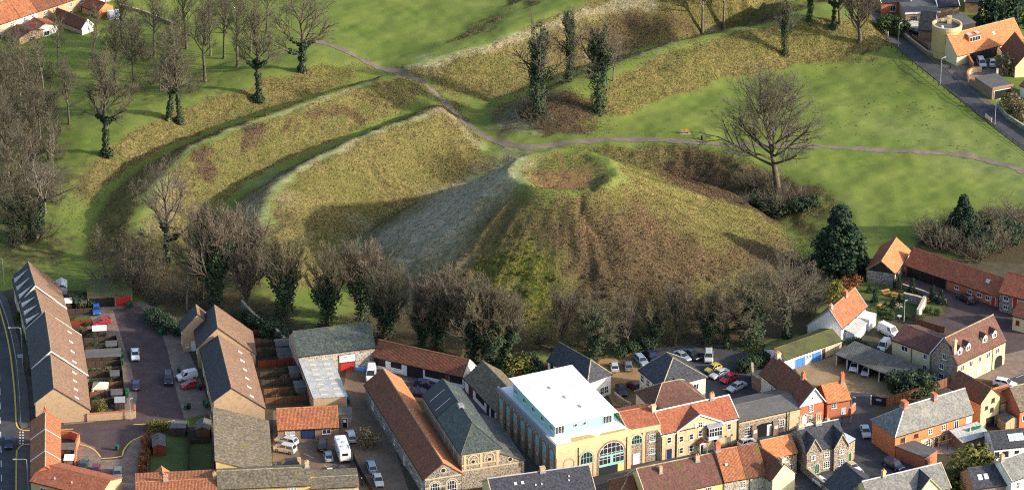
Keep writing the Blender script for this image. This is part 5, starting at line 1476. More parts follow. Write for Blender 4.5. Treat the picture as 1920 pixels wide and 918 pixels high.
B = bld('dark_roof_house', 'house with black slate slope wedged behind the round tower', 'house', q('h', 470, 250), q('h', 600, 262), 3.0, 'brown_brick', 'black_or_shaded_tile', W=7, rz=6.2, ridge='dark_ridge')
B = bld('bungalow', 'bungalow with pale grey flat roof and white fascia', 'house', q('h', 360, 115), q('h', 650, 100), 2.8, 'tan_brick', 'felt_roof', W=9.5, kind='flat', oh=.3); wins(B, 'f', [(.25, .8, 1.6, 1.2, 3), (.6, .8, 1.6, 1.2, 3)])
m = MB(); m.box(-.3, B.L + .3, -.42, -.3, 2.65, 3.05); m.build('fascia', 'white_paint', B.root)
B = bld('bungalow', 'brick bungalow with white bargeboards above the flat roof', 'house', q('h', 635, 60), q('h', 820, 52), 2.8, 'tan_brick', 'black_or_shaded_tile', W=9, rz=4.6, ridge='dark_ridge', verge=('white_paint', 'both'))
B = bld('bungalow', 'dark-roofed bungalow beside tall conifers', 'house', q('h', 870, 15), q('h', 1020, 25), 2.8, 'tan_brick', 'black_or_shaded_tile', W=9, rz=5, ridge='dark_ridge', verge=('white_paint', 'both'))
B = bld('bungalow', 'dark red house with white posts at the head of the lane', 'house', q('h', 150, 25), q('h', 400, 10), 3.0, 'red_brick', 'black_or_shaded_tile', W=8, rz=5.2, verge=('white_paint', 'both'))
wins(B, 'f', [(.4, .6, 1.4, 1.6, 2), (.8, .6, 1.4, 1.6, 2)])
B = bld('lean_to_shed', 'white shed with dark ribbed roof cut off beside the flat garage', 'shed', q('h', 1345, 735), q('h', 1470, 780), 2.8, 'white_render', 'maroon_tile', W=5, rz=4.0)

# --- north-west cottages
def cott(lbl, x0, x1, wall, roof, **kw):
    f_ = lambda x: q('t', x, 137 - .335 * x)
    B = bld('row_cottage', lbl, 'house', f_(x0), f_(x1), 4.6, wall, roof, W=8.5, rz=8.0, ridge='mortar_ridge', **kw)
    wins(B, 'f', [(.3, 2.9, .9, 1.1, 2, 2), (.75, 2.9, .9, 1.1, 2, 2), (.3, .7, 1.0, 1.2, 2, 2), (.75, .7, 1.0, 1.2, 2, 2)])
    return B
cott('cream cottage with orange pantiles at the end of the far row', -60, 112, 'cream_render', 'orange_pantile')
cott('white cottage between cream and tan neighbours in the far row', 112, 214, 'white_render', 'orange_pantile')
cott('tan brick cottage with dark brown roof beside a long rear wing', 214, 360, 'tan_brick', 'brown_pantile')
cott('tan brick cottage with brown roof at the top end of the far row', 361, 500, 'tan_brick', 'brown_pantile')
cott('pale cottage half hidden at the far end of the row', 501, 640, 'pale_render', 'brown_pantile')
B = bld('rear_wing', 'low rear wing with maroon tiles and french windows below the cream cottage', 'house', q('t', 30, 190), q('t', 112, 222), 2.6, 'tan_brick', 'maroon_tile', Rb=q('t', 178, 178), ridge='orange_ridge'); wins(B, 'r', [(.5, .1, 1.6, 1.9, 2)]); wins(B, 'f', [(.4, .5, 1.6, 1.4, 2)])
B = bld('rear_wing', 'white rear wing with red-brown tiles behind the white cottage', 'house', q('t', 130, 150), q('t', 190, 185), 2.7, 'white_render', 'red_tile', Rb=q('t', 258, 140), ridge='orange_ridge'); wins(B, 'r', [(.55, .9, 1.5, 1.2, 2)])
B = bld('rear_wing', 'long rear wing with brown tiles and bright white gable', 'house', q('t', 300, 100), q('t', 470, 165), 2.8, 'tan_brick', 'brown_pantile', Rb=q('t', 500, 115), ridge='orange_ridge', verge=('white_paint', 'b'))
y = B.f * B.W; m = MB(); m.poly([(B.L + .04, 0, 0), (B.L + .04, B.W, 0), (B.L + .04, B.W, B.ez2), (B.L + .04, y, B.rz), (B.L + .04, 0, B.ez)]); m.build('white_gable', 'white_render', B.root); wins(B, 'f', [(.3, .9, .9, .9), (.75, .9, .9, .9)])
B = bld('rear_wing', 'rear wing with brown tiles and salmon pink gable', 'house', q('t', 470, 35), q('t', 565, 68), 3.0, 'tan_brick', 'brown_pantile', Rb=q('t', 605, 20), ridge='orange_ridge')
y = B.f * B.W; m = MB(); m.poly([(B.L + .04, 0, 0), (B.L + .04, B.W, 0), (B.L + .04, B.W, B.ez2), (B.L + .04, y, B.rz), (B.L + .04, 0, B.ez)]); m.build('pink_gable', 'orange_brick', B.root); window(B, 'f', B.L * .6, 1, 1.0, 1.0)
B = bld('conservatory', 'small white glazed conservatory beside the pink-gabled wing', 'conservatory', q('t', 628, 100), q('t', 690, 92), 2.0, 'white_paint', 'bright_glass', W=3, rz=2.9, ridge='white_paint')
# ------------------------------------------------------------------ roads, yards, paths, gardens
mat_ground('asphalt', (.050, .052, .058), (.072, .074, .080), (.038, .040, .045), .4, 5)
mat_ground('estate_brick', (.068, .048, .050), (.095, .068, .066), (.052, .040, .044), .35, 3)
mat_ground('paving', (.17, .125, .10), (.235, .18, .145), (.12, .09, .075), .6, 3)
mat_ground('yard_dirt', (.145, .10, .068), (.20, .145, .10), (.085, .062, .046), .22, 2)
mat_ground('gravel', (.25, .155, .065), (.33, .21, .10), (.15, .10, .055), .25, 6)
mat_ground('sandy_yard', (.24, .165, .085), (.33, .24, .135), (.135, .10, .06), .16, 2)
mat_ground('pavement_slab', (.095, .082, .082), (.125, .11, .105), (.07, .062, .062), .6, 4)
mat_ground('tarmac_path', (.150, .120, .092), (.200, .165, .130), (.11, .09, .07), .5, 4)
mat_ground('garden_soil', (.055, .045, .03), (.085, .07, .042), (.05, .065, .025), .5, 3)
mat_ground('garden_lawn', (.065, .095, .022), (.095, .12, .035), (.06, .065, .025), .5, 4)
mat_ground('concrete', (.26, .25, .225), (.33, .31, .28), (.2, .19, .17), .5, 3)
mat_plain('yellow_line', (.62, .44, .08), .8, var=.2)
mat_plain('white_line', (.62, .62, .60), .8, var=.25)
mat_plain('kerb_stone', (.22, .21, .20), .85, var=.2)

def sheet(name, pix, layer, mat, z=None):
    P = [at(u, v, 0) for u, v in pix]
    zz = .03 + layer * .012 if z is None else z
    area = sum(P[i][0] * P[(i + 1) % len(P)][1] - P[(i + 1) % len(P)][0] * P[i][1] for i in range(len(P)))
    if area < 0: P = P[::-1]
    o = mesh_obj(name, [(p[0], p[1], zz) for p in P], [tuple(range(len(P)))], mat, None, [[(p[0], p[1]) for p in P]])
    o['kind'] = 'structure'
    return o

def smooth_line(pts, n=8):
    """Catmull-Rom through world points"""
    P = [np.array(p, float) for p in pts]
    P = [2 * P[0] - P[1]] + P + [2 * P[-1] - P[-2]]
    out = []
    for i in range(1, len(P) - 2):
        for k in range(n):
            t_ = k / n
            out.append(.5 * ((2 * P[i]) + (P[i + 1] - P[i - 1]) * t_ + (2 * P[i - 1] - 5 * P[i] + 4 * P[i + 1] - P[i + 2]) * t_ ** 2 + (3 * P[i] - P[i - 1] - 3 * P[i + 1] + P[i + 2]) * t_ ** 3))
    out.append(P[-2])
    return out

def strip(name, wpts, width, mat, off=.05, na=5, kind='structure', vary=.0, flat=None):
    pl = smooth_line(wpts, 10)
    vs = []; fs = []
    for i, p in enumerate(pl):
        d = pl[min(i + 1, len(pl) - 1)] - pl[max(i - 1, 0)]
        d = d / (np.hypot(*d) + 1e-9); n = np.array([-d[1], d[0]])
        w = width * (1 + vary * math.sin(i * .7) * .5 + vary * math.sin(i * 1.9 + 1) * .5)
        for k in range(na):
            qn = p + n * w * (k / (na - 1) - .5)
            z = float(height(qn[0], qn[1])) + off if flat is None else flat
            vs.append((qn[0], qn[1], z))
    for i in range(len(pl) - 1):
        for k in range(na - 1):
            a = i * na + k
            fs.append((a, a + na, a + na + 1, a + 1))
    o = mesh_obj(name, vs, fs, mat, None, [[(vs[j][0], vs[j][1]) for j in f] for f in fs], smooth=True)
    if kind: o['kind'] = kind
    return o

sheet('town_ground', [(-60, 560), (30, 540), (150, 545), (300, 585), (420, 612), (560, 640), (700, 668), (900, 685), (1150, 672), (1400, 668), (1540, 640), (1620, 570), (1640, 520), (1700, 480), (1990, 500), (1990, 960), (-60, 960)], 0, 'garden_soil')
road = sheet('main_road', [(-70, 520), (-12, 545), (2, 580), (14, 615), (23, 660), (29, 720), (31, 790), (30, 918), (28, 990), (-160, 990)], 1, 'asphalt')
def kerb_prism(name, pix, z0, z1, mat):
    P = [at(u, v, 0) for u, v in pix]
    area = sum(P[i][0] * P[(i + 1) % len(P)][1] - P[(i + 1) % len(P)][0] * P[i][1] for i in range(len(P)))
    if area < 0: P = P[::-1]
    m = MB(); m.prism([(p[0], p[1]) for p in P], z0, z1); o = m.build(name, mat); o['kind'] = 'structure'; return o
kerb_prism('pavement', [(0, 548), (14, 560), (36, 640), (52, 730), (57, 797), (40, 803), (33, 790), (31, 720), (25, 660), (16, 615), (4, 580), (-10, 545)], 0, .14, 'pavement_slab')
kerb_prism('pavement', [(33, 850), (42, 838), (58, 838), (58, 990), (33, 990)], 0, .14, 'pavement_slab')
sheet('estate_square', [(150, 560), (270, 566), (330, 596), (345, 640), (372, 700), (396, 770), (402, 800), (290, 800), (262, 860), (262, 960), (110, 960), (120, 790), (240, 792), (150, 700), (170, 640)], 1, 'paving')
sheet('estate_road', [(212, 580), (262, 574), (300, 615), (315, 660), (330, 730), (347, 790), (350, 806), (276, 814), (250, 822), (232, 852), (228, 860), (190, 862), (178, 838), (150, 826), (60, 836), (32, 846), (30, 806), (62, 800), (250, 786), (258, 740), (246, 690), (230, 640)], 2, 'estate_brick')
sheet('workshop_yard', [(512, 770), (640, 756), (650, 690), (698, 655), (880, 700), (905, 730), (850, 760), (700, 720), (780, 960), (510, 960)], 1, 'yard_dirt')
sheet('mill_court', [(700, 690), (880, 705), (960, 800), (1010, 880), (1000, 960), (900, 960), (930, 860), (860, 760)], 2, 'pavement_slab')
sheet('street', [(1030, 960), (1090, 905), (1250, 862), (1400, 806), (1530, 772), (1590, 752), (1640, 752), (1636, 800), (1650, 850), (1760, 880), (1700, 960)], 1, 'asphalt')
kerb_prism('pavement', [(1090, 902), (1180, 880), (1385, 815), (1500, 778), (1590, 756), (1596, 761), (1500, 788), (1390, 826), (1190, 892), (1092, 916)], 0, .14, 'pavement_slab')
sheet('car_park', [(1170, 664), (1250, 650), (1345, 644), (1400, 660), (1440, 690), (1430, 770), (1320, 775), (1220, 700)], 1, 'asphalt')
sheet('gravel_court', [(1120, 668), (1190, 658), (1218, 690), (1215, 770), (1150, 760), (1130, 720)], 2, 'gravel')
sheet('garage_yard', [(1490, 690), (1560, 668), (1590, 640), (1690, 700), (1702, 735), (1660, 760), (1590, 762), (1598, 742), (1560, 725), (1510, 720)], 1, 'sandy_yard')
sheet('garage_apron', [(1596, 735), (1640, 738), (1664, 752), (1640, 775), (1585, 772)], 2, 'asphalt')
sheet('inn_yard', [(1690, 512), (1740, 526), (1790, 545), (1850, 570), (1900, 585), (1990, 600), (1990, 680), (1880, 660), (1800, 650), (1715, 620), (1740, 602), (1785, 585), (1770, 560), (1720, 550)], 1, 'estate_brick')
sheet('bypass_road', [(1830, 700), (1880, 712), (1990, 668), (1990, 740), (1900, 745), (1880, 725)], 2, 'asphalt')
sheet('inn_pavement', [(1790, 705), (1880, 665), (1990, 640), (1990, 672), (1880, 715)], 3, 'paving')
sheet('beer_garden', [(1600, 540), (1640, 528), (1700, 540), (1765, 575), (1770, 590), (1720, 590), (1640, 605), (1600, 590)], 2, 'garden_lawn')
sheet('garden_patio', [(1745, 825), (1790, 820), (1810, 835), (1790, 852), (1755, 850)], 2, 'concrete')
sheet('back_lawn', [(283, 838), (318, 838), (316, 880), (283, 890)], 2, 'garden_lawn')
sheet('back_lawn', [(312, 815), (353, 815), (352, 895), (312, 895)], 3, 'garden_lawn')
sheet('back_lawn', [(356, 828), (396, 830), (396, 885), (354, 885)], 2, 'garden_lawn')
sheet('bay_lawn', [(345, 785), (390, 775), (396, 790), (350, 800)], 2, 'garden_lawn')
sheet('villa_drive', [(1745, 128), (1800, 118), (1880, 112), (1890, 140), (1830, 150), (1790, 150)], 1, 'paving')
sheet('lane_forecourt', [(1690, 60), (1715, 52), (1745, 62), (1755, 100), (1720, 92)], 1, 'paving')
strip('lane', [at(*p) for p in ((1600, -60), (1632, 20), (1668, 62), (1712, 100), (1765, 142), (1830, 196), (1890, 244), (1960, 296), (2040, 350))], 4.6, 'asphalt', .09)
strip('lane_pavement', [at(*p) for p in ((1700, 62), (1740, 96), (1790, 140), (1850, 192), (1905, 232), (1975, 285))], 1.6, 'pavement_slab', .12)
strip('field_path', G([(560, 70), (600, 80), (640, 92), (690, 117), (748, 137), (795, 158), (825, 186), (862, 220), (895, 248), (935, 266), (985, 276), (1040, 272), (1110, 264), (1200, 262), (1320, 268), (1450, 272), (1580, 277), (1700, 283), (1800, 290), (1865, 305), (1925, 324), (1990, 345)]), 2.1, 'tarmac_path', .06, vary=.4)
# yellow and white lines
def mark(name, pix, w, mat, z=.085):
    P = [at(u, v, 0) for u, v in pix]
    return strip(name, P, w, mat, flat=z, na=2)
mark('yellow_line', [(-6, 560), (4, 595), (13, 630), (20, 668), (26, 720), (29, 760), (30, 786), (33, 800), (42, 806), (60, 807)], .3, 'yellow_line')
mark('yellow_line', [(58, 832), (42, 834), (34, 842), (31, 855), (30, 960)], .3, 'yellow_line')
mark('yellow_line', [(112, 806), (137, 804)], .3, 'yellow_line')
mark('yellow_line', [(150, 833), (168, 838), (180, 846), (189, 857)], .3, 'yellow_line')
mark('yellow_line', [(189, 859), (210, 858), (229, 855)], .3, 'yellow_line')
mark('yellow_line', [(229, 854), (233, 842), (245, 828), (260, 820), (273, 814)], .3, 'yellow_line')
mark('yellow_line', [(250, 796), (290, 793), (328, 788)], .25, 'yellow_line')
for k in range(12):
    mark('lane_dash', [(-2 + k * .45, 620 + k * 27), (-1.6 + k * .45, 632 + k * 27)], .14, 'white_line')
for k in range(5):
    mark('give_way_dash', [(37.5, 809 + k * 5.2), (37.7, 811.6 + k * 5.2)], .25, 'white_line')
    mark('give_way_dash', [(43, 809 + k * 5.2), (43.2, 811.6 + k * 5.2)], .25, 'white_line')
for a, b in (((570, 850), (588, 859)), ((608, 871), (617, 880)), ((1355, 730), (1372, 727)), ((1905, 708), (1925, 700)), ((1880, 722), (1895, 716))):
    mark('bay_line', [a, b], .12, 'white_line')
# ------------------------------------------------------------------ trees and shrubs
def mat_bark(name, c1, c2):
    t = NT(name)
    n = t.noise(t.coord(), 2.5, 4, .65)
    t.b.inputs['Specular IOR Level'].default_value = .1
    return t.out(t.mix(t.ramp(n, .35, .65), c1, c2), .95)
def mat_leaf(name, c1, c2, c3, sc=1.6):
    t = NT(name)
    oi = t.node('ShaderNodeObjectInfo')
    n = t.noise(t.coord(), sc, 3, .65)
    g = t.node('ShaderNodeNewGeometry')
    c = t.mix(t.ramp(n, .38, .62), c1, c2)
    c = t.mix(t.math('MULTIPLY', t.ramp(g.outputs['Random Per Island'], .55, 1), .6), c, c3)
    t.b.inputs['Specular IOR Level'].default_value = .2
    return t.out(c, .7)
mat_bark('bark', (.060, .050, .038), (.135, .115, .088))
mat_bark('pale_bark', (.10, .088, .066), (.21, .185, .145))
mat_bark('twig_grey', (.095, .084, .064), (.155, .138, .108))
mat_bark('twig_brown', (.105, .088, .066), (.175, .150, .115))
mat_bark('twig_olive', (.100, .092, .058), (.165, .150, .095))
mat_leaf('ivy_leaf', (.018, .036, .020), (.040, .068, .030), (.075, .105, .05))
mat_leaf('yew_leaf', (.010, .026, .016), (.022, .048, .024), (.04, .07, .032))
mat_leaf('hedge_leaf', (.028, .050, .018), (.060, .088, .028), (.10, .12, .04))
mat_leaf('olive_leaf', (.085, .090, .018), (.16, .15, .035), (.22, .20, .05))
mat_leaf('gorse_leaf', (.060, .075, .016), (.13, .14, .025), (.34, .28, .03), 1.1)
mat_leaf('beech_leaf', (.12, .045, .018), (.22, .085, .03), (.28, .13, .05))
mat_leaf('tawny_scrub', (.095, .080, .040), (.155, .125, .062), (.20, .16, .09))

class Seg:
    def __init__(s): s.a = []; s.b = []; s.ra = []; s.rb = []
    def add(s, a, b, ra, rb): s.a.append(a); s.b.append(b); s.ra.append(ra); s.rb.append(rb)
    def mesh(s, n=3):
        A = np.array(s.a); Bq = np.array(s.b); ra = np.array(s.ra)[:, None]; rb = np.array(s.rb)[:, None]
        d = Bq - A; d /= np.linalg.norm(d, axis=1)[:, None] + 1e-9
        ref = np.where(np.abs(d[:, 2:3]) > .9, np.array([[1., 0, 0]]), np.array([[0, 0, 1.]]))
        u = np.cross(d, ref); u /= np.linalg.norm(u, axis=1)[:, None] + 1e-9
        w = np.cross(d, u)
        N = len(A); V_ = np.empty((N, 2 * n, 3))
        for k in range(n):
            c, s_ = math.cos(2 * math.pi * k / n), math.sin(2 * math.pi * k / n)
            o = u * c + w * s_
            V_[:, k] = A + o * ra; V_[:, n + k] = Bq + o * rb
        base = (np.arange(N) * 2 * n)[:, None]
        Fs = []
        for k in range(n):
            j = (k + 1) % n
            Fs.append(base + np.array([[k, j, n + j, n + k]]))
        return V_.reshape(-1, 3), np.concatenate(Fs, 0)

def fast_mesh(name, V_, F_, mat, smooth=True):
    me = bpy.data.meshes.new(name)
    k = F_.shape[1]
    me.vertices.add(len(V_)); me.vertices.foreach_set('co', np.asarray(V_, np.float32).ravel())
    me.loops.add(F_.size); me.loops.foreach_set('vertex_index', F_.ravel().astype(np.int32))
    me.polygons.add(len(F_)); me.polygons.foreach_set('loop_start', np.arange(0, F_.size, k, dtype=np.int32))
    if smooth: me.polygons.foreach_set('use_smooth', np.ones(len(F_), bool))
    me.update(calc_edges=True)
    me.materials.append(MATS[mat])
    return me

def gen_tree(seed, H, tr, style):
    rng = random.Random(seed)
    wood, twig = Seg(), Seg()
    V3 = lambda *a: np.array(a, float)
    def rot(d, ang, az):
        ref = V3(1, 0, 0) if abs(d[2]) > .9 else V3(0, 0, 1)
        u = np.cross(d, ref); u /= np.linalg.norm(u); w = np.cross(d, u)
        return d * math.cos(ang) + (u * math.cos(az) + w * math.sin(az)) * math.sin(ang)
    P = dict(
        oak=dict(clear=.22, nl=11, a0=(30, 74), ll=(.36, .50), lv=(8, 8, 6), up=.10, ch=(28, 60), sh=.50),
        tall=dict(clear=.34, nl=22, a0=(24, 58), ll=(.18, .34), lv=(6, 7, 5), up=.12, ch=(24, 50), sh=.52),
        fan=dict(clear=.20, nl=22, a0=(16, 46), ll=(.34, .52), lv=(7, 7, 5), up=.20, ch=(14, 36), sh=.50),
        broad=dict(clear=.24, nl=24, a0=(10, 76), ll=(.28, .43), lv=(8, 8, 7), up=.10, ch=(26, 52), sh=.52),
        shrub=dict(clear=.0, nl=16, a0=(8, 62), ll=(.6, .95), lv=(6, 5, 3), up=.06, ch=(20, 50), sh=.5),
        thin=dict(clear=.32, nl=18, a0=(25, 52), ll=(.18, .32), lv=(5, 6, 5), up=.14, ch=(22, 45), sh=.5),
        snag=dict(clear=.32, nl=12, a0=(26, 75), ll=(.24, .40), lv=(6, 6, 5), up=.06, ch=(30, 65), sh=.5),
    )[style]
    def grow(p, d, length, r, lev):
        nseg = 4 if lev <= 1 else (3 if lev == 2 else 2)
        seg = twig if lev >= 3 else wood
        pts = [p]; ds = [d]; rr = [r]
        for i in range(nseg):
            d = d + V3(rng.gauss(0, .12), rng.gauss(0, .12), rng.gauss(0, .08) + P['up'])
            d = d / np.linalg.norm(d)
            p2 = p + d * length / nseg
            r2 = max(.011, r * (1 - (i + 1) / nseg * .62))
            seg.add(p, p2, rr[-1], r2)
            p = p2; pts.append(p); ds.append(d); rr.append(r2)
        if lev >= 4: return
        nch = P['lv'][lev - 1]
        for c in range(nch):
            t_ = .25 + .75 * (c + rng.random()) / nch
            k = min(nseg - 1, int(t_ * nseg)); fr = t_ * nseg - k
            q_ = pts[k] + (pts[k + 1] - pts[k]) * min(1, fr)
            dd = rot(ds[k + 1], R(rng.uniform(*P['ch'])), rng.uniform(0, 2 * math.pi))
            grow(q_, dd, length * P['sh'] * rng.uniform(.75, 1.2) * (1.1 - .4 * t_), max(.012, rr[k] * .55), lev + 1)
    if style == 'shrub':
        for i in range(P['nl']):
            d = rot(V3(0, 0, 1), R(rng.uniform(*P['a0'])), rng.uniform(0, 2 * math.pi))
            p = V3(rng.gauss(0, .12 * H), rng.gauss(0, .12 * H), -.1)
            grow(p, d, H * rng.uniform(*P['ll']), tr, 2)
    else:
        p = V3(0, 0, -.4); d = V3(rng.gauss(0, .03), rng.gauss(0, .03), 1); r = tr
        hh = H * (.62 if style in ('oak', 'broad', 'fan', 'snag') else .85)
        n = 9; pts = [p]; rr = [r]
        for i in range(n):
            d = d + V3(rng.gauss(0, .05), rng.gauss(0, .05), .12); d = d / np.linalg.norm(d)
            p2 = p + d * (hh + .4) / n; r2 = tr * (1 - .78 * (i + 1) / n)
            wood.add(p, p2, r * (1.35 if i == 0 else 1), r2); p = p2; r = r2; pts.append(p); rr.append(r)
        for i in range(P['nl']):
            t_ = P['clear'] / (hh / H) + (1 - P['clear'] / (hh / H)) * (i + rng.random() * .8) / P['nl']
            t_ = min(.999, t_)
            k = int(t_ * n); q_ = pts[k] + (pts[k + 1] - pts[k]) * (t_ * n - k)
            a = P['a0'][1] + (P['a0'][0] - P['a0'][1]) * ((t_ - .3) / .7) if style != 'fan' else rng.uniform(*P['a0'])
            az = i * 2.4 + rng.uniform(-.5, .5)
            ln = H * rng.uniform(*P['ll']) * (1.0 if style in ('fan',) else (1.12 - .35 * t_))
            if style == 'fan': ln = min(ln, (H - q_[2]) * .75)
            grow(q_, rot(V3(0, 0, 1), R(max(8, a)), az), ln, max(.03, rr[k] * .55), 1)
    return wood, twig

def leaf_cloud(rng, centers, radii, n, size, squash=1.0, up=.4):
    """n small two-sided leaf sprays on/in ellipsoids"""
    C_ = np.array(centers); R_ = np.array(radii)
    w = R_ ** 2; w = w / w.sum()
    idx = rng.choice(len(C_), n, p=w)
    d = rng.normal(size=(n, 3)); d /= np.linalg.norm(d, axis=1)[:, None]
    rad = R_[idx] * (.55 + .45 * rng.random(n) ** .5)
    p = C_[idx] + d * rad[:, None] * np.array([1, 1, squash])
    nrm = d * .7 + rng.normal(size=(n, 3)) * .5 + np.array([0, 0, up]); nrm /= np.linalg.norm(nrm, axis=1)[:, None]
    a = np.cross(nrm, rng.normal(size=(n, 3))); a /= np.linalg.norm(a, axis=1)[:, None] + 1e-9
    b = np.cross(nrm, a)
    s = size * rng.uniform(.6, 1.3, n)[:, None]
    V_ = np.stack([p - a * s, p - b * s * .55, p + a * s, p + b * s * .55], 1).reshape(-1, 3)
    F_ = np.arange(4 * n).reshape(n, 4)
    return V_, F_

# archetypes: style, height, trunk radius, twig material
ARCH = {}
def make_arch(key, seed, H, tr, style, twm, ivy=None, bark='bark', ivyn=2600):
    w, t_ = gen_tree(seed, H, tr, style)
    V_, F_ = w.mesh(5); wm = fast_mesh('trunk', V_, F_, bark)
    V_, F_ = t_.mesh(3); tm_ = fast_mesh('crown', V_, F_, twm)
    iv = None
    if ivy:
        rng = np.random.default_rng(seed)
        A = np.array(w.a); ra = np.array(w.ra)
        lo, hi, rad = ivy
        k = (A[:, 2] > lo * H - .5) & (A[:, 2] < hi * H) & (np.hypot(A[:, 0], A[:, 1]) < (.12 if style != 'snag' else .07) * H)
        cs = []; rs = []
        for i in np.nonzero(k)[0]:
            b = np.array(w.b[i])
            for s_ in (0, .5):
                c = A[i] * (1 - s_) + b * s_
                tap = 1 - .55 * max(0, c[2] / (hi * H))
                big = ra[i] > tr * .15
                cs.append(c); rs.append((rad * tap if big else rad * .35 * tap) * rng.uniform(.6, 1.25))
        V_, F_ = leaf_cloud(rng, cs, rs, ivyn, .19)
        iv = fast_mesh('ivy', V_, F_, 'ivy_leaf', False)
    ARCH[key] = (H, wm, tm_, iv)
make_arch('oak_ivy', 11, 15, .50, 'oak', 'twig_grey', (0, .34, .75))
make_arch('tall_ivy', 12, 17, .42, 'tall', 'twig_olive', (0, .40, .85))
make_arch('tall', 13, 17, .36, 'tall', 'twig_olive', bark='pale_bark')
make_arch('tall2', 14, 16, .34, 'tall', 'twig_grey')
make_arch('thin', 15, 13, .20, 'thin', 'twig_olive', bark='pale_bark')
make_arch('fan', 16, 12, .30, 'fan', 'twig_brown')
make_arch('fan_ivy', 17, 13, .32, 'fan', 'twig_brown', (0, .66, 1.15), ivyn=4200)
make_arch('fan_ivy2', 18, 13, .32, 'fan', 'twig_olive', (0, .60, 1.35), ivyn=4600)
make_arch('broad', 19, 27, .62, 'broad', 'twig_grey')
make_arch('column_ivy', 20, 19, .55, 'snag', 'twig_grey', (0, .80, 1.75), ivyn=7500)
make_arch('spread_ivy', 21, 14, .45, 'oak', 'twig_olive', (0, .62, 1.7), ivyn=4200)
make_arch('snag', 22, 17, .5, 'snag', 'twig_grey', (0, .4, .8), bark='pale_bark')
make_arch('shrub', 23, 4.2, .05, 'shrub', 'twig_brown')
make_arch('shrub2', 24, 4.2, .05, 'shrub', 'twig_olive')

def put_tree(key, u, v, vtop, label, group=None, name='bare_tree', sx=1.0, cat='tree', seed=None, part=True, xy=None):
    H, wm, tm_, iv = ARCH[key]
    p = ground(u, v) if xy is None else xy
    z = float(height(p[0], p[1]))
    uu, v0 = proj(p[0], p[1], z); _, v1 = proj(p[0], p[1], z + 10)
    hgt = (v0 - vtop) / (v0 - v1) * 10
    s = hgt / H
    o = empty(name, p[0], p[1], z, random.Random(int(u * 7 + v)).uniform(0, 6.28))
    o.scale = (s * sx, s * sx, s)
    tag(o, label, cat, group)
    for nm, me in (('trunk', wm), ('crown', tm_), ('ivy', iv)):
        if me is None: continue
        c = bpy.data.objects.new(nm, me); COL.objects.link(c); c.parent = o
    return o

WW = 'bare trees of the west wood'
for i, (u, v, vt, k) in enumerate([(445, 125, -15, 'tall'), (385, 152, 5, 'tall2'), (250, 165, 40, 'tall'), (65, 222, 100, 'thin'), (40, 215, 92, 'tall'), (82, 178, 55, 'thin'), (130, 232, 120, 'tall2'),
        (290, 105, -15, 'tall'), (350, 92, -25, 'tall2'), (420, 62, -45, 'tall'), (75, 262, 145, 'tall'), (255, 112, 5, 'thin'), (20, 330, 190, 'tall2'), (12, 262, 120, 'tall'), (175, 120, 15, 'thin'), (215, 150, 40, 'tall2'), (110, 130, 20, 'thin'), (300, 170, 60, 'thin'),
        (500, 60, -50, 'tall2'), (30, 160, 60, 'tall'), (100, 330, 215, 'thin'), (48, 372, 240, 'tall2'), (395, 105, -20, 'thin'), (330, 140, 20, 'tall'), (15, 200, 90, 'tall2'), (60, 300, 170, 'tall2'), (95, 290, 170, 'tall'), (25, 420, 280, 'tall'), (190, 205, 100, 'tall2'), (40, 270, 150, 'thin'), (230, 95, -10, 'tall2'), (420, 110, -10, 'tall2'), (470, 100, -30, 'thin'), (85, 400, 270, 'thin'), (5, 300, 170, 'tall')]):
    put_tree(k, u, v, vt, {'tall': 'tall pale-barked bare tree in the west wood', 'tall2': 'tall dark-trunked bare tree in the west wood', 'thin': 'slender young bare tree in the west wood'}[k], WW)
put_tree('tall_ivy', 200, 292, 118, 'bare tree with pale forked crown and ivied foot on the bank', sx=1.25)
put_tree('snag', 315, 226, 78, 'ivied tree with a dark leaning limb, one of a pair on the bank')
put_tree('tall_ivy', 337, 230, 70, 'straight ivied tree, one of a pair on the bank')
put_tree('tall_ivy', 485, 188, 8, 'bare tree with ivied trunk standing in the outer ditch', sx=1.1)
put_tree('oak_ivy', 567, 134, -28, 'wide spreading bare oak with ivied trunk beside the field path', sx=1.15)
put_tree('snag', 68, 445, 262, 'gnarled pale-limbed tree above the road lamp', sx=1.2)
put_tree('spread_ivy', 30, 455, 330, 'ivy-choked tree in the thicket beside the main road', sx=1.0)
put_tree('fan_ivy2', 58, 452, 345, 'dark ivy-clad tree in the thicket beside a gnarled pale one')
for u, v, vt in ((20, 300, 262), (55, 330, 300), (8, 380, 340), (90, 300, 275), (40, 420, 385), (70, 380, 352), (20, 240, 205), (110, 255, 232)):
    put_tree('fan_ivy2', u, v, vt, 'dark ivy-smothered small tree in the western thicket', 'ivied small trees in the western thicket', sx=1.5)
put_tree('oak_ivy', 315, 492, 292, 'tall many-stemmed bare tree below the outer rampart', sx=.8)
for u, v, vt in ((200, 530, 425), (247, 536, 436), (264, 545, 428), (235, 520, 440)):
    put_tree('thin', u, v, vt, 'slender bare tree behind the mossy-roofed carport', 'slender trees behind the carport', sx=1.3)
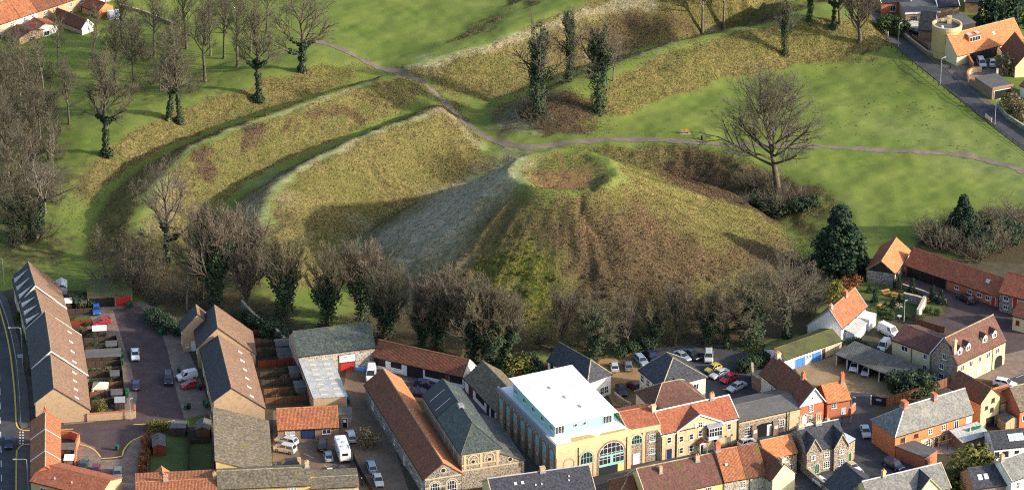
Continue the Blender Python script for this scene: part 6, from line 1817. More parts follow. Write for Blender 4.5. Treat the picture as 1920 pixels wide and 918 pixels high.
for u, v, vt, k, sx, lb in [(405, 576, 395, 'fan_ivy', 1.1, 'tall rounded bare tree with ivied trunk behind the small stepped terrace house'), (530, 598, 455, 'fan_ivy2', 1.1, 'ivied bare tree above the long old flint wall'), (612, 612, 480, 'fan_ivy2', 1.0, 'dark ivied bare tree close behind the flint barn'), (678, 602, 470, 'fan_ivy', 1.2, 'reddish rounded bare tree against the frosty foot of the motte'), (720, 634, 520, 'fan_ivy2', 1.3, 'spreading ivied bare tree behind the end of the flint barn'),
        (820, 656, 520, 'fan_ivy', 1.25, 'lone rounded ivied tree behind the middle of the cart shed'), (885, 680, 535, 'fan_ivy', 1.15, 'ivied bare tree behind the mossy shed wing, first of three'), (922, 690, 548, 'fan_ivy2', 1.1, 'thick ivy column, middle of three behind the mossy shed wing'), (950, 688, 565, 'fan_ivy', 1.1, 'shorter ivied tree nearest the arched hall, last of three')]:
    put_tree(k, u, v, vt - 14, lb, 'rounded bare trees along the foot of the earthworks', sx=sx * 1.12)
for u, v, vt, k in ((790, 656, 540, 'fan_ivy'), (1180, 655, 560, 'fan'), (1330, 650, 550, 'fan_ivy2'), (1362, 652, 535, 'oak_ivy'), (470, 590, 475, 'fan'), (350, 580, 462, 'thin'), (380, 560, 440, 'thin'), (1230, 650, 560, 'fan_ivy2')):
    put_tree(k, u, v, vt, {'fan': 'brown-twigged bare tree without ivy at the foot of the earthworks', 'fan_ivy': 'narrow ivied tree behind the cart shed', 'fan_ivy2': 'leafy-looking ivied tree above the car park', 'oak_ivy': 'spreading bare tree between car park and motte', 'thin': 'slender bare tree above the second terrace'}[k], 'lesser trees along the foot of the earthworks', sx=1.15)
put_tree('fan', 1048, 662, 545, 'fan-shaped bare tree without ivy behind the white-roofed hall', sx=1.0)
put_tree('spread_ivy', 1115, 668, 540, 'ivy-green tree behind the dark hipped roof', sx=1.15)
put_tree('fan', 1265, 648, 535, 'small fan-shaped bare tree above the car park')
put_tree('spread_ivy', 1410, 650, 505, 'large sprawling tree with ivy beside the garages', sx=1.35)
put_tree('oak_ivy', 1475, 632, 470, 'broad bare tree leaning over the garages', sx=1.25)
put_tree('column_ivy', 1012, 218, 8, 'ivied tree with ragged arms at the rampart end, nearest the path', sx=1.0)
put_tree('column_ivy', 1066, 152, -15, 'slim ivied tree on the rampart crest', sx=.8)
put_tree('column_ivy', 1122, 210, 5, 'stout ivied tree casting shade on the inner rampart', sx=1.0)
put_tree('thin', 1150, 152, 62, 'small leaning bare tree beside the stout ivied one', sx=1.2)
put_tree('tall', 1317, 62, -75, 'bare trunk in the bracken ditch, rising out of view', sx=.9)
put_tree('tall', 1357, 56, -80, 'pale bare trunk on the rampart crest, rising out of view', sx=.9)
put_tree('column_ivy', 1472, 104, -25, 'leaning ivied tree at the foot of the right rampart', sx=.75)
put_tree('column_ivy', 1517, 38, -70, 'ivied tree on the far rampart behind the leaning one', sx=.8)
put_tree('tall_ivy', 1563, 52, -60, 'bare tree with ivied base near the lane end', sx=1.2)
put_tree('fan', 1612, 78, -40, 'purplish rounded bare tree at the head of the lane', sx=1.5)
put_tree('fan', 1575, 45, -60, 'twiggy bare tree filling the rampart end', sx=1.2)
put_tree('broad', 1457, 368, 108, 'great bare tree with broad crown on the moat edge', sx=1.15)
# shrubs and thickets
rs = random.Random(5)
def shrubs(polys, n, hpx, label, group, key=('shrub', 'shrub2'), name='bare_shrub'):
    us = [p[0] for p in polys]; vs = [p[1] for p in polys]
    c = 0
    while c < n:
        u, v = rs.uniform(min(us), max(us)), rs.uniform(min(vs), max(vs))
        if not inpoly(np.array([u]), np.array([v]), polys)[0]: continue
        h = rs.uniform(*hpx)
        put_tree(rs.choice(key), u, v, v - h, label, group, name, sx=rs.uniform(.9, 1.5), cat='shrub')
        c += 1
shrubs([(0, 330), (120, 340), (120, 460), (60, 490), (0, 480)], 14, (25, 50), 'leafless shrub in the thicket beside the main road', 'thicket beside the main road')
shrubs([(170, 500), (300, 500), (420, 580), (300, 590), (180, 545)], 16, (28, 55), 'leafless shrub behind the mossy-roofed carport', 'thicket behind the carport')
shrubs([(430, 570), (640, 620), (700, 655), (880, 670), (700, 625), (600, 590)], 8, (14, 28), 'leafless shrub between the rounded trees', 'scrub between the rounded trees')
shrubs([(960, 640), (1250, 630), (1420, 640), (1300, 652), (1000, 668)], 12, (16, 30), 'leafless shrub between motte and car park', 'scrub at the motte foot')
shrubs([(1395, 330), (1540, 345), (1535, 395), (1440, 408), (1380, 385)], 16, (22, 45), 'leafless shrub round the great bare tree', 'scrub under the great bare tree')
shrubs([(1720, 450), (1800, 405), (1925, 400), (1925, 500), (1860, 500), (1760, 470)], 20, (25, 50), 'leafless shrub on the rough ground behind the stables', 'scrub behind the stables')
shrubs([(1420, 560), (1530, 470), (1540, 560), (1500, 620)], 16, (25, 50), 'leafless shrub on the motte side of the white house', 'scrub beside the white house')
shrubs([(940, 225), (1000, 190), (1060, 215), (1000, 262)], 12, (18, 34), 'leafless shrub on the rampart end beside the path', 'scrub on the rampart end')
shrubs([(170, 60), (330, 60), (400, 180), (210, 200)], 12, (22, 45), 'leafless shrub under the west wood', 'undergrowth of the west wood')
shrubs([(0, 120), (120, 150), (150, 300), (0, 320)], 12, (25, 50), 'leafless shrub under the western trees', 'undergrowth of the west wood edge')
shrubs([(440, 440), (490, 450), (520, 520), (480, 560), (430, 540)], 8, (40, 70), 'purplish leafless shrub at the inner rampart end', 'shrubs at the inner rampart end', key=('shrub',))

# leafy shrubs: dense leaf clumps
def make_leafy(key, seed, shape, n, size, mat):
    rng = np.random.default_rng(seed)
    cs = []; rd = []
    if shape == 'round':
        for _ in range(26):
            d = rng.normal(size=3); d /= np.linalg.norm(d); cs.append([d[0] * .55, d[1] * .55, .55 + d[2] * .42]); rd.append(rng.uniform(.22, .42))
    elif shape == 'cone':
        for _ in range(46):
            z = rng.random() ** 1.3 * .92 + .04; a = rng.uniform(0, 6.28); r = (1 - z) * .34 + .06
            cs.append([r * math.cos(a) * .8, r * math.sin(a) * .8, z]); rd.append(rng.uniform(.07, .14) + (1 - z) * .06)
    elif shape == 'yew':
        for _ in range(120):
            z = rng.random() * .93 + .03; a = rng.uniform(0, 6.28); r = .40 * (1 - z ** 1.45) * rng.uniform(.72, 1.12)
            cs.append([r * math.cos(a), r * math.sin(a), z]); rd.append(rng.uniform(.05, .12))
        for z in (.15, .35, .55, .75): cs.append([0, 0, z]); rd.append(.24 * (1 - z * .8))
    V_, F_ = leaf_cloud(rng, cs, rd, n, size)
    w = Seg(); w.add(np.array([0, 0, -.05]), np.array([0, 0, .6]), .035, .02); w.add(np.array([0, 0, .1]), np.array([.15, .1, .5]), .02, .01); w.add(np.array([0, 0, .15]), np.array([-.14, -.08, .5]), .02, .01)
    a, b = w.mesh(5)
    ARCH[key] = (1.0, fast_mesh('trunk', a, b, 'bark'), fast_mesh('crown', V_, F_, mat, False), None)
make_leafy('yew', 31, 'yew', 9000, .028, 'yew_leaf')
make_leafy('cone', 32, 'cone', 1500, .045, 'yew_leaf')
make_leafy('ball', 33, 'round', 1500, .075, 'hedge_leaf')
make_leafy('gorse', 34, 'round', 900, .085, 'gorse_leaf')
make_leafy('olive', 35, 'round', 1700, .06, 'olive_leaf')
make_leafy('ivyball', 36, 'round', 1500, .075, 'ivy_leaf')
make_leafy('beech', 37, 'round', 900, .07, 'beech_leaf')
make_leafy('tawny', 38, 'round', 700, .085, 'tawny_scrub')
put_tree('yew', 1572, 516, 392, 'big dark rounded evergreen between motte and barn', name='yew_tree', sx=1.0)
put_tree('yew', 1803, 442, 368, 'smaller dark evergreen in the rough ground above the stables', name='yew_tree', sx=.85)
for u, v, vt, lb in ((1855, 52, -35, 'dark conifer, left one of the tall group behind the villa'), (1880, 52, -30, 'tall conifer in the middle of the group behind the villa'), (1905, 45, -30, 'pale green conifer at the right of the group behind the villa')):
    put_tree('cone', u, v, vt, lb, name='conifer', sx=.9)
for u, v, vt, sx_ in ((1682, 541, 512, .55), (1710, 549, 521, .5), (1748, 563, 535, .55), (1764, 570, 543, .55), (1640, 567, 540, .5), (1686, 566, 550, .7), (1675, 575, 558, .8), (1630, 548, 535, .9), (1660, 576, 566, 1.0)):
    put_tree('cone', u, v, vt, 'small clipped dark cone in the beer garden', 'clipped evergreens in the beer garden', 'topiary', sx=sx_ * 1.3, cat='shrub')
for u, v, vt in ((1655, 590, 577), (1668, 598, 586), (1740, 585, 575), (1632, 596, 584), (1757, 590, 580), (1700, 598, 588), (1725, 604, 592)):
    put_tree('ball', u, v, vt, 'rounded green shrub edging the beer garden', 'green shrubs in the beer garden', 'garden_shrub', sx=.9, cat='shrub')
put_tree('olive', 1563, 565, 533, 'yellow-green bush behind the white house', name='garden_bush', sx=.8, cat='shrub')
put_tree('beech', 1600, 535, 515, 'rust-brown beech hedge piece above the beer garden', 'beech hedge above the beer garden', 'hedge', sx=1.1, cat='hedge')
put_tree('beech', 1588, 545, 525, 'rust-brown beech hedge piece above the beer garden', 'beech hedge above the beer garden', 'hedge', sx=1.1, cat='hedge')
put_tree('olive', 1822, 905, 852, 'olive-green garden tree beside the white annex', name='garden_tree', sx=1.2)
put_tree('ball', 1795, 912, 880, 'dark green bush under the olive garden tree', name='garden_bush', sx=1.2, cat='shrub')
put_tree('ball', 1850, 912, 886, 'green bush between olive tree and slate lean-to', name='garden_bush', sx=1.2, cat='shrub')
put_tree('olive', 188, 771, 752, 'yellow conifer bush inside the brick garden wall', name='garden_bush', sx=.8, cat='shrub')
put_tree('tawny', 690, 838, 808, 'straggly brown bush beside the motorhome', name='garden_bush', sx=.9, cat='shrub')
put_tree('ball', 1368, 925, 897, 'clipped green shrub before the maroon-roofed house', name='garden_bush', sx=.7, cat='shrub')
put_tree('olive', 970, 705, 672, 'yellow-flecked evergreen bush behind the arched hall', name='garden_bush', sx=1.3, cat='shrub')
for u, v, vt in ((945, 712, 690), (1000, 702, 680), (955, 695, 672), (990, 690, 668)):
    put_tree('ivyball', u, v, vt, 'dark evergreen bush behind the arched hall', 'evergreen bushes behind the arched hall', 'garden_bush', sx=1.3, cat='shrub')
for u, v, vt in ((1440, 392, 372), (1470, 398, 378), (1500, 392, 374), (1425, 382, 364), (1455, 402, 386), (1520, 385, 370)):
    put_tree('ivyball', u, v, vt, 'dark evergreen bush under the great bare tree', 'evergreen bushes under the great bare tree', 'bush', sx=1.5, cat='shrub')
for u, v, vt in ((1185, 662, 642), (1216, 655, 632), (1160, 668, 650)):
    put_tree('ivyball', u, v, vt, 'dark evergreen bush at the car park edge', 'evergreen bushes at the car park edge', 'garden_bush', sx=1.0, cat='shrub')
for k in range(9):
    u = 1395 + k * 9; v = 694 - k * 3.2
    put_tree('ivyball', u, v, v - 20, 'ivy hedge piece beside the car park', 'ivy hedge beside the car park', 'hedge', sx=.95, cat='hedge')
for k in range(11):
    u = 1600 + k * 12.5; v = 652 + k * 6.8
    put_tree('ivyball', u, v, v - 17, 'ivy growing over the wall behind the open garages', 'ivy behind the open garages', 'hedge', sx=1.05, cat='hedge')
for k in range(8):
    put_tree('ivyball', 1690 + rs.uniform(0, 50), 715 + rs.uniform(0, 22), 698 + rs.uniform(0, 20), 'evergreen bush on the bank beside the open garages', 'bushes beside the open garages', 'garden_bush', sx=1.2, cat='shrub')
for k in range(6):
    u = 1656 + k * 6.5; v = 60 - k * 1.0 + (k * 2.2)
    put_tree('ball', u, v, v - 26, 'clipped hedge piece at the head of the lane', 'hedge at the head of the lane', 'hedge', sx=.75, cat='hedge')
for u, v, vt in ((1893, 208, 180), (1905, 215, 188), (1918, 225, 200), (1886, 138, 108), (1895, 180, 165)):
    put_tree('tawny', u, v, vt, 'brown-green garden bush beside the lane', 'garden bushes beside the lane', 'garden_bush', sx=.9, cat='shrub')
for u, v, vt in ((92, 800, 787), (62, 560, 540), (40, 600, 586), (52, 640, 628), (58, 700, 690), (160, 577, 560), (135, 572, 556), (150, 562, 548)):
    put_tree('ball', u, v, vt, 'small green front-garden bush by the west terrace', 'front-garden bushes of the west terrace', 'garden_bush', sx=1.1, cat='shrub')
for u, v, vt in ((300, 612, 590), (318, 620, 600), (340, 628, 612), (285, 600, 582), (455, 600, 585), (480, 610, 590), (505, 625, 600), (445, 618, 604), (540, 640, 618)):
    put_tree('ivyball', u, v, vt, 'dark evergreen bush behind the second terrace', 'evergreen bushes behind the second terrace', 'garden_bush', sx=1.3, cat='shrub')
for k in range(26):
    u, v = 1740 + rs.uniform(0, 180), 425 + rs.uniform(0, 60); put_tree('ivyball', u, v, v - rs.uniform(12, 24), 'dark evergreen bush on the rough ground behind the stables', 'evergreen bushes behind the stables', 'bush', sx=1.4, cat='shrub')
gp = [(885, 478), (950, 430), (1010, 445), (1050, 520), (1040, 600), (960, 605), (880, 552)]
c = 0
while c < 40:
    u, v = rs.uniform(880, 1052), rs.uniform(430, 605)
    if inpoly(np.array([u]), np.array([v]), gp)[0]:
        h = rs.uniform(2.2, 4.5); put_tree('gorse', u, v, v - h, 'yellow-green gorse bush on the front of the motte', 'gorse on the motte', 'gorse_bush', sx=1.6, cat='shrub'); c += 1
for (poly, n, lb, gr_) in (([(1090, 480), (1250, 460), (1400, 500), (1350, 600), (1100, 630)], 50, 'low brown scrub bush on the front of the motte', 'brown scrub on the motte'), ([(820, 500), (890, 460), (880, 560), (1000, 620), (900, 600)], 25, 'low brown scrub bush beside the gorse', 'brown scrub beside the gorse')):
    c = 0
    while c < n:
        u, v = rs.uniform(800, 1410), rs.uniform(450, 640)
        if inpoly(np.array([u]), np.array([v]), poly)[0]:
            h = rs.uniform(1.8, 4); put_tree('tawny', u, v, v - h, lb, gr_, 'scrub_bush', sx=1.7, cat='shrub'); c += 1

# rough grass: blades nobody could count
def tufts(name, label, mask, n, hgt, mat, seed):
    rng = np.random.default_rng(seed)
    ii = np.nonzero((GX[:-1] > -126) & (GX[:-1] < 126))[0]; jj = np.nonzero((GY[:-1] > -90) & (GY[:-1] < 145))[0]
    sub = np.clip(mask[np.ix_(jj, ii)], 0, 1) ** 1.5
    p = (sub / sub.sum()).ravel()
    k = rng.choice(p.size, n, p=p)
    x = GX[ii[k % len(ii)]] + rng.random(n) * ST; y = GY[jj[k // len(ii)]] + rng.random(n) * ST
    z = height(x, y)
    a = rng.uniform(0, 2 * np.pi, n); h = hgt * rng.uniform(.5, 1.4, n); w = h * rng.uniform(.35, .6, n)
    lean = rng.normal(0, .35, (n, 2)) * h[:, None]
    ux, uy = np.cos(a) * w, np.sin(a) * w
    b = np.stack([x, y, z - .05], 1)
    V_ = np.empty((n, 6, 3))
    V_[:, 0] = b + np.stack([ux, uy, 0 * x], 1); V_[:, 1] = b - np.stack([ux, uy, 0 * x], 1); V_[:, 2] = b + np.stack([lean[:, 0], lean[:, 1], h], 1)
    V_[:, 3] = b + np.stack([-uy, ux, 0 * x], 1); V_[:, 4] = b - np.stack([-uy, ux, 0 * x], 1); V_[:, 5] = b + np.stack([-lean[:, 1], lean[:, 0], h * .9], 1)
    me = fast_mesh(name, V_.reshape(-1, 3), np.arange(6 * n).reshape(-1, 3), mat, False)
    o = bpy.data.objects.new(name, me); COL.objects.link(o); tag(o, label, 'grass', kind='stuff')
def mat_tuft(name, gain):
    t = NT(name)
    g = t.node('ShaderNodeNewGeometry')
    c = rough_cols(t, t.coord('Object'))
    c = t.mix(t.math('MULTIPLY', g.outputs['Random Per Island'], .45), c, tuple(gain))
    t.b.inputs['Specular IOR Level'].default_value = .05
    return t.out(c, .95)
mat_tuft('gold_grass', (.20, .165, .065))
mat_leaf('brown_grass', (.065, .048, .028), (.145, .10, .058), (.21, .155, .09), .6)
mat_leaf('frost_grass', (.22, .175, .13), (.40, .35, .29), (.58, .54, .48), .8)
dry = np.clip(m_brack * 1.2 + m_lit * .6, 0, 1)
tufts('rough_grass', 'rough golden tussock grass on the banks and motte', m_rough * (1 - .85 * dry) * (1 - .8 * m_frost) * (1 - .6 * m_gorse), 110000, .19, 'gold_grass', 41)
tufts('bracken_litter', 'dead brown bracken and dry stems on the earthworks', np.clip(m_brack, 0, 1) * (1 - m_frost) * (1 - m_gorse), 60000, .20, 'brown_grass', 42)
tufts('frosted_grass', 'frost-whitened grass on the shaded flanks', np.where(frost_area > .4, frost_area, 0), 6000, .16, 'frost_grass', 43)
# ------------------------------------------------------------------ vehicles
PAINTS = {'silver': (.46, .48, .50), 'white': (.72, .73, .73), 'red': (.42, .018, .022), 'blue': (.018, .10, .42), 'navy': (.016, .024, .075), 'black': (.014, .015, .018), 'grey': (.14, .15, .165),
          'maroon': (.15, .018, .028), 'green': (.02, .055, .05), 'yellow': (.50, .40, .075), 'steel': (.22, .29, .36), 'beige': (.50, .40, .27)}
for k, c in PAINTS.items():
    mat_plain('paint_' + k, c, .28, 0.0, .5, coat=.6)
mat_plain('tyre', (.016, .016, .017), .85)
mat_plain('rim', (.42, .43, .44), .35, .7)
mat_plain('lamp_clear', (.65, .68, .70), .12, 0, .6)
mat_plain('lamp_red', (.36, .015, .012), .25)
mat_plain('car_glass', (.020, .025, .030), .05, 0, .7)
mat_plain('plate_yellow', (.65, .50, .06), .5)
mat_plain('trim', (.03, .03, .032), .6)
KINDS = {  # L, W, H, hood z, belt z, windscreen base/top, roof end, tail base, tail z, wheel r
    'hatch': (3.85, 1.68, 1.43, .82, .92, .95, .25, -1.25, -1.72, .90, .29),
    'saloon': (4.50, 1.75, 1.42, .84, .92, 1.05, .35, -.95, -1.60, .95, .31),
    'estate': (4.60, 1.76, 1.48, .86, .94, 1.10, .42, -1.75, -2.18, .94, .31),
    'mpv': (4.45, 1.82, 1.70, .95, 1.02, 1.35, .62, -1.80, -2.12, 1.02, .32),
    'offroad': (4.40, 1.85, 1.85, 1.08, 1.16, .95, .60, -1.85, -2.05, 1.16, .38),
    'van': (4.90, 1.95, 2.10, 1.10, 1.18, 1.75, 1.05, -2.32, -2.38, 1.18, .34),
    'small_van': (4.20, 1.72, 1.82, .98, 1.05, 1.15, .55, -2.00, -2.05, 1.05, .30),
}
CARP = {}
def car_proto(kind):
    L, W, H, hz, bz, wb, wt, rt, rb, tz, wr = KINDS[kind]
    h = W / 2
    parts = []
    m = MB()
    st = [(L / 2, .80, .32, hz * .70), (L / 2 - .10, .92, .22, hz * .86), (L / 2 - .45, 1.0, .20, hz * .95), (wb, 1.0, .20, bz), (0, 1.0, .20, bz + .01), (rb, 1.0, .20, tz), (-L / 2 + .25, 1.0, .20, tz * .98), (-L / 2 + .06, .94, .24, tz * .93), (-L / 2, .86, .34, tz * .78)]
    rings = []
    for x, wf, zl, zt in st:
        w = h * wf; zm = zl + (zt - zl) * .62
        rings.append([(x, -w * .96, zl), (x, -w, zl + .18), (x, -w, zm), (x, -w * .93, zt - .03), (x, -w * .80, zt + .01), (x, 0, zt + .03), (x, w * .80, zt + .01), (x, w * .93, zt - .03), (x, w, zm), (x, w, zl + .18), (x, w * .96, zl)])
    for a, b in zip(rings[:-1], rings[1:]):
        for k in range(10): m.poly([a[k], a[k + 1], b[k + 1], b[k]])
        m.poly([a[10], a[0], b[0], b[10]])
    m.poly(rings[0]); m.poly(rings[-1][::-1])
    # cabin shell
    bw, rw = h * .92, h * .74
    base = [(wb, bz - .02), (rb, tz - .02)]
    c = {}
    for s in (-1, 1):
        c[s] = [(wb, s * bw, bz - .02), (rb, s * bw, tz - .02), (rt, s * rw, H - .04), (wt, s * rw, H - .04)]
    top = [(wt - .15, -rw * .8, H), (rt + .12, -rw * .8, H), (rt + .12, rw * .8, H), (wt - .15, rw * .8, H)]
    m.poly([c[-1][0], c[-1][1], c[-1][2], c[-1][3]]); m.poly([c[1][1], c[1][0], c[1][3], c[1][2]])
    m.poly([c[-1][0], c[-1][3], c[1][3], c[1][0]]); m.poly([c[-1][1], c[1][1], c[1][2], c[-1][2]])
    m.poly(top); m.poly([c[-1][3], c[-1][2], top[1], top[0]]); m.poly([c[1][2], c[1][3], top[3], top[2]]); m.poly([c[1][3], c[-1][3], top[0], top[3]]); m.poly([c[-1][2], c[1][2], top[2], top[1]])
    parts.append(('body', m, 'paint_silver'))
    def panel(quad, name, ins, off):
        Q = [Vector(p) for p in quad]; ce = sum(Q, Vector()) / 4
        n = (Q[1] - Q[0]).cross(Q[2] - Q[0]).normalized()
        if n.dot(ce - Vector((0, 0, .9))) < 0: n = -n
        g = MB(); g.poly([ce + (p - ce) * ins + n * off for p in Q]); parts.append((name, g, 'car_glass'))
    panel([c[-1][0], c[-1][3], c[1][3], c[1][0]], 'windscreen', .90, .02)
    if kind not in ('van', 'small_van'):
        panel([c[-1][1], c[1][1], c[1][2], c[-1][2]], 'rear_window', .84, .02)
    for s in (-1, 1):
        q0, q1, q2, q3 = [Vector(p) for p in c[s]]
        def lerp(a, b, t_): return a + (b - a) * t_
        cuts = [(.06, .47), (.53, .93)] if kind not in ('van', 'small_van') else [(.04, .27)]
        for t0, t1 in cuts:
            A_, B_ = lerp(q0, q1, t0), lerp(q0, q1, t1); C_, D_ = lerp(q3, q2, t1), lerp(q3, q2, t0)
            A2, B2, C3, D2 = lerp(A_, D_, .12), lerp(B_, C_, .12), lerp(B_, C_, .88), lerp(A_, D_, .88)
            n = Vector((0, s, .35)).normalized() * .02
            g = MB(); g.poly([p + n for p in ((A2, B2, C3, D2) if s < 0 else (D2, C3, B2, A2))]); parts.append(('side_window', g, 'car_glass'))
        g = MB(); g.box(L / 2 - .16, L / 2 - .03, s * h * .66 - .16, s * h * .66 + .16, hz * .66, hz * .82); parts.append(('headlight', g, 'lamp_clear'))
        g = MB(); g.box(-L / 2 - .005, -L / 2 + .08, s * h * .74 - .09, s * h * .74 + .09, tz * .62, tz * .86); parts.append(('tail_light', g, 'lamp_red'))
        g = MB(); g.box(wb - .30, wb - .14, s * (bw + .09) - .09, s * (bw + .09) + .09, bz + .02, bz + .15); parts.append(('mirror', g, 'trim'))
        for x in (L * .31, -L * .30):
            g = MB(); g.tube((x, s * (h - .20), wr), (x, s * (h + .012), wr), wr, wr, 14)
            r = MB(); r.tube((x, s * (h + .012), wr), (x, s * (h + .022), wr), wr * .62, wr * .55, 10)
            parts.append(('wheel', g, 'tyre', ('rim', r, 'rim')))
    g = MB(); g.box(L / 2 - .06, L / 2 + .012, -h * .7, h * .7, .30, .46); parts.append(('front_bumper', g, 'trim'))
    g = MB(); g.box(-L / 2 - .012, -L / 2 + .05, -.26, .26, .48, .60); parts.append(('number_plate', g, 'plate_yellow'))
    root = empty('car', 0, 0)
    for p in parts:
        o = p[1].build(p[0], p[2], root, smooth=p[0] == 'body')
        if len(p) > 3: p[3][1].build(p[3][0], p[3][2], o)
        if p[0] == 'body':
            o.data.shade_flat() if False else None
    return root

def car(kind, color, u, v, du, dv, label, group=None, name=None, z=0.0):
    """u, v: photo pixel of the car's middle; du, dv: the way its nose points there"""
    first = kind not in CARP
    if first: CARP[kind] = car_proto(kind)
    src = CARP[kind]
    root = src if first and not src.get('label') else copy_tree(src)
    h = KINDS[kind][2]
    p = at(u, v, h * .5 + z); p2 = at(u + du, v + dv, h * .5 + z)
    root.name = name or ('parked_van' if 'van' in kind else 'parked_car')
    g = float(height(p[0], p[1]))
    root.location = (p[0], p[1], max(.075, g + .09) if z == 0 else z)
    root.rotation_euler = (0, 0, math.atan2(p2[1] - p[1], p2[0] - p[0]))
    tag(root, label, 'van' if 'van' in kind else 'car', group)
    for c in root.children:
        if c.name.split('.')[0] == 'body':
            c.material_slots[0].link = 'OBJECT'; c.material_slots[0].material = MATS['paint_' + color]
    return root

Z = lambda k, x, y: q(k, x, y)
for kind, col, p, d, lb in [
    ('hatch', 'blue', Z('1', 362, 240), (3, 20), 'bright blue hatchback before the mossy carport'),
    ('hatch', 'red', Z('1', 383, 283), (-20, 2), 'bright red hatchback parked sideways behind the terrace gardens'),
    ('saloon', 'white', Z('1', 508, 408), (1, 20), 'white saloon parked alone in the estate square'),
    ('hatch', 'navy', Z('1', 512, 521), (0, -20), 'dark blue car parked behind the white saloon'),
    ('offroad', 'black', Z('1', 634, 497), (0, 20), 'black off-roader on the estate road near the white van'),
    ('small_van', 'white', Z('1', 702, 486), (-20, 4), 'small white van in a bay beside a red car'),
    ('hatch', 'red', Z('1', 716, 521), (-20, 3), 'red hatchback beside the small white van'),
    ('hatch', 'navy', Z('1', 32, 740), (0, 20), 'dark blue car driving on the main road'),
    ('saloon', 'green', Z('1', 314, 822), (5, -20), 'dark green saloon parked behind the red-tiled row'),
    ('hatch', 'maroon', Z('1', 360, 843), (-3, 20), 'maroon hatchback between dark green and slate blue cars'),
    ('saloon', 'grey', Z('1', 441, 854), (0, 20), 'slate grey car beside the maroon hatchback'),
    ('mpv', 'silver', Z('2', 521, 724), (-20, -4), 'silver people carrier in the workshop yard'),
    ('estate', 'silver', Z('2', 528, 690), (-20, -5), 'silver estate tucked behind the people carrier'),
    ('estate', 'black', Z('2', 530, 796), (-20, 3), 'black estate beside the stub of yellow wall'),
    ('mpv', 'black', Z('2', 691, 706), (2, -20), 'black people carrier before the garage doors'),
    ('hatch', 'steel', Z('2', 717, 760), (-5, -20), 'rounded steel-blue hatchback beside the motorhome'),
    ('estate', 'silver', Z('2', 821, 669), (-6, -20), 'silver estate parked by the site hut'),
    ('van', 'white', Z('2', 912, 384), (-2, 20), 'white van nose-on beside the flint barn'),
    ('estate', 'steel', Z('2', 914, 806), (-6, -20), 'grey-blue estate with dark sides in the mill lane'),
    ('saloon', 'silver', Z('2', 944, 870), (6, 20), 'pale silver saloon in the mill lane'),
    ('saloon', 'black', Z('2', 770, 826), (-20, -8), 'black car with its tailgate raised by the low cottage'),
    ('estate', 'navy', Z('3', 458, 344), (20, 4), 'dark blue estate in the mill court'),
    ('saloon', 'navy', Z('3', 425, 388), (20, 3), 'dark car under the blue sheet beside the long barn'),
    ('hatch', 'silver', Z('4', 727, 248), (-4, -20), 'silver hatchback in the gravel court, left of a grey one'),
    ('hatch', 'grey', Z('4', 802, 243), (-4, -20), 'dark grey hatchback in the gravel court'),
    ('estate', 'steel', Z('4', 873, 215), (14, 14), 'steel blue estate parked aslant beside the slate-roofed house'),
    ('hatch', 'maroon', Z('4', 833, 352), (-14, -8), 'dark red hatchback before the rendered house'),
    ('saloon', 'black', Z('4', 765, 375), (8, 20), 'black saloon beside the white house'),
    ('saloon', 'navy', Z('5', 223, 140), (12, 14), 'dark blue saloon half hidden behind the hipped house'),
    ('saloon', 'steel', Z('5', 397, 144), (16, 10), 'steel blue saloon at the top of the car park'),
    ('saloon', 'black', Z('5', 457, 134), (16, 10), 'black saloon at the top of the car park'),
    ('mpv', 'silver', Z('5', 551, 142), (0, 20), 'silver people carrier nose-out by the ivy hedge'),
    ('hatch', 'yellow', Z('5', 577, 214), (-18, 8), 'yellow hatchback at the head of a slanting row'),
    ('saloon', 'silver', Z('5', 612, 244), (-18, 8), 'silver saloon between yellow and red cars'),
    ('hatch', 'red', Z('5', 667, 271), (-18, 8), 'scarlet hatchback in the slanting car park row'),
    ('saloon', 'silver', Z('5', 712, 319), (-18, 8), 'long silver saloon at the foot of the slanting row'),
    ('hatch', 'white', Z('5', 772, 640), (18, -6), 'white car half hidden below the coach house'),
    ('hatch', 'white', Z('6', 110, 537), (-18, 5), 'white hatchback at the white door of the red brick house'),
    ('saloon', 'silver', Z('6', 472, 553), (6, 20), 'silver car nosing round the corner of the slate terrace'),
    ('mpv', 'navy', Z('6', 645, 756), (18, 9), 'navy people carrier behind the brick outhouse'),
    ('hatch', 'beige', Z('6', 393, 776), (14, 10), 'beige car tucked beside the flint annex'),
    ('hatch', 'white', Z('6', 430, 814), (12, 12), 'white hatchback beside the dark slate wing'),
    ('hatch', 'white', Z('6', 200, 868), (14, 9), 'white car behind the flint house garden wall'),
    ('estate', 'white', Z('6', 1335, 254), (20, 4), 'white estate on the road beyond the orange wing'),
    ('van', 'white', Z('7', 570, 606), (20, 10), 'long white van beside the beer garden'),
    ('small_van', 'white', Z('7', 540, 694), (-10, 12), 'small white van behind the open garages'),
    ('saloon', 'black', Z('7', 1015, 424), (-16, -8), 'black saloon in the inn yard'),
    ('hatch', 'navy', Z('7', 1262, 470), (14, 10), 'dark blue car below the stable cottage steps'),
    ('mpv', 'silver', Z('8', 857, 357), (9, 16), 'silver people carrier on the villa drive'),
    ('saloon', 'silver', Z('8', 922, 358), (-3, -18), 'silver saloon beside the people carrier on the drive'),
    ('hatch', 'black', Z('8', 490, 180), (16, 3), 'black car on the forecourt behind the round tower'),
    ('hatch', 'white', Z('6', 404, 152), (-8, 16), 'white car parked inside the open garages, second bay'),
    ('hatch', 'silver', Z('6', 478, 180), (-8, 16), 'silver car parked inside the open garages, third bay'),
]:
    car(kind, col, p[0], p[1], d[0], d[1], lb)
# blue sheet over the car beside the long barn
p = at(*Z('3', 425, 388), 1.0)
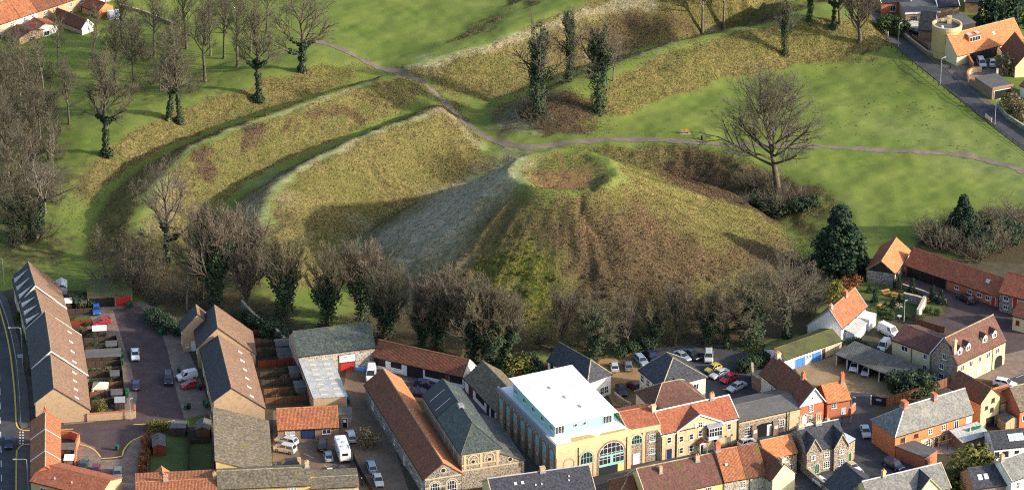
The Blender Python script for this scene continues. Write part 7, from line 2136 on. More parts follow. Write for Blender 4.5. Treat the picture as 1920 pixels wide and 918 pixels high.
# motorhome
p = at(*Z('2', 782, 733), 1.4); p2 = at(Z('2', 782, 733)[0] - 7, Z('2', 782, 733)[1] - 20, 1.4)
mh = empty('motorhome', p[0], p[1], .07, math.atan2(p2[1] - p[1], p2[0] - p[0])); tag(mh, 'white motorhome with long flat roof in the workshop yard', 'motorhome')
bm = bmesh.new(); bmesh.ops.create_cube(bm, size=1)
for v_ in bm.verts: v_.co = Vector((v_.co.x * 6.4, v_.co.y * 2.25, v_.co.z * 2.35 + 1.65))
bmesh.ops.bevel(bm, geom=list(bm.edges), offset=.18, segments=3, affect='EDGES')
me_ = bpy.data.meshes.new('body'); bm.to_mesh(me_); bm.free(); me_.materials.append(MATS['paint_white']); o = bpy.data.objects.new('body', me_); COL.objects.link(o); o.parent = mh
def part(nm, mat, *bx, par=mh):
    m = MB(); m.box(*bx); return m.build(nm, mat, par)
part('skirt', 'grey_metal', -3.1, 3.1, -1.08, 1.08, .35, .62)
part('rear_window', 'car_glass', -3.23, -3.19, -.55, .55, 1.7, 2.2); part('rear_bumper', 'trim', -3.3, -3.15, -1.0, 1.0, .45, .62); part('number_plate', 'plate_yellow', -3.32, -3.30, -.26, .26, .75, .87)
for s in (-1, 1):
    for x in (-1.9, .4, 2.0): part('side_window', 'car_glass', x - .45, x + .45, s * 1.13 - .012, s * 1.13 + .012, 1.65, 2.15)
    for x in (2.1, -1.6):
        m = MB(); m.tube((x, s * .95, .34), (x, s * 1.14, .34), .34, .34, 14); w = m.build('wheel', 'tyre', mh); m = MB(); m.tube((x, s * 1.14, .34), (x, s * 1.155, .34), .2, .18, 10); m.build('rim', 'rim', w)
    part('tail_light', 'lamp_red', -3.24, -3.2, s * .95 - .07, s * .95 + .07, .8, 1.05)
for x, yy in ((-1.5, .3), (.2, -.2), (1.4, .4)): part('rooflight', 'bright_glass', x - .3, x + .3, yy - .25, yy + .25, 2.82, 2.92)
part('roof_rail', 'grey_metal', -2.6, -1.0, -.95, -.9, 2.83, 2.93)
# ------------------------------------------------------------------ street furniture, gardens, people
def wpt(k, x, y, z=0):
    return at(*q(k, x, y), z)

def lamp_post(u, v, h, arm, label, col='grey_metal'):
    p = at(u, v, 0)
    o = empty('street_lamp', p[0], p[1], .05); tag(o, label, 'street lamp', 'street lamps')
    m = MB(); m.tube((0, 0, 0), (0, 0, 1.2), .11, .10, 10); m.tube((0, 0, 1.2), (0, 0, h), .075, .055, 8); m.build('pole', col, o)
    m = MB(); L = math.hypot(*arm); d = (arm[0] / L, arm[1] / L)
    m.tube((0, 0, h), (d[0] * .5, d[1] * .5, h + .18), .05, .05, 8); m.tube((d[0] * .5, d[1] * .5, h + .18), (arm[0], arm[1], h + .22), .05, .045, 8); m.build('arm', col, o)
    m = MB(); x, y = arm; m.box(-.3, .3, -.11, .11, 0, .13); hd = m.build('lamp_head', 'grey_metal', o); hd.location = (x, y, h + .16); hd.rotation_euler = (0, 0, math.atan2(d[1], d[0]))
    m = MB(); m.box(-.22, .22, -.09, .09, -.04, -.001); m.build('diffuser', 'lamp_clear', hd)
    return o
lamp_post(*q('a', 38, 300), 7.2, (-1.4, 0), 'tall lamp post by the dormered end of the west terrace')
lamp_post(*q('1', 86, 440), 7.6, (-2.2, -.2), 'lamp post with long arm before the skylit terrace house')
lamp_post(*q('b', 250, 960), 7.4, (-2.2, -.2), 'lamp post on the corner pavement by the red-tiled row')
lamp_post(*q('1', 491, 655), 4.4, (.3, .1), 'short lamp post at the end of the brick garden wall')
lamp_post(*q('8', 380, 275), 6.0, (.4, .3), 'lamp post on the field side of the lane, by the tower forecourt')
lamp_post(*q('8', 622, 485), 6.4, (.8, .5), 'lamp post on the field side of the lane, below the round tower')
lamp_post(*q('8', 934, 718), 6.0, (.8, .5), 'lamp post on the field side of the lane, near the white gate')
lamp_post(*q('6', 380, 505), 5.5, (.4, -.2), 'lamp post on the kerb before the red brick cottage')
lamp_post(*q('7', 657, 560), 4.6, (.3, .1), 'lamp post beside the beer garden')
p = wpt('1', 80, 482)
sg = empty('road_sign', p[0], p[1], .14); tag(sg, 'pale blue twin-disc sign on a post beside the main road', 'road sign')
m = MB(); m.box(-.5, .5, -.03, .03, 3.5, 4.15); m.build('sign_face', 'bright_glass', sg); m = MB(); m.tube((.35, .05, 0), (.35, .05, 4.2), .04, .04, 6); m.build('post', 'grey_metal', sg)
for x in (-.22, .22):
    m = MB(); m.poly([(x + .17 * math.cos(2 * math.pi * k / 14), -.035, 3.83 + .17 * math.sin(2 * math.pi * k / 14)) for k in range(14)]); m.build('blue_disc', 'blue_paint', sg)

# rail along the main road pavement
def railing(name, label, pts, h, mat, cat='railing', gap=2.0, rails=2, r=.03, group=None, postw=None, conform=False):
    P = smooth_line(pts, 8)
    seg = [0]
    for a, b in zip(P[:-1], P[1:]): seg.append(seg[-1] + float(np.hypot(*(b - a))))
    tot = seg[-1]; n = max(1, int(tot / gap))
    o = empty(name, P[0][0], P[0][1], 0); tag(o, label, cat, group)
    X = [np.interp(tot * k / n, seg, [p[0] for p in P]) for k in range(n + 1)]; Y = [np.interp(tot * k / n, seg, [p[1] for p in P]) for k in range(n + 1)]
    ox, oy = P[0]
    pm = None
    zs = [float(height(X[k], Y[k])) if conform else 0.05 for k in range(n + 1)]
    for k in range(n + 1):
        if pm is None:
            m = MB()
            if postw: m.box(-postw / 2, postw / 2, -postw / 2, postw / 2, 0, h)
            else: m.tube((0, 0, 0), (0, 0, h), r * 1.3, r * 1.3, 6)
            c = m.build('post', mat, o); pm = c.data
        else:
            c = bpy.data.objects.new('post', pm); COL.objects.link(c); c.parent = o
        c.location = (X[k] - ox, Y[k] - oy, zs[k])
    for k in range(n):
        for j in range(rails):
            m = MB(); z = h * (.96 - j * .45)
            m.tube((X[k] - ox, Y[k] - oy, zs[k] + z), (X[k + 1] - ox, Y[k + 1] - oy, zs[k + 1] + z), r, r, 5); m.build('rail', mat, o)
    return o
railing('guard_rail', 'grey guard rail between main road and terrace pavement', [at(*p) for p in ((-4, 556), (12, 600), (24, 645), (32, 690), (37, 750), (39, 793))], 1.0, 'grey_metal', gap=2.4)
railing('post_and_rail_fence', 'low wooden post and rail fence along the lane', [at(*p) for p in ((1628, 55), (1655, 80), (1690, 106), (1740, 146), (1800, 192), (1860, 238), (1925, 285), (1980, 325))], .95, 'dark_boards', 'fence', gap=2.6, rails=2, r=.05, postw=.15, conform=True)
for k, y in ((1655, 66), (1848, 222)):
    p = at(k, y, 0); p2 = at(k + 12, y + 9, 0)
    o = empty('field_gate', p[0], p[1], float(height(p[0], p[1])), math.atan2(p2[1] - p[1], p2[0] - p[0])); tag(o, 'pale wooden gate in the lane fence beside the ' + ('rampart end' if k == 1655 else 'lamp post'), 'gate')
    for j in range(4):
        m = MB(); m.box(0, 2.6, -.03, .03, .25 + j * .25, .37 + j * .25); m.build('bar', 'pale_boards', o)
    for x in (-.1, 2.6):
        m = MB(); m.box(x, x + .14, -.07, .07, 0, 1.25); m.build('gate_post', 'pale_boards', o)

# board fences: one panel is one part
def fence(label, pts, h=1.7, mat='fence_boards', name='garden_fence', group=None, pw=1.85, cat='fence', smooth=False):
    P = pts if not smooth else smooth_line(pts, 6)
    o = empty(name, P[0][0], P[0][1], .02); tag(o, label, cat, group)
    for a, b in zip(P[:-1], P[1:]):
        d = np.array(b) - np.array(a); L = float(np.hypot(*d)); n = max(1, int(round(L / pw))); an = math.atan2(d[1], d[0])
        pm = qm = None
        for k in range(n + 1):
            x = np.array(a) + d * k / n - np.array(P[0])
            if qm is None:
                m = MB(); m.box(-.05, .05, -.06, .06, 0, h + .08); c = m.build('post', mat, o); qm = c.data
            else:
                c = bpy.data.objects.new('post', qm); COL.objects.link(c); c.parent = o
            c.location = (x[0], x[1], 0); c.rotation_euler = (0, 0, an)
            if k == n: break
            if pm is None:
                m = MB(); m.box(.055, L / n - .055, -.025, .025, .05, h); m.box(.06, L / n - .06, -.045, -.026, h * .25, h * .25 + .09); m.box(.06, L / n - .06, -.045, -.026, h * .8, h * .8 + .09)
                c = m.build('panel', mat, o); pm = c.data
            else:
                c = bpy.data.objects.new('panel', pm); COL.objects.link(c); c.parent = o
            c.location = (x[0], x[1], 0); c.rotation_euler = (0, 0, an)
    return o

def masonry(label, pts, h, mat, th=.3, name='garden_wall', cope='stone', cat='wall', smooth=False):
    P = pts if not smooth else smooth_line(pts, 6)
    o = empty(name, P[0][0], P[0][1], 0); tag(o, label, cat)
    for a, b in zip(P[:-1], P[1:]):
        d = np.array(b) - np.array(a); L = float(np.hypot(*d)); x = np.array(a) - np.array(P[0]); an = math.atan2(d[1], d[0])
        m = MB(); m.box(-.02, L + .02, -th / 2, th / 2, 0, h); c = m.build('wall_section', mat, o); c.location = (x[0], x[1], 0); c.rotation_euler = (0, 0, an)
        m = MB(); m.box(-.02, L + .02, -th / 2 - .05, th / 2 + .05, h + .002, h + .1); c = m.build('coping', cope, o); c.location = (x[0], x[1], 0); c.rotation_euler = (0, 0, an)
    return o

def shed(label, u, v, w, d, h, ang_pix, wall='dark_boards', roof='felt_roof', name='garden_shed', group=None, kind='gable', dr=True, cat='shed'):
    p = at(u, v, 0); p2 = at(u + ang_pix[0], v + ang_pix[1], 0)
    a = math.atan2(p2[1] - p[1], p2[0] - p[0])
    o = empty(name, p[0], p[1], .05, a); tag(o, label, cat, group)
    m = MB()
    rz = h + (w * .22 if kind == 'gable' else .25)
    if kind == 'gable':
        m.poly([(-w / 2, 0, 0), (w / 2, 0, 0), (w / 2, 0, h), (0, 0, rz), (-w / 2, 0, h)]); m.poly([(w / 2, d, 0), (-w / 2, d, 0), (-w / 2, d, h), (0, d, rz), (w / 2, d, h)])
        m.poly([(-w / 2, d, 0), (-w / 2, 0, 0), (-w / 2, 0, h), (-w / 2, d, h)]); m.poly([(w / 2, 0, 0), (w / 2, d, 0), (w / 2, d, h), (w / 2, 0, h)])
    else: m.box(-w / 2, w / 2, 0, d, 0, h)
    m.build('wall', wall, o)
    m = MB()
    if kind == 'gable':
        k = (rz - h) / (w / 2); e = .14
        m.slab([(-w / 2 - e, -.15, h - e * k + .09), (0, -.15, rz + .09), (0, d + .15, rz + .09), (-w / 2 - e, d + .15, h - e * k + .09)][::-1], .06); m.slab([(w / 2 + e, d + .15, h - e * k + .09), (0, d + .15, rz + .09), (0, -.15, rz + .09), (w / 2 + e, -.15, h - e * k + .09)][::-1], .06)
    else: m.slab([(-w / 2 - .15, -.15, h + .08), (w / 2 + .15, -.15, h + .08), (w / 2 + .15, d + .15, h + .3), (-w / 2 - .15, d + .15, h + .3)], .06)
    m.build('roof', roof, o)
    if dr:
        m = MB(); m.box(-.38, .38, -.04, 0, .02, min(1.8, h - .1)); m.build('door', wall, o)
    return o

# -- gardens behind the west terrace: fences run from house to bays
GFX = [(q('1', 258, 262), q('1', 345, 258)), (q('1', 268, 305), q('1', 345, 300)), (q('1', 310, 340), q('1', 392, 332)), (q('1', 318, 372), q('1', 438, 362)), (q('1', 325, 405), q('1', 445, 398)), (q('1', 330, 462), q('1', 455, 452)), (q('1', 335, 500), q('1', 462, 492)), (q('1', 338, 545), q('1', 465, 532)), (q('1', 340, 575), q('1', 420, 568)), (q('1', 345, 605), q('1', 475, 592))]
fm = ['dark_boards', 'red_boards', 'dark_boards', 'dark_boards', 'dark_boards', 'dark_boards', 'dark_boards', 'fence_boards', 'fence_boards', 'dark_boards']
wh = ['third skylit house', 'mossy carport', 'red hatchback', 'white lean-to', 'green shed roof', 'long felt roof', 'grey shed', 'cream gazebo', 'gazebo corner', 'brick garden wall']
for (a, b), mt, w in zip(GFX, fm, wh):
    fence(f"{'red-brown' if 'red' in mt else 'brown' if 'fence' in mt else 'dark'} board fence across the terrace gardens by the {w}", [at(*a), at(*b)], 1.4, mt)
fence('dark board fence closing the terrace gardens towards the square', [at(*q('1', 438, 362)), at(*q('1', 455, 452)), at(*q('1', 465, 535)), at(*q('1', 475, 592))], 1.7, 'dark_boards')
masonry('tan brick garden wall running from the blank gable', [wpt('1', 328, 660), wpt('1', 400, 655), wpt('1', 508, 648), wpt('1', 508, 625)], 1.6, 'tan_brick', cope='red_brick')
shed('long low shed with pale green felt roof in the terrace gardens', *q('1', 390, 447), 6.8, 3.0, 1.6, (20, -1), 'dark_boards', 'felt_roof', kind='mono')
for (x, y, w, lb, rf) in ((375, 346, 2.6, 'white-roofed shed behind the red hatchback', 'white_paint'), (420, 404, 2.0, 'dark felt shed beside the green wheelie bins', 'felt_roof'), (433, 516, 1.6, 'grey shed above the cream gazebo', 'felt_roof'), (440, 587, 2.0, 'grey shed beside the cream gazebo', 'felt_roof'), (452, 616, 1.8, 'grey-roofed shed inside the brick wall corner', 'grey_metal'), (306, 242, 2.2, 'low grey shed beside the mossy carport', 'felt_roof'), (258, 242, 1.3, 'white-topped coal bunker beside the dormered house', 'white_paint')):
    shed(lb, *q('1', x, y), w, 1.8, 1.5, (20, -1), 'dark_boards', rf, kind='mono')
# gazebo
p = wpt('1', 378, 558)
o = empty('garden_gazebo', p[0], p[1], .05); tag(o, 'cream canvas gazebo with hipped top in a terrace garden', 'gazebo')
m = MB(); w = 1.5
for a, b in (((-w, -w), (w, -w)), ((w, -w), (w, w)), ((w, w), (-w, w)), ((-w, w), (-w, -w))): m.poly([(a[0], a[1], 1.8), (b[0], b[1], 1.8), (0, 0, 2.7)])
m.build('canopy', 'cream_paint', o)
for a in ((-w, -w), (w, -w), (w, w), (-w, w)):
    m = MB(); m.tube((a[0] * .97, a[1] * .97, 0), (a[0] * .97, a[1] * .97, 1.8), .03, .03, 6); m.build('leg', 'white_paint', o)
m = MB(); m.poly([(-w * .95, w * .95, .05), (w * .95, w * .95, .05), (w * .95, w * .95, 1.75), (-w * .95, w * .95, 1.75)]); m.poly([(-w * .95, -w * .9, .05), (-w * .95, w * .94, .05), (-w * .95, w * .94, 1.75), (-w * .95, -w * .9, 1.75)]); m.build('side_curtain', 'cream_paint', o)
# carport and greenhouse
A_ = wpt('1', 328, 195, 2.3)
B = bld('carport', 'mossy flat-roofed carport with one red door behind the terrace', 'carport', q('1', 330, 197), q('1', 497, 187), 2.3, 'brown_brick', 'moss_roof', W=8, kind='flat', oh=.2)
m = MB(); m.box(.3, B.L * .6, -.05, 0, .03, 2.1); m.build('open_bay_shade', 'black_paint', B.root); m = MB(); m.box(B.L * .64, B.L * .97, -.06, 0, .03, 2.1); m.build('red_door', 'red_paint', B.root)  # black panel painted in for the shade under the carport roof
p = wpt('1', 232, 172)
o = empty('greenhouse', p[0], p[1], .05, .1); tag(o, 'small white-framed greenhouse beside the dormered terrace end', 'greenhouse')
m = MB(); m.slab([(-1.2, -1.6, 1.6), (0, -1.6, 2.3), (0, 1.6, 2.3), (-1.2, 1.6, 1.6)][::-1], .03); m.slab([(1.2, 1.6, 1.6), (0, 1.6, 2.3), (0, -1.6, 2.3), (1.2, -1.6, 1.6)][::-1], .03); m.box(-1.2, 1.2, -1.6, 1.6, 0, 1.55); m.build('glazing', 'bright_glass', o)
for k in range(5):
    m = MB(); y = -1.6 + .8 * k; m.tube((-1.22, y, 1.62), (0, y, 2.34), .04, .04, 5); m.tube((0, y, 2.34), (1.22, y, 1.62), .04, .04, 5); m.build('glazing_bar', 'white_paint', o)
# wheelie bins
bin_m = None
def wheelie(u, v, label, col='green_paint', group='wheelie bins round the estate square'):
    global bin_m
    p = at(u, v, .5)
    o = empty('wheelie_bin', p[0], p[1], .07, random.Random(int(u * 3 + v)).uniform(-.4, .4)); tag(o, label, 'bin', group)
    if bin_m is None:
        m = MB(); a = [(-.24, -.28), (.24, -.28), (.24, .28), (-.24, .28)]; b = [(-.3, -.36), (.3, -.36), (.3, .36), (-.3, .36)]
        for i in range(4):
            j = (i + 1) % 4; m.poly([(*a[i], .05), (*a[j], .05), (*b[j], .98), (*b[i], .98)])
        c = m.build('body', 'green_paint'); m = MB(); m.slab([(-.32, -.4, 1.0), (.32, -.4, 1.0), (.32, .38, 1.1), (-.32, .38, 1.1)], .07); d = m.build('lid', 'green_paint')
        m = MB(); m.tube((-.3, .3, .12), (.3, .3, .12), .12, .12, 10); e = m.build('wheels', 'tyre')
        bin_m = [c.data, d.data, e.data]
        for x in (c, d, e): bpy.data.objects.remove(x)
    for nm, md in zip(('body', 'lid', 'wheel_pair'), bin_m):
        c = bpy.data.objects.new(nm, md); COL.objects.link(c); c.parent = o
        if nm != 'wheel_pair' and col != 'green_paint':
            c.material_slots[0].link = 'OBJECT'; c.material_slots[0].material = MATS[col]
    return o
for x, y in ((495, 222), (482, 226), (603, 330), (455, 400), (458, 412), (460, 440), (478, 550), (478, 562), (745, 530), (768, 590), (775, 600), (440, 760), (698, 608), (672, 468)):
    wheelie(*q('1', x, y), 'dark green wheelie bin beside the estate square')
for x, y in ((710, 605), (755, 535)):
    wheelie(*q('1', x, y), 'black wheelie bin beside a green one in the estate bays', 'black_paint')
wheelie(*q('2', 803, 500), 'blue waste bin at the corner of the workshop', 'blue_paint')
wheelie(*q('2', 808, 515), 'blue waste bin standing against the workshop end', 'navy_paint')
# -- rear gardens of the second terrace
for i, (a, b, mt, w) in enumerate((((368, 222), (470, 218), 'red_boards', 'far dark ponds of hedge'), ((380, 268), (535, 262), 'dark_boards', 'narrow second garden'), ((385, 320), (548, 302), 'dark_boards', 'middle rear garden'), ((400, 362), (565, 348), 'red_boards', 'dark-red boarded garden'), ((408, 412), (580, 398), 'dark_boards', 'white garden chairs'), ((415, 450), (590, 436), 'dark_boards', 'grey shed at the workshop'), ((425, 490), (595, 474), 'fence_boards', 'tan sheds'), ((432, 530), (640, 516), 'fence_boards', 'rusty garage roof'))):
    fence(f"{'red' if 'red' in mt else 'brown' if 'fence' in mt else 'dark'} board fence behind the second terrace by the {w}", [wpt('2', *a), wpt('2', *b)], 1.5, mt)
fence('dark board fence closing the rear gardens along the workshop', [wpt('2', 470, 215), wpt('2', 545, 300), wpt('2', 600, 470), wpt('2', 640, 516)], 1.8, 'dark_boards')
masonry('long old flint wall climbing behind the rear gardens', [wpt('2', 325, 100), wpt('2', 385, 165), wpt('2', 470, 215), wpt('2', 520, 270)], 2.2, 'grey_flint', .4)
for x, y, w, lb in ((520, 300, 3.2, 'grey felt shed at the top of the rear gardens'), (525, 342, 3.0, 'grey shed below the felt one in the rear gardens'), (598, 492, 2.4, 'blue-grey shed against the workshop wall'), (570, 425, 2.0, 'small slate-grey shed by the dark fence')):
    shed(lb, *q('2', x, y), w, 2.4, 1.9, (20, -2), 'grey_boards', 'felt_roof', kind='mono')
for k, (x, y) in enumerate(((270, 285), (300, 325), (345, 352), (352, 388), (400, 385), (350, 430), (352, 480), (400, 478), (352, 520), (410, 520), (455, 565), (365, 590), (330, 300), (440, 475), (300, 215))):
    u, v = q('1', x, y); put_tree(('ball', 'tawny', 'ivyball')[k % 3], u, v, v - 7 - k % 4, ['small green shrub in the gardens of the west terrace', 'small brown shrub in the gardens of the west terrace', 'small dark evergreen in the gardens of the west terrace'][k % 3], 'shrubs in the west terrace gardens', 'garden_shrub', sx=1.3, cat='shrub')
for k, (x, y) in enumerate(((400, 250), (440, 252), (430, 300), (470, 296), (500, 330), (450, 345), (480, 385), (540, 372), (470, 432), (520, 425), (500, 470), (545, 458), (480, 510), (560, 500), (430, 225))):
    u, v = q('2', x, y); put_tree(('tawny', 'ball', 'ivyball')[k % 3], u, v, v - 7 - k % 5, ['small brown shrub in the rear gardens of the second terrace', 'small green shrub in the rear gardens of the second terrace', 'small dark evergreen in the rear gardens of the second terrace'][k % 3], 'shrubs in the second terrace gardens', 'garden_shrub', sx=1.3, cat='shrub')
for a, b, c_, d_ in (((395, 275), (530, 268), (535, 295), (398, 312)), ((415, 370), (560, 356), (570, 392), (420, 405)), ((425, 458), (585, 444), (590, 468), (430, 484))):
    sheet('rear_lawn', [q('2', *a), q('2', *b), q('2', *c_), q('2', *d_)], 2, 'garden_lawn')
for a, b, c_, d_ in (((322, 378), (400, 372), (402, 396), (325, 402)), ((335, 505), (400, 500), (402, 528), (337, 540)), ((272, 270), (340, 264), (342, 296), (272, 300))):
    sheet('rear_lawn', [q('1', *a), q('1', *b), q('1', *c_), q('1', *d_)], 2, 'garden_lawn')
# -- back lawns by the red cottage
shed('shed with dark red boards and pale gabled roof beside the narrow hedge', *q('c', 305, 590), 2.4, 4.4, 2.0, (20, -1), 'red_boards', 'corrugated_sheet')
shed('brown shed with flat grey roof on the middle lawn', *q('c', 488, 405), 2.7, 2.2, 1.9, (20, 0), 'dark_boards', 'felt_roof', kind='mono')
shed('orange-brown shed with grey gabled roof against the hall wall', *q('c', 725, 420), 2.6, 3.6, 1.9, (20, 0), 'fence_boards', 'corrugated_sheet')
fence('thin dark fence dividing the two back lawns', [wpt('c', 578, 280), wpt('c', 585, 470), wpt('c', 592, 760)], 1.5, 'dark_boards')
fence('dark fence across the right-hand back lawn', [wpt('c', 600, 475), wpt('c', 790, 465)], 1.0, 'dark_boards')
fence('grey fence along the foot of the big hall', [wpt('c', 800, 250), wpt('c', 822, 520), wpt('c', 830, 760)], 1.7, 'grey_boards')
fence('brown fence between narrow hedge and dark red shed', [wpt('c', 232, 470), wpt('c', 200, 620), wpt('c', 185, 780)], 1.3, 'fence_boards')
for k in range(7):
    u, v = q('c', 190 - k * 9, 400 + k * 55); put_tree('beech', u, v + 8, v - 8, 'narrow brown hedge piece beside the back lawns', 'narrow hedge beside the back lawns', 'hedge', sx=.8, cat='hedge')
for k in range(4):
    u, v = q('c', 225 + k * 42, 335); put_tree('olive', u, v, v - 14, 'brown-green hedge piece at the head of the back lawns', 'hedge at the head of the back lawns', 'hedge', sx=1.0, cat='hedge')
# -- small walled yard by the red-tiled row
masonry('curved brick wall round the little yard of the red-tiled row', [wpt('b', 530, 470), wpt('b', 620, 472), wpt('b', 690, 500), wpt('b', 660, 580), wpt('b', 655, 720)], 1.6, 'orange_brick', cope='red_brick')
shed('dark shed inside the little walled yard', *q('b', 590, 640), 2.6, 2.0, 1.8, (20, 0), 'dark_boards', 'felt_roof', kind='mono')
shed('white-topped store beside the little walled yard', *q('b', 600, 722), 1.6, 1.8, 1.5, (20, 0), 'grey_boards', 'white_paint', kind='mono')
# -- workshop yard: stub wall, railing, people, tarpaulin
masonry('stub of yellow brick wall beside the black estate', [wpt('d', 300, 690), wpt('d', 328, 690)], 1.8, 'bright_yellow_brick', .5)
fence('dark boundary fence between the yard and the mill lane', [wpt('d', 840, 630), wpt('d', 890, 740), wpt('d', 960, 860), wpt('d', 1030, 960)], 1.5, 'black_boards')
p = wpt('d', 612, 800)
o = empty('door_frame_panel', p[0], p[1], .05, .1); tag(o, 'white door standing against the low cottage roof', 'door'); m = MB(); m.box(-.5, .5, -.05, .05, 0, 2.1); m.build('door_leaf', 'white_paint', o); m = MB(); m.box(-.3, .3, -.07, -.052, .3, 1.8); m.build('pane', 'glass', o)
p = wpt('2', 868, 372)
rng = np.random.default_rng(3)
bm = bmesh.new(); bmesh.ops.create_icosphere(bm, subdivisions=3, radius=1)
for v_ in bm.verts: v_.co = Vector((v_.co.x * 1.6, v_.co.y * .9, max(0, v_.co.z) * .55)) + Vector(rng.normal(0, .06, 3))
me_ = bpy.data.meshes.new('tarpaulin'); bm.to_mesh(me_); bm.free(); me_.materials.append(MATS['blue_paint']); o = bpy.data.objects.new('tarpaulin', me_); COL.objects.link(o); o.location = (p[0], p[1], .06); tag(o, 'crumpled blue tarpaulin beside the white van', 'tarpaulin')
# raised tailgate of the black car
p = wpt('d', 790, 742, 1.2)
o = empty('lifted_bonnet', p[0], p[1], 1.0, -.5); tag(o, 'dark glazed panel lifted over the black car by the cottage', 'car panel'); m = MB(); m.slab([(-.9, -.7, 0), (.9, -.7, 0), (.9, .7, .5), (-.9, .7, .5)], .05); m.build('panel', 'paint_black', o); m = MB(); m.slab([(-.7, -.5, .09), (.7, -.5, .09), (.7, .4, .41), (-.7, .4, .41)], .01); m.build('pane', 'bright_glass', o); m = MB(); m.tube((-.8, .6, -.93), (-.8, .6, .4), .03, .03, 6); m.build('strut', 'trim', o)

mat_plain('dark_cloth', (.016, .017, .022), .9); mat_plain('skin', (.45, .27, .19), .6); mat_plain('hair_grey', (.30, .28, .25), .9); mat_plain('hair_brown', (.05, .03, .02), .9); mat_plain('shoe', (.012, .012, .012), .6)
def person(u, v, face, label, hair, seed):
    p = at(u, v, 0)
    J = {'pel': (0, 0, .95), 'ch': (0, 0, 1.22), 'nk': (0, .01, 1.46), 'hd': (0, -.01, 1.58), 'tp': (0, 0, 1.74)}
    V_ = [J['pel'], J['ch'], J['nk']]; E = [(0, 1), (1, 2)]; r = [(.16, .12), (.19, .13), (.075, .075)]
    def chain(root, pts, rr):
        k = root
        for q_, x in zip(pts, rr): V_.append(q_); r.append((x, x)); E.append((k, len(V_) - 1)); k = len(V_) - 1
        return k
    sw = .08 if seed % 2 else -.06
    for s in (-1, 1):
        chain(1, [(s * .19, 0, 1.40), (s * .25, -.03, 1.14), (s * .24, -.12, .90)], [.075, .055, .045])
        chain(0, [(s * .10, 0, .86), (s * .11, s * sw - .02, .49), (s * .115, s * sw * 1.5, .09)], [.105, .075, .055])
    me = bpy.data.meshes.new('body'); me.from_pydata(V_, E, []); o_ = bpy.data.objects.new('body', me); COL.objects.link(o_)
    md = o_.modifiers.new('skin', 'SKIN'); md2 = o_.modifiers.new('sub', 'SUBSURF'); md2.levels = md2.render_levels = 1
    for i, x in enumerate(r): me.skin_vertices[0].data[i].radius = x
    me.skin_vertices[0].data[0].use_root = True
    dg = bpy.context.evaluated_depsgraph_get(); m2 = bpy.data.meshes.new_from_object(o_.evaluated_get(dg)); bpy.data.objects.remove(o_)
    m2.materials.clear(); m2.materials.append(MATS['dark_cloth'])
    root = empty('person', p[0], p[1], .05, face); tag(root, label, 'person')
    b = bpy.data.objects.new('body', m2); COL.objects.link(b); b.parent = root
    def blob(nm, mat, c, s):
        bm = bmesh.new(); bmesh.ops.create_uvsphere(bm, u_segments=12, v_segments=8, radius=1)
        for v_ in bm.verts: v_.co = Vector((v_.co.x * s[0] + c[0], v_.co.y * s[1] + c[1], v_.co.z * s[2] + c[2]))
        me = bpy.data.meshes.new(nm); bm.to_mesh(me); bm.free(); me.materials.append(MATS[mat]); o = bpy.data.objects.new(nm, me); COL.objects.link(o); o.parent = root; return o
    hd = blob('head', 'skin', (0, -.01, 1.62), (.078, .095, .12)); blob('hair', hair, (0, .015, 1.655), (.086, .098, .10))
    m = MB(); m.box(-.012, .012, -.125, -.09, 1.59, 1.63); n_ = m.build('nose', 'skin', root)
    for s in (-1, 1):
        m = MB(); m.box(s * .03 - .012, s * .03 + .012, -.106, -.098, 1.635, 1.648); m.build('eye', 'black_paint', root)
        blob('hand', 'skin', (s * .24, -.15, .83), (.035, .045, .075)); blob('shoe', 'shoe', (s * .115, s * sw * 1.5 - .05, .045), (.05, .13, .05))
    return root
person(*q('d', 920, 875), -.4, 'person in dark clothes with pale hair walking by the boundary fence', 'hair_grey', 1)
person(*q('d', 876, 850), .7, 'person in dark clothes half hidden behind the cottage roof end', 'hair_brown', 2)

# -- hall surroundings and car park
masonry('curved red brick wall behind the arched hall', [wpt('4', 160, 330), wpt('4', 250, 300), wpt('4', 330, 282), wpt('4', 372, 268)], 1.4, 'orange_brick', cope='red_brick', smooth=True)
masonry('dark garden wall beside the black saloon', [wpt('4', 728, 420), wpt('4', 780, 460), wpt('4', 820, 480)], 1.2, 'grey_flint')
railing('low_rail', 'low timber rail along the upper edge of the car park', [at(*p) for p in ((1230, 660), (1300, 652), (1370, 655))], .6, 'dark_boards', 'rail', gap=2.5, rails=1, r=.05)
masonry('old brick wall stub between the car park and the red brick house', [wpt('5', 800, 262), wpt('5', 805, 330), wpt('5', 860, 362)], 3.0, 'brown_brick', .35)
# -- garages yard
fence('long brown board fence behind the slate terrace', [wpt('6', 600, 400), wpt('6', 800, 340), wpt('6', 960, 285), wpt('6', 1010, 262)], 2.0, 'fence_boards')
p = wpt('6', 505, 390); p2 = wpt('6', 600, 405)
o = empty('yard_gate', p[0], p[1], .07, math.atan2(p2[1] - p[1], p2[0] - p[0])); tag(o, 'black boarded yard gate carrying a small blue notice', 'gate'); Lg = float(np.hypot(*(p2 - p)))
m = MB(); m.box(.1, Lg - .05, -.04, .04, .05, 1.9); m.build('gate_leaf', 'black_boards', o); m = MB(); m.box(-.12, .08, -.1, .1, 0, 2.0); m.build('gate_post', 'white_paint', o); m = MB(); m.box(Lg * .3, Lg * .68, -.07, -.041, 1.0, 1.55); sgn = m.build('notice', 'blue_paint', o)
for k in range(2):
    m = MB(); m.box(Lg * .34, Lg * .64, -.078, -.071, 1.14 + k * .2, 1.22 + k * .2); m.build('notice_line', 'white_paint', o)
p = wpt('6', 405, 455)
masonry('red brick pier wall at the yard entrance', [wpt('6', 375, 460), wpt('6', 405, 425)], 1.6, 'red_brick', .3)
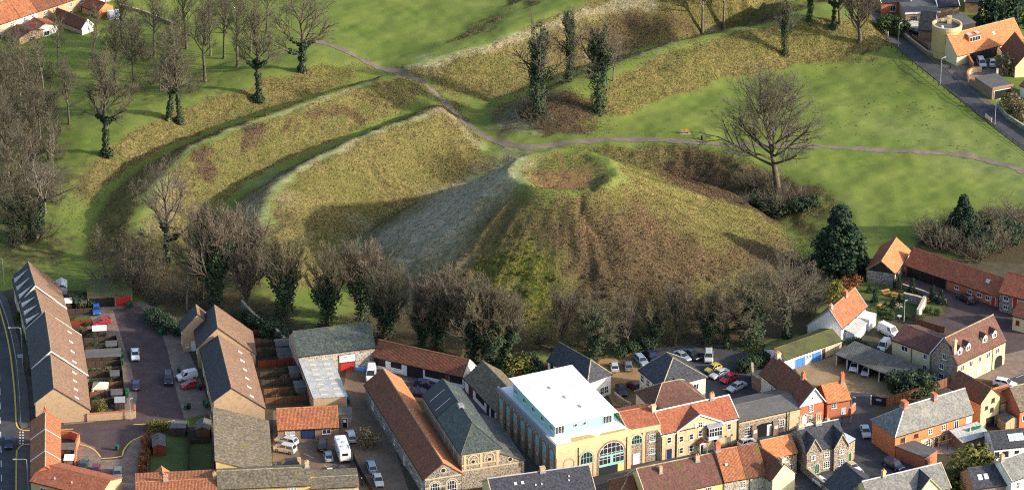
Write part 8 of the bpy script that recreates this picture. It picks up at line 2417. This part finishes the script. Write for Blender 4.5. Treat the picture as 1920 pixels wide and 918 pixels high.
p = wpt('6', 323, 540); o = empty('sign_post', p[0], p[1], .14); tag(o, 'black street post beside the red brick cottage door', 'post'); m = MB(); m.tube((0, 0, 0), (0, 0, 3.6), .09, .07, 8); m.build('pole', 'black_paint', o); m = MB(); m.box(-.35, .35, -.05, .0, 1.3, 2.0); b_ = m.build('blue_sign', 'blue_paint', o); b_.location = (-.4, -.1, 0)
masonry('long flint garden wall before the flint house', [wpt('f', 600, 700), wpt('f', 700, 790), wpt('f', 830, 900), wpt('f', 900, 960)], 1.6, 'grey_flint', .35)
masonry('brick and flint wall beside the navy people carrier', [wpt('6', 715, 720), wpt('6', 790, 760), wpt('6', 860, 800)], 2.2, 'brown_brick', .35, cope='orange_brick')
# pergola
p = wpt('6', 920, 690)
o = empty('pergola', p[0], p[1], .05, .55); tag(o, 'red-brown timber pergola frame on the pale patio', 'pergola')
for x in (0, 2.2, 4.4):
    for y in (0, 2.0):
        m = MB(); m.box(x - .06, x + .06, y - .06, y + .06, 0, 2.1); m.build('post', 'brown_paint', o)
    m = MB(); m.box(x - .05, x + .05, -.3, 2.3, 2.101, 2.22); m.build('cross_beam', 'brown_paint', o)
for y in (0, 2.0):
    m = MB(); m.box(-.3, 4.7, y - .05, y + .05, 2.221, 2.34); m.build('beam', 'brown_paint', o)
B = bld('glazed_veranda', 'veranda with striped translucent roof below the tall gable house', 'veranda', q('6', 1070, 625), q('6', 1238, 572), 2.2, 'brown_brick', 'clear_sheet', W=3.6, ez2=2.9, kind='mono')
shed('brick garden shed with grey-green roof beside the orange wing', *q('6', 1378, 548), 3.2, 2.6, 2.1, (20, -6), 'tan_brick', 'felt_roof')
fence('dark panel fence between the patio and the veranda', [wpt('6', 1005, 640), wpt('6', 1060, 680), wpt('6', 1110, 690)], 1.8, 'dark_boards')
p = wpt('6', 1118, 545); o = empty('garden_statue', p[0], p[1], 2.46); tag(o, 'small white statue on the terrace balcony edge', 'statue')
m = MB(); m.tube((0, 0, 0), (0, 0, .25), .22, .18, 8); m.tube((0, 0, .25), (0, 0, .8), .15, .19, 8); m.tube((0, 0, .8), (0, 0, .92), .07, .06, 8); m.build('figure', 'white_paint', o); m = MB(); m.tube((0, 0, .9), (0, 0, 1.15), .10, .08, 8); m.build('head', 'white_paint', o)
o.location = (*wpt('6', 1118, 560, 2.5), 2.46)
# -- beer garden: picnic tables, parasol, ruins
def picnic(k, x, y, ang, label, folded=False):
    p = wpt(k, x, y); o = empty('picnic_table', p[0], p[1], .06, ang); tag(o, label, 'picnic table', 'picnic tables in the beer garden')
    for j in range(5):
        m = MB(); m.box(-.95, .95, -.36 + j * .15, -.23 + j * .15, .72, .76); m.build('top_board', 'orange_timber', o)
    for s in (-1, 1):
        m = MB(); m.box(-.95, .95, s * .72 - .13, s * .72 + .13, .42, .46); m.build('bench_board', 'orange_timber', o)
        for x_ in (-.65, .65):
            m = MB(); m.tube((x_, s * .75, 0), (x_, s * .2, .72), .045, .045, 5); m.build('leg', 'orange_timber', o)
    for x_ in (-.65, .65):
        m = MB(); m.box(x_ - .03, x_ + .03, -.8, .8, .36, .42); m.build('cross_bar', 'orange_timber', o)
    return o
mat_boards('orange_timber', (.44, .20, .06), (.58, .30, .10), .13)
picnic('7', 550, 398, .5, 'orange timber picnic table on open lawn in the beer garden')
picnic('7', 775, 448, .4, 'pale picnic table beside the ruined wall of the beer garden')
picnic('7', 615, 418, -.5, 'picnic table tucked between clipped shrubs')
picnic('7', 525, 478, .9, 'picnic table at the white house corner of the beer garden')
masonry('low ruined flint wall enclosing the sunken part of the beer garden', [wpt('7', 655, 440), wpt('7', 740, 460), wpt('7', 780, 478)], 1.8, 'grey_flint', .5, name='ruined_wall')
masonry('ruined pink and white wall end beside the lamp in the beer garden', [wpt('7', 735, 548), wpt('7', 775, 470)], 2.2, 'pale_render', .5, name='ruined_wall')
masonry('low flint wall between the beer garden and the stables drive', [wpt('7', 650, 365), wpt('7', 760, 400), wpt('7', 900, 455)], .8, 'grey_flint', .3)
masonry('tall flint wall closing the beer garden against the barn', [wpt('7', 450, 335), wpt('7', 600, 352)], 1.2, 'grey_flint', .3)
fence('brown hedge-like fence between the inn wing and the yard', [wpt('7', 720, 570), wpt('7', 800, 600), wpt('7', 890, 625)], 1.4, 'fence_boards')
p = wpt('7', 625, 500); o = empty('fan_palm', p[0], p[1], .05); tag(o, 'spiky straw-coloured palm in the sunken beer garden', 'palm')
m = MB(); m.tube((0, 0, 0), (0, 0, 1.2), .14, .1, 8); m.build('trunk', 'bark', o); rng_ = random.Random(4)
for k in range(22):
    a = k * 2.4; e = rng_.uniform(-.3, 1.0); d = Vector((math.cos(a) * math.cos(e), math.sin(a) * math.cos(e), math.sin(e))); s_ = Vector((-math.sin(a), math.cos(a), 0)) * .07
    m = MB(); b0 = Vector((0, 0, 1.2)); mid = b0 + d * .6; tip = b0 + d * 1.15 + Vector((0, 0, -.35)); m.poly([b0, mid - s_, tip, mid + s_]); m.build('frond', 'pale_boards', o)
p = wpt('7', 632, 545); o = empty('garden_table', p[0], p[1], .06); tag(o, 'small round white table in the sunken beer garden', 'table'); m = MB(); m.tube((0, 0, .7), (0, 0, .74), .5, .5, 14); m.build('top', 'white_paint', o); m = MB(); m.tube((0, 0, 0), (0, 0, .7), .05, .05, 6); m.build('leg', 'white_paint', o)
# steps and rail below the stable cottage
p = wpt('7', 1225, 480); o = empty('outside_stair', p[0], p[1], .06, -.5); tag(o, 'dark iron outside stair below the stable cottage', 'stair')
for k in range(7):
    m = MB(); m.box(k * .35, k * .35 + .36, 0, 1.1, k * .22, k * .22 + .06); m.build('step', 'dark_metal', o)
for s in (0, 1.1):
    m = MB(); m.tube((0, s, .9), (2.4, s, 2.4), .03, .03, 5); m.build('hand_rail', 'dark_metal', o)
# -- field furniture
p = ground(*q('8', 0, 0)) if False else ground(1284, 249)
def bench(u, v, ang, label):
    p = ground(u, v); o = empty('park_bench', p[0], p[1], float(height(*p)), ang); tag(o, label, 'bench')
    for j in range(3):
        m = MB(); m.box(-.9, .9, -.22 + j * .15, -.10 + j * .15, .43, .47); m.build('seat_slat', 'orange_timber', o)
        m = MB(); m.box(-.9, .9, .27, .31, .55 + j * .14, .65 + j * .14); m.build('back_slat', 'orange_timber', o)
    for x in (-.75, .75):
        m = MB(); m.box(x - .05, x + .05, -.22, .3, 0, .43); m.build('leg', 'dark_metal', o); m = MB(); m.box(x - .04, x + .04, .311, .36, 0, .95); m.build('back_post', 'dark_metal', o)
    m = MB(); m.box(-1.2, 1.2, -.5, .5, -.2, .04); m.build('slab', 'concrete', o)
bench(1284, 250, .05, 'brown wooden bench on a slab in the field beside the path')
p = ground(1316, 262); o = empty('litter_bin', p[0], p[1], float(height(*p))); tag(o, 'small black litter bin beside the field path', 'litter bin'); m = MB(); m.tube((0, 0, 0), (0, 0, .85), .26, .30, 12); m.build('drum', 'black_paint', o); m = MB(); m.tube((0, 0, .85), (0, 0, 1.0), .31, .2, 12); m.build('hood', 'black_paint', o)
p = ground(964, 72); 
# motte viewpoint slabs
# -- lane side: walls, villa yard
masonry('buff wall with red coping sweeping round the villa drive', [wpt('h', 905, 705), wpt('h', 890, 665), wpt('h', 930, 630), wpt('h', 1010, 620)], 1.3, 'yellow_brick', .35, cope='orange_brick', smooth=True)
masonry('brick yard wall with red coping beside the flat garage', [wpt('h', 910, 735), wpt('h', 1000, 780), wpt('h', 1095, 830)], 1.6, 'brown_brick', .35, cope='orange_brick')
masonry('curved brick wall with red coping between tower and drive', [wpt('h', 830, 520), wpt('h', 890, 540), wpt('h', 935, 610)], 2.0, 'brown_brick', .35, cope='orange_brick', smooth=True)
masonry('dark brick wall along the lane below the forecourt', [wpt('h', 320, 300), wpt('h', 420, 380), wpt('h', 540, 470), wpt('h', 640, 510)], 1.0, 'brown_brick', .3)
fence('orange-brown fence beside the forecourt of the round tower', [wpt('h', 415, 355), wpt('h', 480, 400), wpt('h', 545, 445)], 1.6, 'fence_boards')
masonry('white rendered wall across the head of the forecourt', [wpt('h', 245, 240), wpt('h', 370, 228), wpt('h', 465, 225)], 1.0, 'white_render', .35, cope='white_paint')
masonry('garden wall along the lane below the flat garage', [wpt('8', 945, 610), wpt('8', 1000, 680), wpt('8', 1100, 745), wpt('8', 1180, 800)], 1.1, 'grey_flint', .3)
fence('tan board fence behind the bungalows', [wpt('h', 880, 95), wpt('h', 1020, 100)], 1.8, 'pale_boards')
p = wpt('h', 1145, 660); o = empty('gate_pillar', p[0], p[1], 0); tag(o, 'single white gate pillar on the villa drive', 'pillar'); m = MB(); m.box(-.22, .22, -.22, .22, 0, 1.9); m.build('shaft', 'white_render', o); m = MB(); m.box(-.28, .28, -.28, .28, 1.901, 2.0); m.build('cap', 'stone', o)
p = wpt('h', 742, 595); o = empty('bollard', p[0], p[1], .1); tag(o, 'short dark bollard on the paving below the round tower', 'bollard'); m = MB(); m.tube((0, 0, 0), (0, 0, 1.0), .12, .10, 10); m.build('shaft', 'black_paint', o); m = MB(); m.tube((0, 0, 1.0), (0, 0, 1.12), .13, .05, 10); m.build('cap', 'black_paint', o)
masonry('ivy-grown wall behind the far cottages', [wpt('t', 300, 150), wpt('t', 420, 195), wpt('t', 480, 215)], 1.6, 'grey_flint', .35)
masonry('dark boundary wall running from the pink-gabled wing', [wpt('t', 690, 60), wpt('t', 830, 100), wpt('t', 990, 165)], 1.6, 'brown_brick', .35)
mat_plain('mole_soil', (.055, .045, .032), .95, var=.3)
# mole hills: too many to count, one scatter
rng = np.random.default_rng(9)
FP = [(1180, 215), (1290, 172), (1400, 132), (1560, 100), (1640, 110), (1750, 175), (1900, 290), (1880, 300), (1600, 272), (1200, 255)]
Vm = []; Fm = []
c = 0
clus = [(rng.uniform(1180, 1900), rng.uniform(100, 295)) for _ in range(190)]
while c < 380:
    a = clus[rng.integers(len(clus))]; u, v = a[0] + rng.normal(0, 12), a[1] + rng.normal(0, 3)
    if not inpoly(np.array([u]), np.array([v]), FP)[0]: continue
    p = ground(u, v); z = float(height(*p)); r_ = rng.uniform(.10, .27); i0 = len(Vm)
    for k in range(7):
        a_ = 2 * math.pi * k / 7; rr_ = r_ * rng.uniform(.7, 1.3); Vm.append((p[0] + rr_ * math.cos(a_), p[1] + rr_ * math.sin(a_), z - .02))
    Vm.append((p[0], p[1], z + r_ * .6))
    for k in range(7): Fm.append((i0 + k, i0 + (k + 1) % 7, i0 + 7))
    c += 1
o = mesh_obj('mole_hills', Vm, Fm, 'mole_soil'); tag(o, 'small dark mole hills scattered over the field', 'mole hills', kind='stuff')
